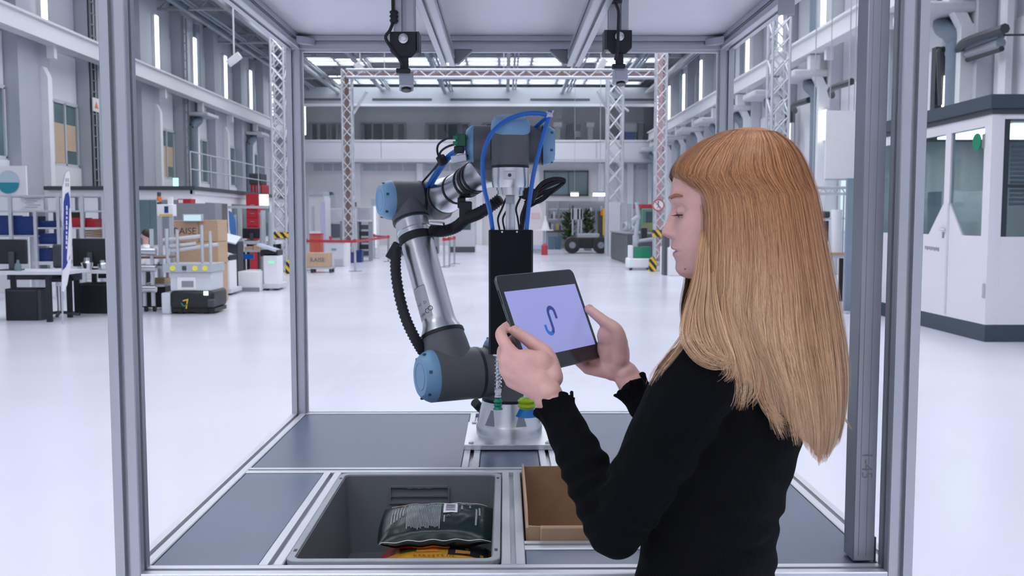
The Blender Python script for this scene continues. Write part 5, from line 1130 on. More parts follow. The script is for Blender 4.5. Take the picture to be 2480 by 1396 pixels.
# wrapping film on the lower part of the first column
x = W(677, 532, 27.2).x; MB().box(x-0.16, x+0.16, 27.25, 27.5, 0.05, 1.9).build('film_wrap', mat('milky_film', (0.62, 0.64, 0.70), 0.3, var=0.1, scale=6), bpy.data.objects['lattice_column'])
# prohibition sign
p = W(1595, 497, 27.55); sg = thing('prohibition_sign', 'round white sign with red ring and crossed-out walking figure on the lattice column', 'sign', (p.x, 27.59, p.z))
MB().cyl((p.x, 27.59, p.z), (p.x, 27.625, p.z), 0.18, n=28).build('plate', WHITE, sg)
ring = [Vector((p.x+0.165*math.cos(a*PI/14), 27.58, p.z+0.165*math.sin(a*PI/14))) for a in range(29)]; MB().tube(ring, 0.018, 6).build('ring', RED, sg)
MB().bar((p.x-0.115, 27.58, p.z+0.115), (p.x+0.115, 27.58, p.z-0.115), 0.03, 0.01).build('slash', RED, sg)
m = MB(); m.ell((p.x, 27.585, p.z+0.095), (0.022, 0.008, 0.024), 10, 6); m.bar((p.x, 27.586, p.z+0.07), (p.x, 27.586, p.z-0.02), 0.04, 0.01); m.bar((p.x, 27.586, p.z-0.02), (p.x-0.045, 27.586, p.z-0.12), 0.022, 0.01); m.bar((p.x, 27.586, p.z-0.02), (p.x+0.05, 27.586, p.z-0.11), 0.022, 0.01); m.bar((p.x, 27.586, p.z+0.06), (p.x-0.06, 27.586, p.z+0.0), 0.016, 0.01); m.build('walker', BLACK, sg)
# hazard wedges
for px0, px1, py0, py1, Y, lab in ((691, 706, 629, 666, 26.6, 'yellow and black hazard wedge at the foot of the lattice column beside the red cabinet'), (1572, 1590, 622, 657, 27.6, 'yellow and black hazard wedge beside the white and green mobile robot')):
    x0, x1, z0, z1 = rect(px0, px1, py0, py1, Y); m = MB(); m.prism([(x0, 0), (x1, 0), (x1, z1*0.72), (x0+(x1-x0)*0.55, z1), (x0+0.02, z1*0.8)], (0, Y, 0), (1, 0, 0), (0, 0, 1), -0.2); solo(m, 'hazard_wedge', HAZ, lab, 'hazard marker', ((x0+x1)/2, Y, 0))
# horizontal lighting truss
def hlattice(xa, xb, y, z, w_, lab):
    t = thing('lighting_truss', lab, 'truss', ((xa+xb)/2, y, z)); h2 = w_/2
    for a in (-1, 1):
        for b in (-1, 1): MB().cyl((xa, y+a*h2, z+b*h2), (xb, y+a*h2, z+b*h2), 0.035, n=8).build('chord', TRUS, t)
    m = MB(); n = int((xb-xa)/(w_*1.2)); dx = (xb-xa)/n
    for i in range(n):
        s = 1 if i % 2 else -1
        for a in (-1, 1): m.cyl((xa+i*dx, y+a*h2, z-h2*s), (xa+(i+1)*dx, y+a*h2, z+h2*s), 0.02, n=5, caps=False)
    o = m.build('lacing', TRUS, t); o['kind'] = 'stuff'
    for fx_ in (0.12, 0.5, 0.88): MB().cyl((xa+(xb-xa)*fx_, y, z), (xa+(xb-xa)*fx_, y, ZC+0.495), 0.015, n=6).build('hanger', TRUS, t)
    MB().box(xa, xb, y-0.03, y+0.03, z-0.12, z+0.02).build('cable_run', mat('dusty_red', (0.42, 0.26, 0.25), 0.6, var=0.2, scale=1.5), t)
hlattice(W(850, 532, 34).x, W(1590, 532, 34).x, 33.5, W(1222, 184, 34).z, 0.26, 'long horizontal lighting truss spanning between the lattice columns')
# floodlights
for px, py, Y, rz, lab in ((567, 144, 22, 0.9, 'white floodlight hanging from a rod below the skylights'), (478, 0, 0, 0, None), (872, 170, 34, -0.5, 'white floodlight bolted to the slim column with the brown duct'), (1455, 160, 34, 0.5, 'white floodlight at the far right end of the lighting truss'), (835, 160, 33, 0.6, None)):
    if lab is None: continue
    p = W(px, py, Y); t = thing('floodlight', lab, 'lamp', tuple(p))
    Rm = Euler((0, rz, 0.2)).to_matrix(); k = Y/22*0.9
    MB().cbox(p, (0.18*k, 0.16*k, 0.40*k), Rm).build('housing', WHITE, t, bevel=0.02*k); MB().cbox(p+Rm @ Vector((0, -0.085*k, 0)), (0.14*k, 0.01, 0.34*k), Rm).build('lens', OFFW, t)
    MB().cyl(p+Vector((0, 0, 0.1)), (p.x, p.y, ZC+0.495), 0.02, n=6).build('rod', OFFW, t)
# struts from the columns
for (a, b, Y, lab) in (((888, 222), (856, 275), 34, 'short pale brace rising from the slim brown-duct column'), ((1447, 220), (1474, 272), 40, 'short pale brace beside the wide pale column'), ((1502, 254), (1522, 270), 40, 'small pale stub tube beyond the wide pale column')):
    m = MB(); p, q = W(a[0], a[1], Y), W(b[0], b[1], Y); m.cyl(p, q, 0.055, n=8); solo(m, 'brace', TRUS, lab, 'brace', q)

# ---- low white office with flat dark roof
of = thing('site_office', 'low white flat-roofed office box with a dark roof edge and glazed front', 'office', (-10.2, 30, 0))
zo = 2.30; MB().box(-11.7, -8.0, 24, 36, 0, zo).build('walls', WHITE, of); MB().box(-11.75, -7.9, 23.9, 36.1, zo, zo+0.10).build('roof', DGREY, of)
for a, b in ((336, 362), (366, 378), (388, 470)): x0, x1, z0, z1 = rect(a, b, 478, 600, 23.98); MB().box(x0, x1, 23.97, 24.0, 0.9, 2.05).build('window', GLASSG if a != 388 else MGREY, of)
for y in (25.0, 27.4, 29.8, 32.2): MB().box(-8.0, -7.97, y, y+1.9, 1.0, 2.0).build('window', GLASSG, of)
MB().box(-8.06, -7.94, 24, 36, zo-0.10, zo).build('edge_trim', OFFW, of)
ra = thing('guard_railing', 'thin grey guard railing standing on the flat office roof', 'railing', (-8.2, 30, zo+0.1))
for y in np.linspace(24.2, 35.8, 8): MB().cyl((-8.1, y, zo+0.1), (-8.1, y, zo+1.0), 0.018, n=6).build('post', LGREY, ra)
for z in (0.55, 1.0): MB().cyl((-8.1, 24.2, zo+z), (-8.1, 35.8, zo+z), 0.018, n=6).build('rail', LGREY, ra)
p = W(425, 454, 24.2); m = MB(); m.box(p.x-0.06, p.x+0.06, 24.2, 24.26, zo+0.10, zo+0.32); solo(m, 'exit_lamp', emat('green_exit_glow', (0.45, 1.0, 0.85), 1.6), 'small glowing green emergency light on the office roof edge', 'lamp', (p.x, 24.23, zo+0.1))
# red things on and beside the office
t = gthing('machine_tool', 'dark red machine with a black hood standing on the office roof', 'machine', 622, 33, None, zo+0.1); part(t, 'body', RED, 607, 634, 447, 473, 33, 1.0); part(t, 'hood', DGREY, 603, 632, 420, 447, 33, 0.8, bevel=0.03)
for px in (612, 620, 628): part(t, 'rib', MGREY, px, px+2, 450, 470, 32.97, 0.03)
t = gthing('tool_cabinet', 'tall bright red tool cabinet standing beside the office', 'cabinet', 610, 27.9); part(t, 'body', RED, 598, 624, 470, 590, 27.9, 0.6, True)
for py in (490, 510, 530, 550): part(t, 'drawer', RED, 599, 623, py, py+17, 27.87, 0.03); 
for py in (496, 516, 536): part(t, 'handle', STEEL, 606, 616, py, py+2, 27.85, 0.02)

# ---- left foreground workplace
def desk(name, lab, px0, px1, py, Y, d, legs):
    t = gthing(name, lab, 'desk', (px0+px1)/2, Y); x0, x1, z0, z1 = rect(px0, px1, py, py+8, Y)
    MB().box(x0, x1, Y, Y+d, z0, z1).build('desk_top', OFFW, t)
    for px in legs:
        xx = W(px, 532, Y+0.06).x
        for yy in (Y+0.06, Y+d-0.08): MB().box(xx-0.035, xx+0.035, yy-0.03, yy+0.03, 0, z0).build('leg', BLACK, t)
    MB().box(x0+0.1, x1-0.1, Y+d-0.1, Y+d-0.05, z0-0.12, z0).build('cross_bar', DGREY, t)
    return t, z1
def monitor(lab, px0, px1, py0, py1, Y, zd, group=None):
    t = gthing('monitor', lab, 'monitor', (px0+px1)/2, Y, group, zd); part(t, 'back_shell', BLACK, px0, px1, py0, py1, Y, 0.05, bevel=0.015); part(t, 'screen', SCREEN, px0+2, px1-2, py0+2, py1-2, Y+0.05, 0.005)
    xc = (W(px0, 532, Y).x+W(px1, 532, Y).x)/2; x0, x1, z0, z1 = rect(px0, px1, py0, py1, Y)
    MB().box(xc-0.04, xc+0.04, Y-0.05, Y, zd+0.02, (z0+z1)/2).build('stand', DGREY, t, bevel=0.01); MB().box(xc-0.14, xc+0.14, Y-0.12, Y+0.08, zd, zd+0.02).build('foot', DGREY, t)
    return t
t, zd = desk('work_desk', 'grey desk with black legs carrying the widest black monitor', -60, 160, 658, 14.0, 0.8, (-30, 112)); 
monitor('wide black monitor seen from behind on the grey desk next to the flag', -10, 63, 580, 640, 14.35, zd)
t, zd2 = desk('work_desk', 'narrow grey desk behind the flag carrying the square black monitor', 176, 280, 655, 15.0, 0.8, (180, 262)); 
monitor('square black monitor with a silver stand behind the upright flag', 176, 256, 578, 646, 15.3, zd2)
for px0, px1, py0, py1, Y, lab in ((14, 88, 700, 768, 14.25, 'black computer case standing under the grey desk next to the flag'), (192, 262, 686, 752, 15.3, 'black computer case standing under the narrow desk behind the flag')):
    t = gthing('computer_case', lab, 'computer', (px0+px1)/2, Y); part(t, 'body', BLACK, px0, px1, py0, py1, Y, 0.35, True, bevel=0.01); part(t, 'front_panel', DGREY, px1, px1+10, py0+2, py1, Y+0.02, 0.3, True); part(t, 'side_rib', DGREY, px0+3, px1-3, py0+3, py0+6, Y-0.01, 0.01)
t = gthing('office_chair', 'dark grey office chair pushed between the two desks', 'chair', 140, 14.4)
part(t, 'backrest', DGREY, 127, 152, 592, 650, 14.9, 0.07, bevel=0.03); part(t, 'seat', BLACK, 116, 158, 672, 684, 14.45, 0.48, bevel=0.03); xx = W(136, 532, 14.7).x
MB().cyl((xx, 14.7, 0.08), (xx, 14.7, 0.5), 0.03).build('column', STEEL, t); MB().box(xx-0.02, xx+0.02, 14.9, 14.97, 0.5, 0.75).build('back_support', DGREY, t)
for k in range(5): a = k*2*PI/5; MB().bar((xx, 14.7, 0.09), (xx+0.3*math.cos(a), 14.7+0.3*math.sin(a), 0.05), 0.04).build('leg', DGREY, t); 
for px, py, s in ((208, 640, 0.1), (245, 640, 0.08)):
    p = W(px, py, 15.05); m = MB(); m.lathe((p.x, 15.1, zd2), (0, 0, 1), [(0, s*0.7), (s*1.2, s), (s*1.5, s*0.5), (s*2.0, s*0.45)], 14); solo(m, 'steel_flask', STEEL, 'small %s steel flask standing on the narrow desk behind the flag' % ('wider' if s > 0.09 else 'slimmer'), 'flask', (p.x, 15.1, zd2))
p = W(48, 650, 14.2); m = MB(); m.lathe((p.x, 14.15, zd), (0, 0, 1), [(0, 0.05), (0.08, 0.05), (0.13, 0.02), (0.17, 0.02)], 12); solo(m, 'bottle', GLASSG, 'small green glass bottle beside the wide black monitor', 'bottle', (p.x, 14.15, zd))
# beach flag
fl_ = gthing('beach_flag', 'tall white and blue feather flag on a thin pole between the desks', 'flag', 152, 13.8)
pole = [W(151, 770, 13.8), W(151, 600, 13.8), W(151, 480, 13.8), W(157, 425, 13.8), W(168, 412, 13.8)]; pole[0].z = 0.0
MB().tube(spline(pole, 6), 0.012, 8).build('pole', LGREY, fl_); 
out = [(151, 705), (156, 707), (164, 690), (172, 640), (173, 560), (171, 480), (171, 425), (168, 413), (160, 420), (153, 455), (150, 520), (150, 620)]
def flagmesh(pts, yo, nm, mt):
    a = [W(px, py, 13.8)+Vector((0, yo+0.02*math.sin(py/40), 0)) for px, py in pts]; b = [p+Vector((0, 0.004, 0)) for p in a]; n = len(a); m = MB(); m.add(a+b, [tuple(range(n)), tuple(range(n, 2*n))[::-1]]+[(i, (i+1) % n, (i+1) % n+n, i+n) for i in range(n)]); return m.build(nm, mt, fl_)
flagmesh(out, 0, 'cloth', WHITE); flagmesh([(153, 655), (160, 648), (170, 625), (172, 560), (170, 478), (167, 466), (160, 470), (155, 490), (153, 560)], -0.01, 'blue_field', mat('flag_blue', (0.03, 0.05, 0.28), 0.6, var=0.04))
for k in range(9): MB().cbox(W(161+0.12*k, 600-k*12, 13.775), (0.018, 0.002, 0.035+0.015*(k % 3))).build('print_mark', WHITE, fl_)
for k in range(4): MB().cbox(W(160+(k % 2)*5, 436+(k//2)*12, 13.775), (0.012, 0.002, 0.05)).build('print_mark', MGREY, fl_)
# aluminium rack with bins
rk = gthing('storage_rack', 'open aluminium rack with coloured bins behind the desks', 'rack', 130, 18)
for px in (26, 86, 142, 200, 252):
    for yy in (18.0, 18.8): xx = W(px, 532, 18).x; MB().box(xx-0.03, xx+0.03, yy-0.03, yy+0.03, 0, W(0, 470 if px != 86 else 512, 18).z).build('upright', TRUS, rk)
for py, a, b in ((473, 0, 255), (510, -10, 255), (551, 85, 255), (592, 85, 145)): x0, x1, z0, z1 = rect(a, b, py, py+4, 18.0); MB().box(x0, x1, 18.0, 18.05, z0, z1).build('beam', TRUS, rk); MB().box(x0, x1, 18.75, 18.8, z0, z1).build('beam', TRUS, rk); MB().box(x0, x1, 18.05, 18.75, z0, z0+0.02).build('shelf', LGREY, rk)
x0, x1, z0, z1 = rect(80, 142, 634, 642, 18); MB().box(x0, x1, 18, 18.8, z0, z1).build('shelf', OFFW, rk); x0, x1, z0, z1 = rect(-10, 90, 570, 574, 18); MB().box(x0, x1, 18, 18.8, z0, z1).build('shelf', LGREY, rk)
def crate(px0, px1, py0, py1, Y, mt, lab, base, d=0.5):
    x0, x1, z0, z1 = rect(px0, px1, py0, py1, Y); z0 = base if base is not None else z0; t = thing('storage_bin', lab, 'bin', ((x0+x1)/2, Y+d/2, z0)); w_ = 0.02
    m = MB(); m.rings([[Vector(q) for q in ((x0+w_, Y+w_, z0), (x1-w_, Y+w_, z0), (x1-w_, Y+d-w_, z0), (x0+w_, Y+d-w_, z0))], [Vector(q) for q in ((x0, Y, z1), (x1, Y, z1), (x1, Y+d, z1), (x0, Y+d, z1))], [Vector(q) for q in ((x0+w_, Y+w_, z1), (x1-w_, Y+w_, z1), (x1-w_, Y+d-w_, z1), (x0+w_, Y+d-w_, z1))], [Vector(q) for q in ((x0+2*w_, Y+2*w_, z0+0.02), (x1-2*w_, Y+2*w_, z0+0.02), (x1-2*w_, Y+d-2*w_, z0+0.02), (x0+2*w_, Y+d-2*w_, z0+0.02))]]); m.build('shell', mt, t)
    MB().box(x0-0.012, x1+0.012, Y-0.012, Y, z1-0.04, z1).build('rim', mt, t); return t
s1, s2 = W(0, 551, 18).z, W(0, 592, 18).z; s3 = W(0, 510, 18).z; s4 = W(0, 570, 18).z; s5 = W(0, 634, 18).z
crate(-8, 22, 522, 569, 18.1, BLUEB, 'big navy bin on the rack shelf beside the teal circle poster', s4); crate(30, 80, 524, 569, 18.1, BLUEB, 'wide navy bin under the white info board on the rack', s4)
crate(92, 138, 535, 550, 18.1, BLUEB, 'shallow navy bin on the rack shelf next to the flag', s1+0.0); crate(92, 138, 566, 591, 18.1, BLUEB, 'royal blue bin one shelf below the shallow navy bin', s2); crate(92, 120, 602, 633, 18.1, BLUEB, 'navy bin on the lowest visible rack shelf', s5)
crate(172, 196, 528, 550, 18.1, RED, 'bright red bin behind the feather flag', s1); crate(206, 230, 530, 550, 18.1, RED, 'small red bin with cables piled beside it', s1)
crate(172, 196, 514, 527, 18.4, OLIVE, 'olive green box on the upper rack shelf behind the flag', None) if False else None
t = gthing('parts_box', 'olive green box standing behind the red bins on the rack', 'box', 185, 18.62, None, s1); part(t, 'body', OLIVE, 170, 200, 512, 550, 18.62, 0.12); part(t, 'lid', OLIVE, 169, 201, 510, 514, 18.61, 0.14)
t = gthing('folded_cartons', 'flat stack of tan cartons lying on the rack beside the monitor', 'cartons', 225, 18.1, None, W(0, 574, 18).z); 
for k in range(3): part(t, 'sheet', CARD, 205+k, 250-k, 557+k*6, 562+k*6, 18.1, 0.5)
x0, x1, z0, z1 = rect(203, 253, 575, 578, 18); MB().box(x0, x1, 18, 18.8, z0, z1).build('shelf', LGREY, rk)
# info board and wall poster with teal disc
t = gthing('info_board', 'white printed info board leaning on top of the aluminium rack', 'board', 78, 18.1, None, s3); part(t, 'board', WHITE, 52, 105, 474, 510, 18.1, 0.02)
for k in range(5): part(t, 'text_line', LGREY, 60+(k % 2)*4, 98-(k % 3)*8, 481+k*5, 483+k*5, 18.09, 0.01)
t = gthing('poster_stand', 'white poster wall with a teal half-filled disc', 'poster', 20, 19.5); part(t, 'panel', WHITE, -40, 62, 402, 475, 19.5, 0.05, True)
c = W(20, 440, 19.48); rr = 26*19.5/2250
MB().cyl((c.x, 19.475, c.z), (c.x, 19.485, c.z), rr, n=36).build('pale_disc', mat('pale_blue_print', (0.48, 0.60, 0.68), 0.5, var=0.02), t)
seg = [(rr*1.0*math.cos(a), rr*1.0*math.sin(a)) for a in np.linspace(R(180), R(360), 24)]; m = MB(); m.prism(seg, (c.x, 19.472, c.z-0.02), (1, 0, 0), (0, 0, 1), 0.002); m.build('teal_half', mat('teal_print', (0.02, 0.26, 0.34), 0.5, var=0.02), t)
t = thing('warning_sign', 'white warning sign with an orange triangle on the cable ladder', 'sign', (XL+0.53, 28.32, 5.0)); q = Vector((XL+0.54, 28.32, WX(236, 255, XL+0.55).z))
MB().box(XL+0.515, XL+0.545, q.y-0.2, q.y+0.2, q.z-0.2, q.z+0.2).build('plate', WHITE, t); m = MB(); m.prism([(-0.12, -0.1), (0.12, -0.1), (0, 0.1)], (XL+0.548, q.y, q.z), (0, 1, 0), (0, 0, 1), 0.005); m.build('triangle', ORANGE, t)

# ---- mobile robot in front of the carton stack
ag = gthing('mobile_robot', 'black and grey mobile robot carrying an aluminium rod frame, parked by the cartons', 'mobile robot', 460, 15.2)
part(ag, 'chassis', BLACK, 412, 517, 705, 748, 15.2, 0.75, bevel=0.05); x0, x1, z0, z1 = rect(412, 517, 705, 748, 15.2)
for xx in (x0+0.15, x1-0.15):
    for yy in (15.3, 15.8): MB().cyl((xx-0.04, yy, 0.07), (xx+0.04, yy, 0.07), 0.07, n=14).build('wheel', RUBBER, ag)
MB().box(x0, x1, 15.25, 15.9, 0.03, z0).build('underbody', BLACK, ag)
part(ag, 'bumper', DGREY, 500, 519, 725, 745, 15.15, 0.1, bevel=0.03); part(ag, 'side_cover', OFFW, 391, 411, 710, 756, 15.2, 0.5, True, bevel=0.02)
cb = part(ag, 'control_box', OFFW, 413, 511, 660, 705, 15.25, 0.65, bevel=0.01); part(cb, 'panel', WHITE, 430, 474, 672, 702, 15.235, 0.015); part(cb, 'display', MGREY, 440, 468, 681, 696, 15.225, 0.01)
part(ag, 'headlight', emat('cool_head_lamp', (0.8, 1.0, 1.0), 1.5), 493, 503, 706, 716, 15.17, 0.03)
lg = MB(); c = W(452, 738, 15.18); put_text(lg, '7', 0.22, c, (1, 0, 0.25), (-0.25, 0, 1)); lo = lg.build('logo_mark', YELLOW, ag); pts = [W(439+k*2.2, 734+8*math.sin(k/6*PI*0.9), 15.17) for k in range(7)]; MB().tube(pts, 0.012, 6).build('logo_arc', GREEN, lo)
part(ag, 'deck', LGREY, 394, 512, 640, 660, 15.2, 0.7)
for px in (418, 446, 472, 496): MB().cyl(W(px, 650, 15.185), W(px, 650, 15.195), 0.045, n=14).build('yellow_marker', mat('marker_yellow', (0.75, 0.68, 0.08), 0.5), ag) if px != 446 else part(ag, 'sensor', DGREY, 441, 450, 645, 655, 15.18, 0.02)
for px, py in ((403, 556), (428, 556), (488, 545), (508, 560)): xx = W(px, 532, 15.4).x; MB().cyl((xx, 15.4, W(px, 640, 15.4).z), (xx, 15.4, W(px, py, 15.4).z), 0.025, n=8).build('rod', TRUS, ag)
for a, b in (((395, 582), (490, 572)), ((415, 608), (528, 592)), ((400, 598), (475, 590))): MB().cyl(W(*a, 15.45), W(*b, 15.45), 0.03, n=8).build('cross_rod', TRUS, ag)
# signal post with white box and orange beacon
sp_ = gthing('signal_unit', 'white control unit on two thin posts topped by an orange beacon', 'control unit', 400, 16.5); part(sp_, 'cabinet', WHITE, 380, 418, 495, 524, 16.50, 0.2, bevel=0.01); part(sp_, 'display', BLUEB, 398, 407, 500, 516, 16.49, 0.01); part(sp_, 'yellow_strip', YELLOW, 386, 418, 519, 523, 16.49, 0.01)
for px in (386, 414): part(sp_, 'post', TRUS, px, px+4, 524, 700, 16.55, 0.05, True)
part(sp_, 'antenna', WHITE, 406, 416, 477, 495, 16.55, 0.08); c = W(383, 482, 16.55); MB().lathe((c.x, 16.6, c.z-0.04), (0, 0, 1), [(0, 0.04), (0.03, 0.045), (0.08, 0.04), (0.09, 0.015)], 14).build('beacon', ORANGE, sp_); MB().cyl((c.x, 16.6, c.z+0.05), (c.x, 16.6, c.z+0.12), 0.035, n=12).build('beacon_cap', DGREY, sp_); part(sp_, 'beacon_arm', DGREY, 380, 390, 490, 495, 16.55, 0.06)
# carton stack
def carton(px0, px1, py0, py1, Y, d, lab, z0=None, txt=None, side=None):
    x0, x1, za, z1 = rect(px0, px1, py0, py1, Y); za = za if z0 is None else z0; t = thing('carton', lab, 'carton', ((x0+x1)/2, Y+d/2, za)); b = MB().box(x0, x1, Y, Y+d, za, z1).build('box', CARD, t, bevel=0.01)
    MB().box((x0+x1)/2-0.03, (x0+x1)/2+0.03, Y-0.002, Y+d, z1, z1+0.003).build('tape', mat('tan_tape', (0.42, 0.27, 0.16), 0.3), t)
    if txt: m = MB(); put_text(m, txt, (z1-za)*0.42, ((x0+x1)/2, Y-0.004, za+(z1-za)*0.5), (1, 0, 0), (0, 0, 1)); m.build('lettering', DGREY, t)
    return t, z1
t, zz1 = carton(420, 528, 640, 720, 17.3, 0.6, 'lowest wide carton under the stack behind the mobile robot', 0.0)
t, zz2 = carton(415, 482, 588, 640, 17.3, 0.6, 'middle carton of the stack behind the rod frame', zz1+0.004); carton(416, 480, 534, 588, 17.3, 0.6, 'upper carton printed RAISE on the stack behind the mobile robot', zz2+0.004, 'RAISE')
t, zz3 = carton(482, 528, 586, 640, 17.3, 0.6, 'plain carton beside the middle carton of the stack', zz1+0.004); carton(482, 527, 533, 586, 17.3, 0.6, 'plain pale carton beside the upper RAISE carton', zz3+0.004)
t = gthing('light_box', 'small glowing pale blue sign lying on the cartons', 'sign', 465, 17.2, None, W(0, 536, 17.2).z); part(t, 'casing', LGREY, 442, 489, 519, 537, 17.2, 0.1, bevel=0.01); part(t, 'face', emat('pale_blue_glow', (0.62, 0.85, 1.0), 0.9), 445, 486, 521, 535, 17.19, 0.01)
t = gthing('parts_case', 'grey case with a red label lying behind the cartons', 'case', 445, 20.3, None, 0); part(t, 'body', MGREY, 428, 520, 493, 640, 20.3, 0.5, True); part(t, 'label', RED, 430, 462, 482, 493, 20.35, 0.3); part(t, 'label', WHITE, 432, 442, 484, 492, 20.33, 0.02)
# aluminium frame cart with rollers at the left edge
ct_ = gthing('frame_cart', 'aluminium frame cart with rollers and dark boxes beside the black mobile robot', 'cart', 368, 15.6)
for px in (345, 366): 
    for yy in (15.6, 16.3): xx = W(px, 532, 15.6).x; MB().box(xx-0.025, xx+0.025, yy-0.025, yy+0.025, 0.1, W(0, 555 if px == 366 else 640, 15.6).z).build('upright', TRUS, ct_)
for py in (622, 645, 690): x0, x1, z0, z1 = rect(330, 398, py, py+5, 15.6); MB().box(x0, x1, 15.6, 16.3, z0, z1).build('shelf', LGREY if py != 622 else BRICKY, ct_)
for py in (610, 650, 700): MB().cyl(W(330, py, 15.55), W(378, py, 15.55), 0.06, n=12).build('roller', STEEL, ct_)
for px in (345, 366): xx = W(px, 532, 15.6).x; MB().cyl((xx-0.02, 15.65, 0.05), (xx+0.02, 15.65, 0.05), 0.05, n=12).build('wheel', RUBBER, ct_)
part(ct_, 'dark_box', BLACK, 340, 400, 690, 745, 15.95, 0.3); part(ct_, 'brown_box', CARD, 366, 398, 675, 690, 15.9, 0.35)

# ---- seated and standing people far behind
def far_person(lab, px, py_top, Y, face, mats_, pose, z_seat=0.0):
    p = W(px, py_top, Y); ht_ = p.z; t = thing('person', lab, 'person', (p.x, Y, 0)); m = MB(); f = Vector(face).normalized(); r_ = Vector((f.y, -f.x, 0)); b = Vector((p.x, Y, 0)); hz = ht_-0.115
    m.ell(b+Vector((0, 0, hz)), (0.078, 0.085, 0.112)); m.ell(b+f*0.085+Vector((0, 0, hz-0.02)), (0.018, 0.018, 0.022)); m.cyl(b+Vector((0, 0, hz-0.20)), b+Vector((0, 0, hz-0.05)), 0.055)
    sz = hz-0.24; hipz = sz-0.50
    tb = MB(); tb.rings([[b+r_*(w1*math.cos(a))+f*(d1*math.sin(a))+Vector((0, 0, z)) for a in np.linspace(0, 2*PI, 18, endpoint=False)] for z, w1, d1 in ((hipz-0.05, 0.16, 0.12), (hipz+0.1, 0.15, 0.11), (sz-0.1, 0.19, 0.12), (sz, 0.19, 0.10), (sz+0.06, 0.08, 0.07))])
    for s in (-1, 1):
        sh = b+r_*0.19*s+Vector((0, 0, sz-0.03)); el = sh+f*0.08+Vector((0, 0, -0.27)); wr = el+f*0.25+Vector((0, 0, 0.03)); chain(tb, [sh, el, wr], [0.055, 0.045, 0.032]); m.ell(wr+f*0.06, (0.045, 0.045, 0.03))
        m.tube([el, wr+f*0.05], [0.03, 0.026], 10)
    lb = MB()
    for s in (-1, 1):
        hp = b+r_*0.085*s+Vector((0, 0, hipz))
        if pose == 'sit': kn = hp+f*0.42; an = kn+Vector((0, 0, -hipz+0.09)) 
        else: kn = hp+Vector((0, 0, -hipz*0.48)); an = hp+Vector((0, 0, -hipz+0.08))
        chain(lb, [hp, kn], [0.085, 0.065]); chain(lb, [kn, an], [0.065, 0.05]); lb.ell(an+f*0.06+Vector((0, 0, -0.045)), (0.06, 0.06, 0.04))
    m.tube([b+Vector((0, 0, hipz)), b+Vector((0, 0, sz))], [0.1, 0.1], 12)
    for mm, nm, mt, vx_ in ((m, 'body', SKIN, 0.016), (tb, 'jacket', mats_[0], 0.02), (lb, 'trousers', mats_[1], 0.02)):
        V_, F_ = fuse(mm, vx_, 2); V_[:, 2] = np.maximum(V_[:, 2], 0.0); q = MB(); q.add([tuple(k) for k in V_], F_); q.build(nm, mt, t, ang=180)
    hq = MB(); hq.ell(b-f*0.018+Vector((0, 0, hz+0.03)), (0.092, 0.098, 0.10)); hq.build('hair', mats_[2], t); return t
NAVY = mat('dark_jacket', (0.014, 0.016, 0.024), 0.8, var=0.1); BRH = mat('dark_brown_hair', (0.03, 0.02, 0.015), 0.6, var=0.1)
far_person('person in a dark jacket sitting behind the dark lectern', 541, 536, 22.0, (-0.6, -0.8, 0), (NAVY, NAVY, BRH), 'sit')
far_person('person in a white shirt bent over the work behind the frame cart', 352, 556, 18.6, (-0.8, -0.3, 0), (WHITE, NAVY, BRH), 'stand')
# ---- dark lectern, carts, gantry behind
t = gthing('info_lectern', 'dark grey lectern with a tilted white panel on top', 'lectern', 552, 20.1); part(t, 'pedestal', DGREY, 547, 576, 586, 705, 20.1, 0.4, True); part(t, 'side_box', BLACK, 528, 548, 582, 640, 20.15, 0.35)
q = W(552, 577, 20.0); MB().cbox(q, (0.46, 0.34, 0.03), Euler((R(25), R(14), 0)).to_matrix()).build('panel', mat('pale_blue_panel', (0.55, 0.62, 0.78), 0.3), t)
def pallet_cart(px, Y, lab, k=1.0):
    t = gthing('transport_cart', lab, 'cart', px, Y); s = Y/20
    def pp(nm, mt, a, b, c, d, dd=0.5, fl=False, bv=0.02): return part(t, nm, mt, px+a, px+b, c, d, Y, dd, fl, bv)
    f = 532+3487/Y
    pp('body', WHITE, -10, 24, f-90, f-14); pp('head', BLACK, -18, 24, f-98, f-82); m = MB(); m.cbox(W(px+2, f-104, Y+0.1), (0.42, 0.4, 0.05), Euler((0, R(18), 0)).to_matrix()); m.build('screen', mat('cart_screen', (0.55, 0.62, 0.75), 0.2), t); pp('green_light', emat('mint_glow', (0.35, 1.0, 0.75), 0.9), 2, 16, f-72, f-64, 0.01); 
    part(t, 'green_strip', MAT['mint_glow'], px+2, px+16, f-72, f-65, Y-0.015, 0.015)
    pp('dark_trim', MGREY, -22 if k > 0.9 else -15, -16 if k > 0.9 else -10, f-84, f-18, 0.45); pp('base', OFFW, -42 if k > 0.9 else -12, 28, f-16, f-4, 0.8)
    for a in (-34 if k > 0.9 else -6, 16): xx = W(px+a, 532, Y).x; MB().cyl((xx-0.03, Y+0.15, 0.05), (xx+0.03, Y+0.15, 0.05), 0.05, n=10).build('wheel', RUBBER, t)
    return t
pallet_cart(532, 19.0, 'white transport cart with a mint light half hidden behind the black mobile robot'); pallet_cart(648, 20.3, 'white transport cart with a mint light standing at the end of the low white box', 0.5)
t = gthing('pallet_box', 'low white box standing between the dark lectern and the white cart', 'box', 602, 20.0); part(t, 'body', WHITE, 577, 627, 658, 702, 20.0, 0.9, True, 0.01); part(t, 'base', MGREY, 576, 628, 697, 704, 19.98, 0.02, True)
gn = gthing('light_gantry', 'grey aluminium gantry holding a glowing white panel over a desk', 'gantry', 600, 21.5)
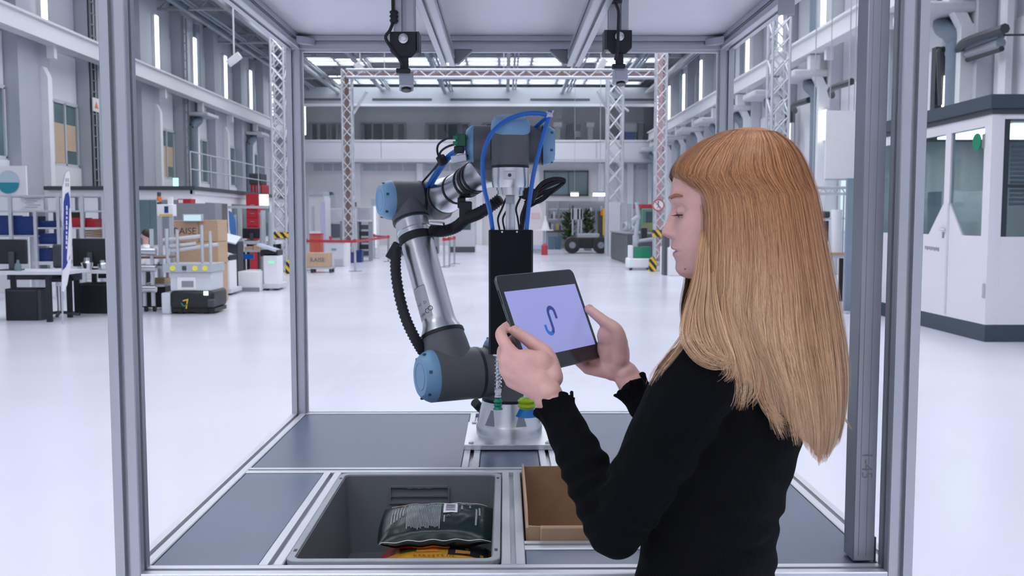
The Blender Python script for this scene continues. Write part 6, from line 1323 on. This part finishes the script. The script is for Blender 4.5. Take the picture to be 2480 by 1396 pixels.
part(gn, 'beam', TRUS, 552, 648, 499, 505, 21.5, 0.1); part(gn, 'post', TRUS, 578, 583, 505, 640, 21.5, 0.1, True); part(gn, 'post', TRUS, 634, 640, 510, 640, 21.5, 0.1, True); part(gn, 'light_panel', emat('white_panel_glow', (0.9, 1.0, 1.0), 1.6), 628, 649, 471, 498, 21.6, 0.05)
for a in (636, 656): MB().tube(spline([W(a-2, 515, 21.2), W(a, 530, 21.2), W(a, 570, 21.2), W(a-2, 612, 21.2)], 4), 0.06, 10).build('curved_arm', LGREY, gn)
t, zd3 = desk('work_desk', 'brown-topped desk below the gantry with a wide black screen', 578, 668, 584, 21.9, 0.7, (584, 662)); monitor('wide low black screen on the desk under the gantry', 584, 634, 553, 578, 22.1, zd3)
t = gthing('blue_flag', 'curved blue and white banner standing behind the person in the dark jacket', 'banner', 562, 23.2); m = MB(); pts = [(553, 510), (562, 515), (570, 535), (572, 560), (571, 585), (562, 585), (556, 555)]; m.prism([(W(a, b, 23.2).x, W(a, b, 23.2).z) for a, b in pts], (0, 23.2, 0), (1, 0, 0), (0, 0, 1), -0.02); m.build('cloth', mat('banner_blue', (0.06, 0.20, 0.50), 0.6), t); part(t, 'pole', LGREY, 570, 572, 520, 690, 23.22, 0.02, True)
t = gthing('parts_tray', 'tray of tan wooden parts under the gantry', 'tray', 615, 21.0, None, 0); part(t, 'tray', LGREY, 586, 630, 606, 611, 21.0, 0.4); part(t, 'wood_piece', CARD, 592, 612, 598, 606, 21.05, 0.3); part(t, 'wood_piece', CARD, 614, 628, 594, 606, 21.05, 0.3); part(t, 'stand', DGREY, 588, 592, 611, 650, 21.1, 0.1, True); part(t, 'stand', DGREY, 624, 628, 611, 650, 21.1, 0.1, True); part(t, 'blue_bar', HOSE, 586, 614, 616, 628, 21.05, 0.05)

# ---- middle distance, left of the robot arm
def barrier(px, pyb, lab):
    Y = 3487/(pyb-532); t = gthing('barrier_post', lab, 'barrier post', px, Y, None); x = W(px, 532, Y).x; MB().cyl((x, Y, 0.03), (x, Y, 0.95), 0.035, n=10).build('pole', STEEL, t); MB().lathe((x, Y, 0), (0, 0, 1), [(0, 0.2), (0.02, 0.2), (0.035, 0.05)], 20).build('base', STEEL, t); MB().cyl((x, Y, 0.86), (x, Y, 0.97), 0.05, n=10).build('belt_head', RED, t); return Vector((x, Y, 0.90))
bA = barrier(859, 658, 'steel barrier post in front of the blue bins'); bB = barrier(800, 640, 'steel barrier post hidden behind the grey box'); bC = barrier(940, 634, 'steel barrier post beside the upper arm of the robot'); bD = barrier(906, 626, 'steel barrier post in front of the tall glossy column')
bE = barrier(1075, 648, 'foremost steel barrier post right of the robot upper arm'); bF = barrier(1088, 645, 'second steel barrier post right of the robot upper arm'); bG = barrier(1100, 640, 'rearmost steel barrier post right of the robot upper arm'); bH = barrier(740, 656, 'steel barrier post beside the cell back post')
for a, b, lab in ((bH, bA, 'red barrier tape in front of the RAISE carton'), (bA, bC, 'red barrier tape running to the post beside the robot arm'), (bD, bC, 'short red barrier tape before the tall glossy column'), (bE, bG, 'red barrier tape between the grouped posts')):
    m = MB(); d = (b-a); m.bar(a, b, 0.05, 0.012) if False else m.add([a+Vector((0, 0, -0.04)), b+Vector((0, 0, -0.04)), b+Vector((0, 0, 0.04)), a+Vector((0, 0, 0.04)), a+Vector((0, 0.01, -0.04)), b+Vector((0, 0.01, -0.04)), b+Vector((0, 0.01, 0.04)), a+Vector((0, 0.01, 0.04))], [(0, 1, 2, 3), (4, 7, 6, 5), (0, 4, 5, 1), (1, 5, 6, 2), (2, 6, 7, 3), (3, 7, 4, 0)]); solo(m, 'barrier_tape', RED, lab, 'barrier tape', a)
Yc = 27.0
t = gthing('dolly', 'low grey dolly under the RAISE carton', 'dolly', 772, Yc); part(t, 'platform', LGREY, 742, 804, 648, 652, Yc, 0.6); 
for px in (752, 797): xx = W(px, 532, Yc).x; MB().cyl((xx-0.03, Yc+0.1, 0.07), (xx+0.03, Yc+0.1, 0.07), 0.07, n=12).build('wheel', RUBBER, t); MB().cyl((xx-0.03, Yc+0.5, 0.07), (xx+0.03, Yc+0.5, 0.07), 0.07, n=12).build('wheel', RUBBER, t)
carton(742, 796, 613, 648, Yc+0.02, 0.55, 'single carton printed RAISE standing on a low dolly', None, 'RAISE')
t = gthing('machine_cabinet', 'pale grey floor machine box with a dark vent, behind the barrier tape', 'machine', 815, 30.6); part(t, 'body', OFFW, 786, 832, 588, 645, 30.6, 0.7, True, 0.02); part(t, 'side_panel', WHITE, 832, 841, 586, 645, 30.65, 0.6, True); part(t, 'lid', LGREY, 784, 834, 584, 589, 30.58, 0.75); part(t, 'vent', LGREY, 810, 830, 628, 644, 30.58, 0.02); part(t, 'badge', MGREY, 803, 814, 602, 607, 30.58, 0.02)
t = gthing('red_crate', 'orange-red upright crate behind the RAISE carton', 'crate', 762, 31.5); part(t, 'body', mat('orange_red', (0.55, 0.09, 0.03), 0.5, var=0.05), 750, 776, 568, 615, 31.5, 0.5, True); part(t, 'lid', RED, 749, 777, 566, 570, 31.48, 0.54)
crate(844, 859, 612, 637, 33.2, BLUEB, 'left blue waste bin behind the barrier post', 0.0); crate(862, 876, 607, 634, 33.6, BLUEB, 'taller blue waste bin beside the dark rack', 0.0)
t = gthing('server_rack', 'open black rack of instruments behind the blue waste bins', 'rack', 882, 34.6); 
for px in (866, 893): part(t, 'upright', MGREY, px, px+3, 535, 626, 34.6, 0.6, True)
for k in range(5): part(t, 'module', BLACK if k % 2 else DGREY, 869, 893, 545+k*16, 556+k*16, 34.65, 0.5)
part(t, 'top', OFFW, 864, 897, 533, 537, 34.55, 0.7)
t = gthing('glossy_column', 'tall glossy white column machine behind the red tape', 'machine', 909, 38.8); part(t, 'shaft', WHITE, 903, 914, 490, 622, 38.8, 0.4, True); part(t, 'head', LGREY, 899, 915, 482, 498, 38.75, 0.5); part(t, 'light_strip', emat('cool_strip', (0.85, 0.9, 1.0), 1.0), 906, 910, 500, 600, 38.78, 0.02)
t = gthing('machining_centre', 'large grey machining centre with dark windows behind the barrier', 'machine', 830, 38); part(t, 'body', OFFW, 790, 862, 505, 620, 38, 2.0, True, 0.03); part(t, 'upper_housing', LGREY, 862, 898, 502, 620, 38.4, 1.5, True, 0.03); part(t, 'window', GLASSD, 802, 824, 543, 576, 37.97, 0.03); part(t, 'window', GLASSD, 842, 860, 540, 576, 37.97, 0.03); part(t, 'control_panel', DGREY, 832, 862, 490, 501, 37.9, 0.2); part(t, 'door_frame', MGREY, 824, 828, 536, 600, 37.96, 0.03); part(t, 'chip_tray', MGREY, 790, 862, 600, 606, 37.95, 0.05)
t = gthing('press_machine', 'pale tall machine with a slanted front and lilac side, left of the machining centre', 'machine', 768, 36); m = MB(); P_ = [(748, 470), (778, 466), (786, 480), (788, 610), (748, 610)]; m.prism([(W(a, b, 36).x, max(0, W(a, b, 36).z) if b < 600 else 0) for a, b in P_], (0, 36, 0), (1, 0, 0), (0, 0, 1), -1.2); m.build('body', OFFW, t); part(t, 'side', mat('lilac_panel', (0.50, 0.52, 0.72), 0.4), 779, 787, 490, 605, 35.97, 0.03, True); part(t, 'hood', LGREY, 748, 782, 463, 472, 35.9, 1.3); part(t, 'slanted_brace', LGREY, 756, 760, 500, 560, 35.95, 0.03); part(t, 'lower_cover', WHITE, 750, 777, 560, 572, 35.94, 0.05)
t = gthing('extraction_box', 'small dark box on top of the pale machines', 'box', 796, 38.2, None, W(0, 473, 38.2).z); part(t, 'body', DGREY, 784, 804, 465, 473, 38.2, 0.4); part(t, 'foot', LGREY, 780, 812, 473, 505, 38.2, 0.4)
# machine row seen through the robot arm
for a, b, c, mt, Y, lab in ((960, 1000, 520, LGREY, 40, 'light grey cabinet behind the robot upper arm'), (1002, 1060, 545, MGREY, 42, 'mid grey machine behind the black conduit'), (1090, 1150, 525, OFFW, 44, 'pale cabinet between conduit and gripper')):
    t = gthing('machine_cabinet', lab, 'machine', (a+b)/2, Y); part(t, 'body', mt, a, b, c, 600, Y, 1.0, True, 0.03); part(t, 'window', GLASSD, a+6, b-10, c+12, c+32, Y-0.02, 0.02); part(t, 'plinth', DGREY, a, b, 598, 612, Y-0.03, 0.03, True)

# ---- middle distance, right of the robot arm
t = gthing('roll_up_banner', 'white and pink roll-up banner standing behind the gripper', 'banner', 1298, 43); part(t, 'sheet', mat('pinkish_white', (0.74, 0.66, 0.69), 0.6, var=0.03), 1283, 1313, 498, 606, 43, 0.03); part(t, 'foot', LGREY, 1282, 1314, 606, 614, 42.9, 0.25, True); part(t, 'picture', mat('pale_red_print', (0.70, 0.50, 0.52), 0.6), 1287, 1308, 516, 530, 42.98, 0.02); part(t, 'blue_print', mat('pale_blue_ink', (0.45, 0.58, 0.78), 0.6), 1290, 1312, 594, 604, 42.98, 0.02)
t = gthing('bar_table', 'white round standing table beside the banner', 'table', 1318, 41.5); x = W(1318, 532, 41.5).x; MB().cyl((x, 41.5, 1.05), (x, 41.5, 1.1), 0.42, n=24).build('table_top', WHITE, t); MB().cyl((x, 41.5, 0.03), (x, 41.5, 1.05), 0.05).build('column', LGREY, t); MB().cyl((x, 41.5, 0), (x, 41.5, 0.03), 0.3, n=20).build('base', LGREY, t)
m = MB(); m.lathe((x+0.05, 41.4, 1.101), (0, 0, 1), [(0, 0.20), (0.25, 0.12), (0.45, 0.05), (0.6, 0.045)], 16); solo(m, 'table_lamp', WHITE, 'white cone shaped object on the round standing table', 'lamp', (x+0.05, 41.4, 1.101))
x2 = W(1319, 532, 40.6).x; m = MB(); m.lathe((x2, 40.6, 0), (0, 0, 1), [(0, 0.14), (0.42, 0.14), (0.46, 0.1), (0.5, 0.05)], 16); solo(m, 'fire_extinguisher', RED, 'small red cylinder standing at the foot of the round table', 'extinguisher', (x2, 40.6, 0))
t = gthing('workshop_rack', 'cluttered dark workshop rack behind the mobile robot with big wheels', 'rack', 1352, 49)
for px in (1326, 1352, 1378): part(t, 'upright', MGREY, px, px+3, 490, 602, 49, 0.6, True)
for py in (505, 530, 558): part(t, 'shelf', LGREY, 1326, 1381, py, py+3, 49, 0.6)
for k in range(9): part(t, 'instrument', [MGREY, DGREY, OFFW, BRICKY][k % 4], 1329+k*5.6, 1333+k*5.6, 512+(k*7) % 13, 530, 49.1, 0.3)
for k in range(8): part(t, 'instrument', [DGREY, OFFW, MGREY, YELLOW][k % 4], 1329+k*6, 1334+k*6, 538+(k*5) % 12, 558, 49.1, 0.3)
part(t, 'worktop', BLACK, 1324, 1384, 558, 563, 48.7, 0.9)
t = gthing('workshop_backdrop', 'dark backdrop with small tools, added for the shaded workshop bay behind the plants and the rover', 'backdrop', 1400, 50.5); part(t, 'panel', MGREY, 1322, 1476, 487, 602, 50.5, 0.1, True)  # dark sheet added in place of the shade in the workshop recess
for k in range(14): part(t, 'tool', [DGREY, LGREY, OFFW, BRICKY, STEELB][k % 5], 1386+k*6.2, 1389+k*6.2+(k % 3), 498+(k*11) % 24, 520+(k*17) % 45, 50.4, 0.06)
for a, b, lab in ((1302, 1322, 'short bright lamp above the banner at the far wall'), (1382, 1402, 'short bright lamp above the tall plant at the far wall'), (1436, 1472, 'long bright lamp above the rover arm at the far wall')):
    t = gthing('strip_lamp', lab, 'lamp', (a+b)/2, 50.2, None, W(0, 475, 50.2).z); part(t, 'housing', LGREY, a, b, 464, 468, 50.2, 0.3); part(t, 'tube', TUBEM, a+1, b-1, 468, 475, 50.2, 0.2); part(t, 'hanger', LGREY, (a+b)/2, (a+b)/2+1, 100, 464, 50.3, 0.03)
for k in range(2):
    crate(1327+k*17, 1342+k*17, 574, 600, 48.2, mat('slate_blue', (0.07, 0.14, 0.22), 0.5), ('left' if k == 0 else 'right')+' slate blue crate under the workshop rack' if False else ('slate blue crate on the floor nearest the red cylinder' if k == 0 else 'slate blue crate on the floor next to the dark wheels'), 0.0)
def plant(px, py0, py1, Y, lab, seed):
    t = gthing('potted_plant', lab, 'plant', px, Y); x = W(px, 532, Y).x; z1 = W(px, py0, Y).z; rg = np.random.default_rng(seed); MB().lathe((x, Y, 0), (0, 0, 1), [(0, 0.18), (0.4, 0.24), (0.42, 0.2)], 16).build('pot', MGREY, t); MB().cyl((x, Y, 0.4), (x, Y, z1*0.8), 0.02, n=6).build('stem', BRICKY, t); m = MB()
    for k in range(420):
        a = rg.uniform(0, 2*PI); rr = rg.uniform(0.03, 0.28); z = rg.uniform(0.45, z1); c = Vector((x+rr*math.cos(a), Y+rr*math.sin(a), z)); d = Vector((math.cos(a), math.sin(a), rg.uniform(-0.2, 0.9))).normalized(); s = d.cross(Vector((0, 0, 1))).normalized()*0.075; L_ = rg.uniform(0.2, 0.34)
        m.add([c, c+d*L_*0.5+s, c+d*L_, c+d*L_*0.5-s], [(0, 1, 2, 3)])
    o = m.build('leaves', mat('leaf_green', (0.03, 0.10, 0.035), 0.6, var=0.4, scale=4), t); o['kind'] = 'stuff'
plant(1377, 515, 600, 46.5, 'bushy green plant between the workshop rack and the mast of the wheeled robot', 1); plant(1424, 512, 600, 46.5, 'bushy green plant behind the right wheel of the wheeled robot', 2)
wv_ = gthing('wheeled_robot', 'black four-wheeled rover with big tyres and an instrument mast', 'rover', 1422, 42.5)
part(wv_, 'chassis', BLACK, 1392, 1458, 576, 602, 42.6, 1.0, bevel=0.05); part(wv_, 'top_deck', LGREY, 1400, 1452, 566, 577, 42.7, 0.8, bevel=0.03)
for px in (1386, 1455):
    for yy in (42.5, 43.6):
        x = W(px, 532, yy).x; o = MB().lathe((x, yy-0.16, 0.38), (0, 1, 0), [(0, 0.26), (0.02, 0.36), (0.16, 0.38), (0.30, 0.36), (0.32, 0.26)], 24).build('tyre', RUBBER, wv_); MB().cyl((x, yy-0.18, 0.38), (x, yy-0.15, 0.38), 0.15, n=16).build('hub', MGREY, o)
part(wv_, 'badge', YELLOW, 1399, 1405, 592, 600, 42.57, 0.03)
for px in (1385, 1398, 1406, 1460): part(wv_, 'mast', LGREY if px != 1460 else YELLOW, px, px+4, 505, 570, 43.0, 0.08)
part(wv_, 'instrument_box', LGREY, 1384, 1412, 505, 533, 43.0, 0.3, bevel=0.02); part(wv_, 'arm', DGREY, 1448, 1462, 512, 575, 43.2, 0.2); part(wv_, 'sensor', ORANGE, 1455, 1466, 508, 522, 43.1, 0.2)
pt = gthing('partition_wall', 'pale grey partition panels behind the long dark counter', 'partition', 1500, 38.3)
for a, b, c in ((1474, 1502, 490), (1503, 1516, 492), (1519, 1530, 494)): part(pt, 'panel', LGREY if a > 1500 else OFFW, a, b, c, 620, 38.3, 0.1, True)
co_ = gthing('service_counter', 'long dark counter with a slatted front facing the aisle', 'counter', 1510, 33)
xa, xb = W(1482, 532, 36.5).x, W(1530, 532, 31.5).x
m = MB(); A_, B_ = Vector((W(1481, 532, 37.0).x, 37.0, 0)), Vector((W(1522, 532, 32.0).x, 32.0, 0)); dd = (B_-A_).normalized(); nn = Vector((dd.y, -dd.x, 0)); nn = nn if nn.x > 0 else -nn; D_ = nn*0.9
def slab(p, q, off, z0, z1): return [p+Vector((0, 0, z0)), q+Vector((0, 0, z0)), q+off+Vector((0, 0, z0)), p+off+Vector((0, 0, z0)), p+Vector((0, 0, z1)), q+Vector((0, 0, z1)), q+off+Vector((0, 0, z1)), p+off+Vector((0, 0, z1))]
QF = [(0, 1, 2, 3), (4, 7, 6, 5), (0, 4, 5, 1), (1, 5, 6, 2), (2, 6, 7, 3), (3, 7, 4, 0)]
m.add(slab(A_, B_, D_, 0, 1.05), QF); m.build('body', DGREY, co_); m = MB(); m.add(slab(A_-nn*0.06, B_-nn*0.06, D_+nn*0.1, 1.05, 1.1), QF); m.build('counter_top', MGREY, co_)
for k in range(12): p0 = A_.lerp(B_, (k+0.2)/12); p1 = A_.lerp(B_, (k+0.8)/12); m = MB(); m.add(slab(p0-nn*0.03, p1-nn*0.03, nn*0.03, 0.08, 1.0), QF); m.build('slat', mat('counter_grey', (0.08, 0.09, 0.10), 0.4), co_)
for px, s in ((1498, 0.16), (1520, 0.1)): p = A_.lerp(B_, 0.45 if px == 1498 else 0.8)+nn*0.3; m = MB(); m.lathe((p.x, p.y, 1.101), (0, 0, 1), [(0, s*0.8), (s, s), (s*2, s*0.8), (s*2.3, s*0.2)], 14); solo(m, 'coffee_urn', STEEL, ('large' if px == 1498 else 'small')+' shiny steel urn standing on the dark counter', 'urn', (p.x, p.y, 1.101))
mr_ = gthing('mobile_robot', 'white mobile robot with a green box and a grey manipulator arm beside the counter', 'mobile robot', 1555, 28.3)
part(mr_, 'base', WHITE, 1521, 1578, 626, 650, 28.3, 0.7, bevel=0.05); part(mr_, 'skirt', LGREY, 1530, 1570, 646, 655, 28.35, 0.6, True); part(mr_, 'crate', GREEN, 1534, 1576, 598, 625, 28.4, 0.45, bevel=0.01); part(mr_, 'side_body', WHITE, 1524, 1534, 595, 626, 28.4, 0.4, bevel=0.02); part(mr_, 'headlight', emat('mint_glow', (0.35, 1, 0.75), 0.9), 1524, 1530, 634, 638, 28.28, 0.02)
for px in (1530, 1570): x = W(px, 532, 28.3).x; MB().cyl((x-0.04, 28.4, 0.08), (x+0.04, 28.4, 0.08), 0.08, n=12).build('wheel', RUBBER, mr_)
def jt(pts, r_, mt=LGREY): return MB().tube([W(a, b, 28.6) for a, b in pts], r_, 12).build('arm_segment', mt, mr_)
jt([(1540, 598), (1540, 570)], 0.10); jt([(1540, 572), (1546, 520)], 0.065); jt([(1532, 536), (1548, 524)], 0.08); jt([(1546, 520), (1541, 490)], 0.055); jt([(1545, 585), (1580, 580)], 0.06); jt([(1540, 592), (1552, 596)], 0.09, DGREY); part(mr_, 'motor_block', BLACK, 1553, 1568, 552, 578, 28.7, 0.2, bevel=0.02)
t = gthing('green_machine', 'green injection machine with a dark window and red top behind the mobile robot', 'machine', 1568, 38); part(t, 'body', mat('machine_green', (0.10, 0.26, 0.20), 0.5, var=0.05), 1553, 1586, 505, 605, 38, 1.2, True, 0.05); part(t, 'window', GLASSD, 1564, 1580, 513, 550, 37.97, 0.03); part(t, 'red_top', RED, 1540, 1584, 495, 505, 38.1, 0.8); part(t, 'lower_panel', OLIVE, 1556, 1584, 540, 560, 37.96, 0.04)
t = gthing('white_bench', 'low white bench unit beside the lattice column with the sign', 'bench', 1640, 25.5); part(t, 'body', WHITE, 1620, 1720, 600, 668, 25.5, 1.5, True, 0.02); part(t, 'dark_gap', DGREY, 1608, 1622, 560, 660, 25.8, 0.4, True)
gz = fz(386)
def gpart(par, nm, mt, a, b, c, d, Y, dd, bevel=0.0):
    x0, x1, z0, z1 = rect(a, b, c, d, Y); return MB().box(x0, x1, Y, Y+dd, gz if d > 335 else z0, z1).build(nm, mt, par, bevel=bevel)
for a, lab in ((1340, 'pale desk lamp shaped machine standing up on the gallery beside the robot hose'), (1419, 'second pale lamp shaped machine up on the gallery before the wide pale column')):
    t = gthing('gallery_machine', lab, 'machine', a+10, 57.5, None, gz); gpart(t, 'head', WHITE, a, a+22, 295, 309, 57.5, 0.8, 0.05); gpart(t, 'column', OFFW, a+4, a+17, 309, 341, 57.5, 0.5)
t = gthing('gallery_cabinet', 'grey cabinet with an open shelf up on the gallery between the pale machines', 'cabinet', 1388, 57.8, None, gz); gpart(t, 'body', MGREY, 1372, 1406, 300, 341, 57.8, 0.6); gpart(t, 'shelf_box', OFFW, 1392, 1406, 318, 332, 57.7, 0.2)
t = gthing('gallery_crate', 'blue crate with a clear hood standing up on the gallery', 'crate', 1515, 57.5, None, gz); gpart(t, 'crate', mat('bright_blue', (0.02, 0.09, 0.36), 0.5), 1496, 1538, 321, 341, 57.4, 0.8); gpart(t, 'hood', OFFW, 1505, 1545, 295, 321, 57.4, 0.8, 0.15)
t = gthing('gallery_bin', 'rounded grey bin standing beside the hooded blue crate on the gallery', 'bin', 1553, 57.6, None, gz); gpart(t, 'bin', MGREY, 1545, 1562, 298, 341, 57.6, 0.6, 0.1); gpart(t, 'lid', LGREY, 1544, 1563, 295, 299, 57.58, 0.64)

# ---- right side: bench behind the hair, partition, cabin
t, zd4 = desk('work_desk', 'white workbench with a wooden edge behind the blonde hair', 1960, 2046, 618, 17.5, 0.8, (1975, 2040)); x0, x1, z0, z1 = rect(1960, 2046, 612, 618, 17.48)
MB().box(x0, x1, 17.46, 17.5, z0, z1).build('wood_edge', CARD, t)
x = W(2026, 532, 17.8).x; m = MB(); m.cyl((x, 17.8, zd4), (x, 17.8, W(0, 508, 17.8).z), 0.10, n=20); solo(m, 'paper_roll', WHITE, 'tall white paper roll standing on the white workbench', 'paper roll', (x, 17.8, zd4))
monitor('small dark monitor beside the white paper roll', 1985, 2008, 535, 585, 17.9, zd4); t = gthing('tool_board', 'shelf with dark tools above the small monitor', 'shelf', 2005, 18.4); part(t, 'shelf', LGREY, 1985, 2046, 528, 532, 18.4, 0.3); part(t, 'tool', DGREY, 1990, 2012, 512, 528, 18.45, 0.2, bevel=0.03); part(t, 'upright', LGREY, 2040, 2044, 470, 700, 18.6, 0.05, True); part(t, 'upright', LGREY, 1980, 1984, 470, 700, 18.6, 0.05, True)
t = gthing('hanging_lattice', 'short horizontal lattice beam in front of the bright windows', 'truss', 2005, 19.5, None, W(0, 470, 19.5).z)
for py in (455, 470): MB().cyl(W(1960, py, 19.5), W(2060, py, 19.5), 0.03, n=8).build('chord', TRUS, t)
m = MB()
for k in range(9): m.cyl(W(1960+k*11, 455 if k % 2 else 470, 19.5), W(1971+k*11, 470 if k % 2 else 455, 19.5), 0.015, n=5, caps=False)
m.build('lacing', TRUS, t)['kind'] = 'stuff'
for px in (1968, 2050): q = W(px, 455, 19.5); MB().cyl(q, (q.x, q.y, ZC+0.45), 0.012, n=6).build('hanger', LGREY, t)
t = gthing('partition_screen', 'blue-grey upright partition screen beside the cell door post', 'partition', 2062, 15.3); part(t, 'panel', mat('blue_grey_screen', (0.20, 0.25, 0.32), 0.6, var=0.02), 2045, 2140, 432, 756, 15.3, 0.08, True); part(t, 'foot', LGREY, 2048, 2064, 756, 772, 15.1, 0.5, True)
t = gthing('notice_panel', 'large white hanging panel above the blue-grey screen', 'panel', 2040, 16.5, None, W(0, 436, 16.5).z); part(t, 'panel', WHITE, 1998, 2078, 268, 436, 16.5, 0.05); part(t, 'frame_edge', LGREY, 1998, 2079, 433, 437, 16.48, 0.02); None
for px in (2010, 2068): q = W(px, 268, 16.53); MB().cyl(q, (q.x, q.y, ZC+0.495), 0.008, n=6).build('hanger', LGREY, t)
# cabin
Yc0 = 11.65; Xc = W(2395, 532, Yc0).x; ZCb = 3.0
cb = thing('hall_cabin', 'white glazed cabin with dark roof edge and dark plinth', 'cabin', (Xc+1.5, Yc0+2, 0))
BASEM = mat('slate_plinth', (0.035, 0.055, 0.075), 0.5, var=0.05)
LW = 4.2; FWd = 3.0
MB().box(Xc, Xc+FWd, Yc0, Yc0+LW, 0, 0.22).build('plinth', BASEM, cb); MB().box(Xc-0.05, Xc+FWd, Yc0-0.05, Yc0+LW, 2.93, 3.10).build('roof_edge', BASEM, cb); MB().box(Xc-0.02, Xc+FWd, Yc0-0.02, Yc0+LW, 2.86, 2.93).build('roof_trim', DGREY, cb)
CW = mat('cabin_white', (0.74, 0.71, 0.75), 0.5, var=0.01)
# left face: framed doors with chamfered panes, real openings
zs, zt_ = 0.22, 2.86
def xface(y0, y1, z0, z1, nm='wall_panel', t_=0.06, mt=None): return MB().box(Xc, Xc+t_, y0, y1, z0, z1).build(nm, mt or CW, cb)
ypx = lambda px: Xc/ (ray(px, 532).x/ray(px, 532).y)
yj0, yj1, yj2, yj3 = ypx(2378), ypx(2297), ypx(2284), ypx(2232)
zg1 = WX(2340, 316, Xc).z; zg0 = WX(2373, 572, Xc).z; zk = WX(2297, 492, Xc).z
MB().box(Xc-0.004, Xc+0.10, Yc0-0.004, yj0, zs, zt_).build('corner_pillar', CW, cb); xface(yj0, Yc0+LW, zg1, zt_, 'header'); xface(yj1, yj2, zk, zg1, 'door_stile')
m = MB(); ys_ = [(yj0, zs), (yj0, zg0), (ypx(2330), zg0), (yj1, zk), (yj2, zk), (ypx(2250), zg0), (Yc0+LW, zg0), (Yc0+LW, zs)]; m.prism(ys_, (Xc, 0, 0), (0, 1, 0), (0, 0, 1), 0.06); m.build('door_leaf', CW, cb)
MB().box(Xc+0.02, Xc+0.03, yj0, Yc0+LW, zg0, zg1).build('glass_pane', paneglass('cabin_glass', (0.70, 0.80, 0.82), 0.05, 0.03), cb)
MB().box(Xc-0.012, Xc, yj1-0.02, yj1+0.03, 0.25, zk).build('door_seam', OFFW, cb)
q = WX(2284, 556, Xc); MB().cyl((Xc-0.03, q.y-0.12, q.z), (Xc-0.03, q.y+0.06, q.z), 0.012, n=8).build('door_handle', STEEL, cb); q = WX(2285, 570, Xc); MB().box(Xc-0.012, Xc, q.y-0.02, q.y+0.02, q.z-0.04, q.z+0.04).build('lock', MGREY, cb)
for py in (705, 342): q = WX(2384, py, Xc); MB().box(Xc-0.015, Xc, q.y-0.03, q.y+0.03, q.z-0.09, q.z+0.09).build('hinge', STEEL, cb)
q = WX(2363, 344, Xc); MB().cyl((Xc+0.012, q.y, q.z), (Xc+0.02, q.y, q.z), 0.11, n=28).build('green_dot', GREEN, cb)
for k in range(8): q = WX(2242+k*4.4, 600+0.6*k, Xc); MB().box(Xc-0.004, Xc, q.y-0.018, q.y+0.018, q.z-0.02-0.01*(k % 2), q.z+0.025).build('print_mark', MGREY, cb)
# front face with window and blind
x1w = Xc+0.06; xg0 = W(2425, 532, Yc0).x
MB().box(Xc+0.10, xg0, Yc0+0.004, Yc0+0.06, zs, zt_).build('wall_panel', CW, cb); zf0, zf1 = W(2450, 574, Yc0).z, W(2450, 288, Yc0).z
MB().box(xg0, Xc+FWd, Yc0, Yc0+0.06, zs, zf0).build('wall_panel', CW, cb); MB().box(xg0, Xc+FWd, Yc0, Yc0+0.06, zf1, zt_).build('wall_panel', CW, cb)
MB().box(xg0, Xc+FWd, Yc0+0.02, Yc0+0.03, zf0, zf1).build('glass_pane', paneglass('cabin_glass_dark', (0.55, 0.64, 0.66), 0.05, 0.03), cb)
for k in range(14): z = zf1-0.36-k*0.055; MB().box(xg0+0.16, Xc+FWd, Yc0+0.12, Yc0+0.14, z, z+0.04).build('blind_slat', LGREY, cb)
MB().box(xg0+0.02, xg0+0.10, Yc0+0.06, Yc0+0.10, zf0, zf1).build('window_frame', BASEM, cb); MB().box(xg0+0.10, Xc+FWd, Yc0+0.06, Yc0+0.10, zf0+0.62, zf0+0.66).build('window_frame', BASEM, cb)
MB().box(Xc+0.06, Xc+FWd, Yc0+LW-0.06, Yc0+LW, zs, zt_).build('back_wall', OFFW, cb); MB().box(Xc+0.06, Xc+FWd, Yc0+0.06, Yc0+LW-0.06, 0.22, 0.24).build('cabin_floor', LGREY, cb); MB().box(Xc+FWd-0.06, Xc+FWd, Yc0, Yc0+LW, zs, zt_).build('side_wall', OFFW, cb)
MB().box(Xc+1.0, Xc+2.4, Yc0+1.4, Yc0+2.1, 0.24, 0.95).build('inner_desk', LGREY, cb); MB().box(Xc+0.9, Xc+1.6, Yc0+3.2, Yc0+3.7, 0.24, 2.0).build('inner_cabinet', LGREY, cb)
MB().box(Xc+0.8, Xc+2.2, Yc0+1.0, Yc0+3.2, 2.82, 2.85).build('added_fill_panel', emat('cabin_fill_glow', (1.0, 0.98, 0.95), 5.0), cb)  # glowing panel added to brighten the cabin interior
# white mast and horizontal pipe bridge above the cabin
t = gthing('wall_mast', 'white square mast rising above the cabin roof', 'mast', 2442, 17.0); part(t, 'mast', WHITE, 2430, 2460, -60, 300, 17.0, 0.25, True); 
t = thing('pipe_bridge', 'bundle of dark pipes and cable tray crossing to the white mast', 'pipes', tuple(W(2360, 130, 17.5)))
for k, (a, b, r_, mt) in enumerate((((2290, 132), (2425, 86), 0.07, STEELB), ((2296, 146), (2424, 104), 0.09, STEELG), ((2296, 160), (2426, 118), 0.05, DGREY))): MB().cyl(W(*a, 19), W(*b, 16.6), r_, n=10).build('pipe', mt, t)
MB().tube(spline([W(2290, 132, 19), W(2280, 125, 19), W(2280, 150, 19), W(2284, 255, 19)], 5), 0.10, 10).build('riser', DGREY, t); MB().cyl(W(2430, 85, 16.4), W(2520, 84, 16.4), 0.02, n=6).build('pipe', DGREY, t)
m = MB(); m.tube(spline([W(2225, 28, 19), W(2280, 22, 19), W(2300, 10, 19), W(2300, -40, 19)], 6), 0.16, 12); solo(m, 'duct_elbow', STEELB, 'fat grey duct elbow in the upper corner above the cabin', 'duct', W(2280, 22, 19))
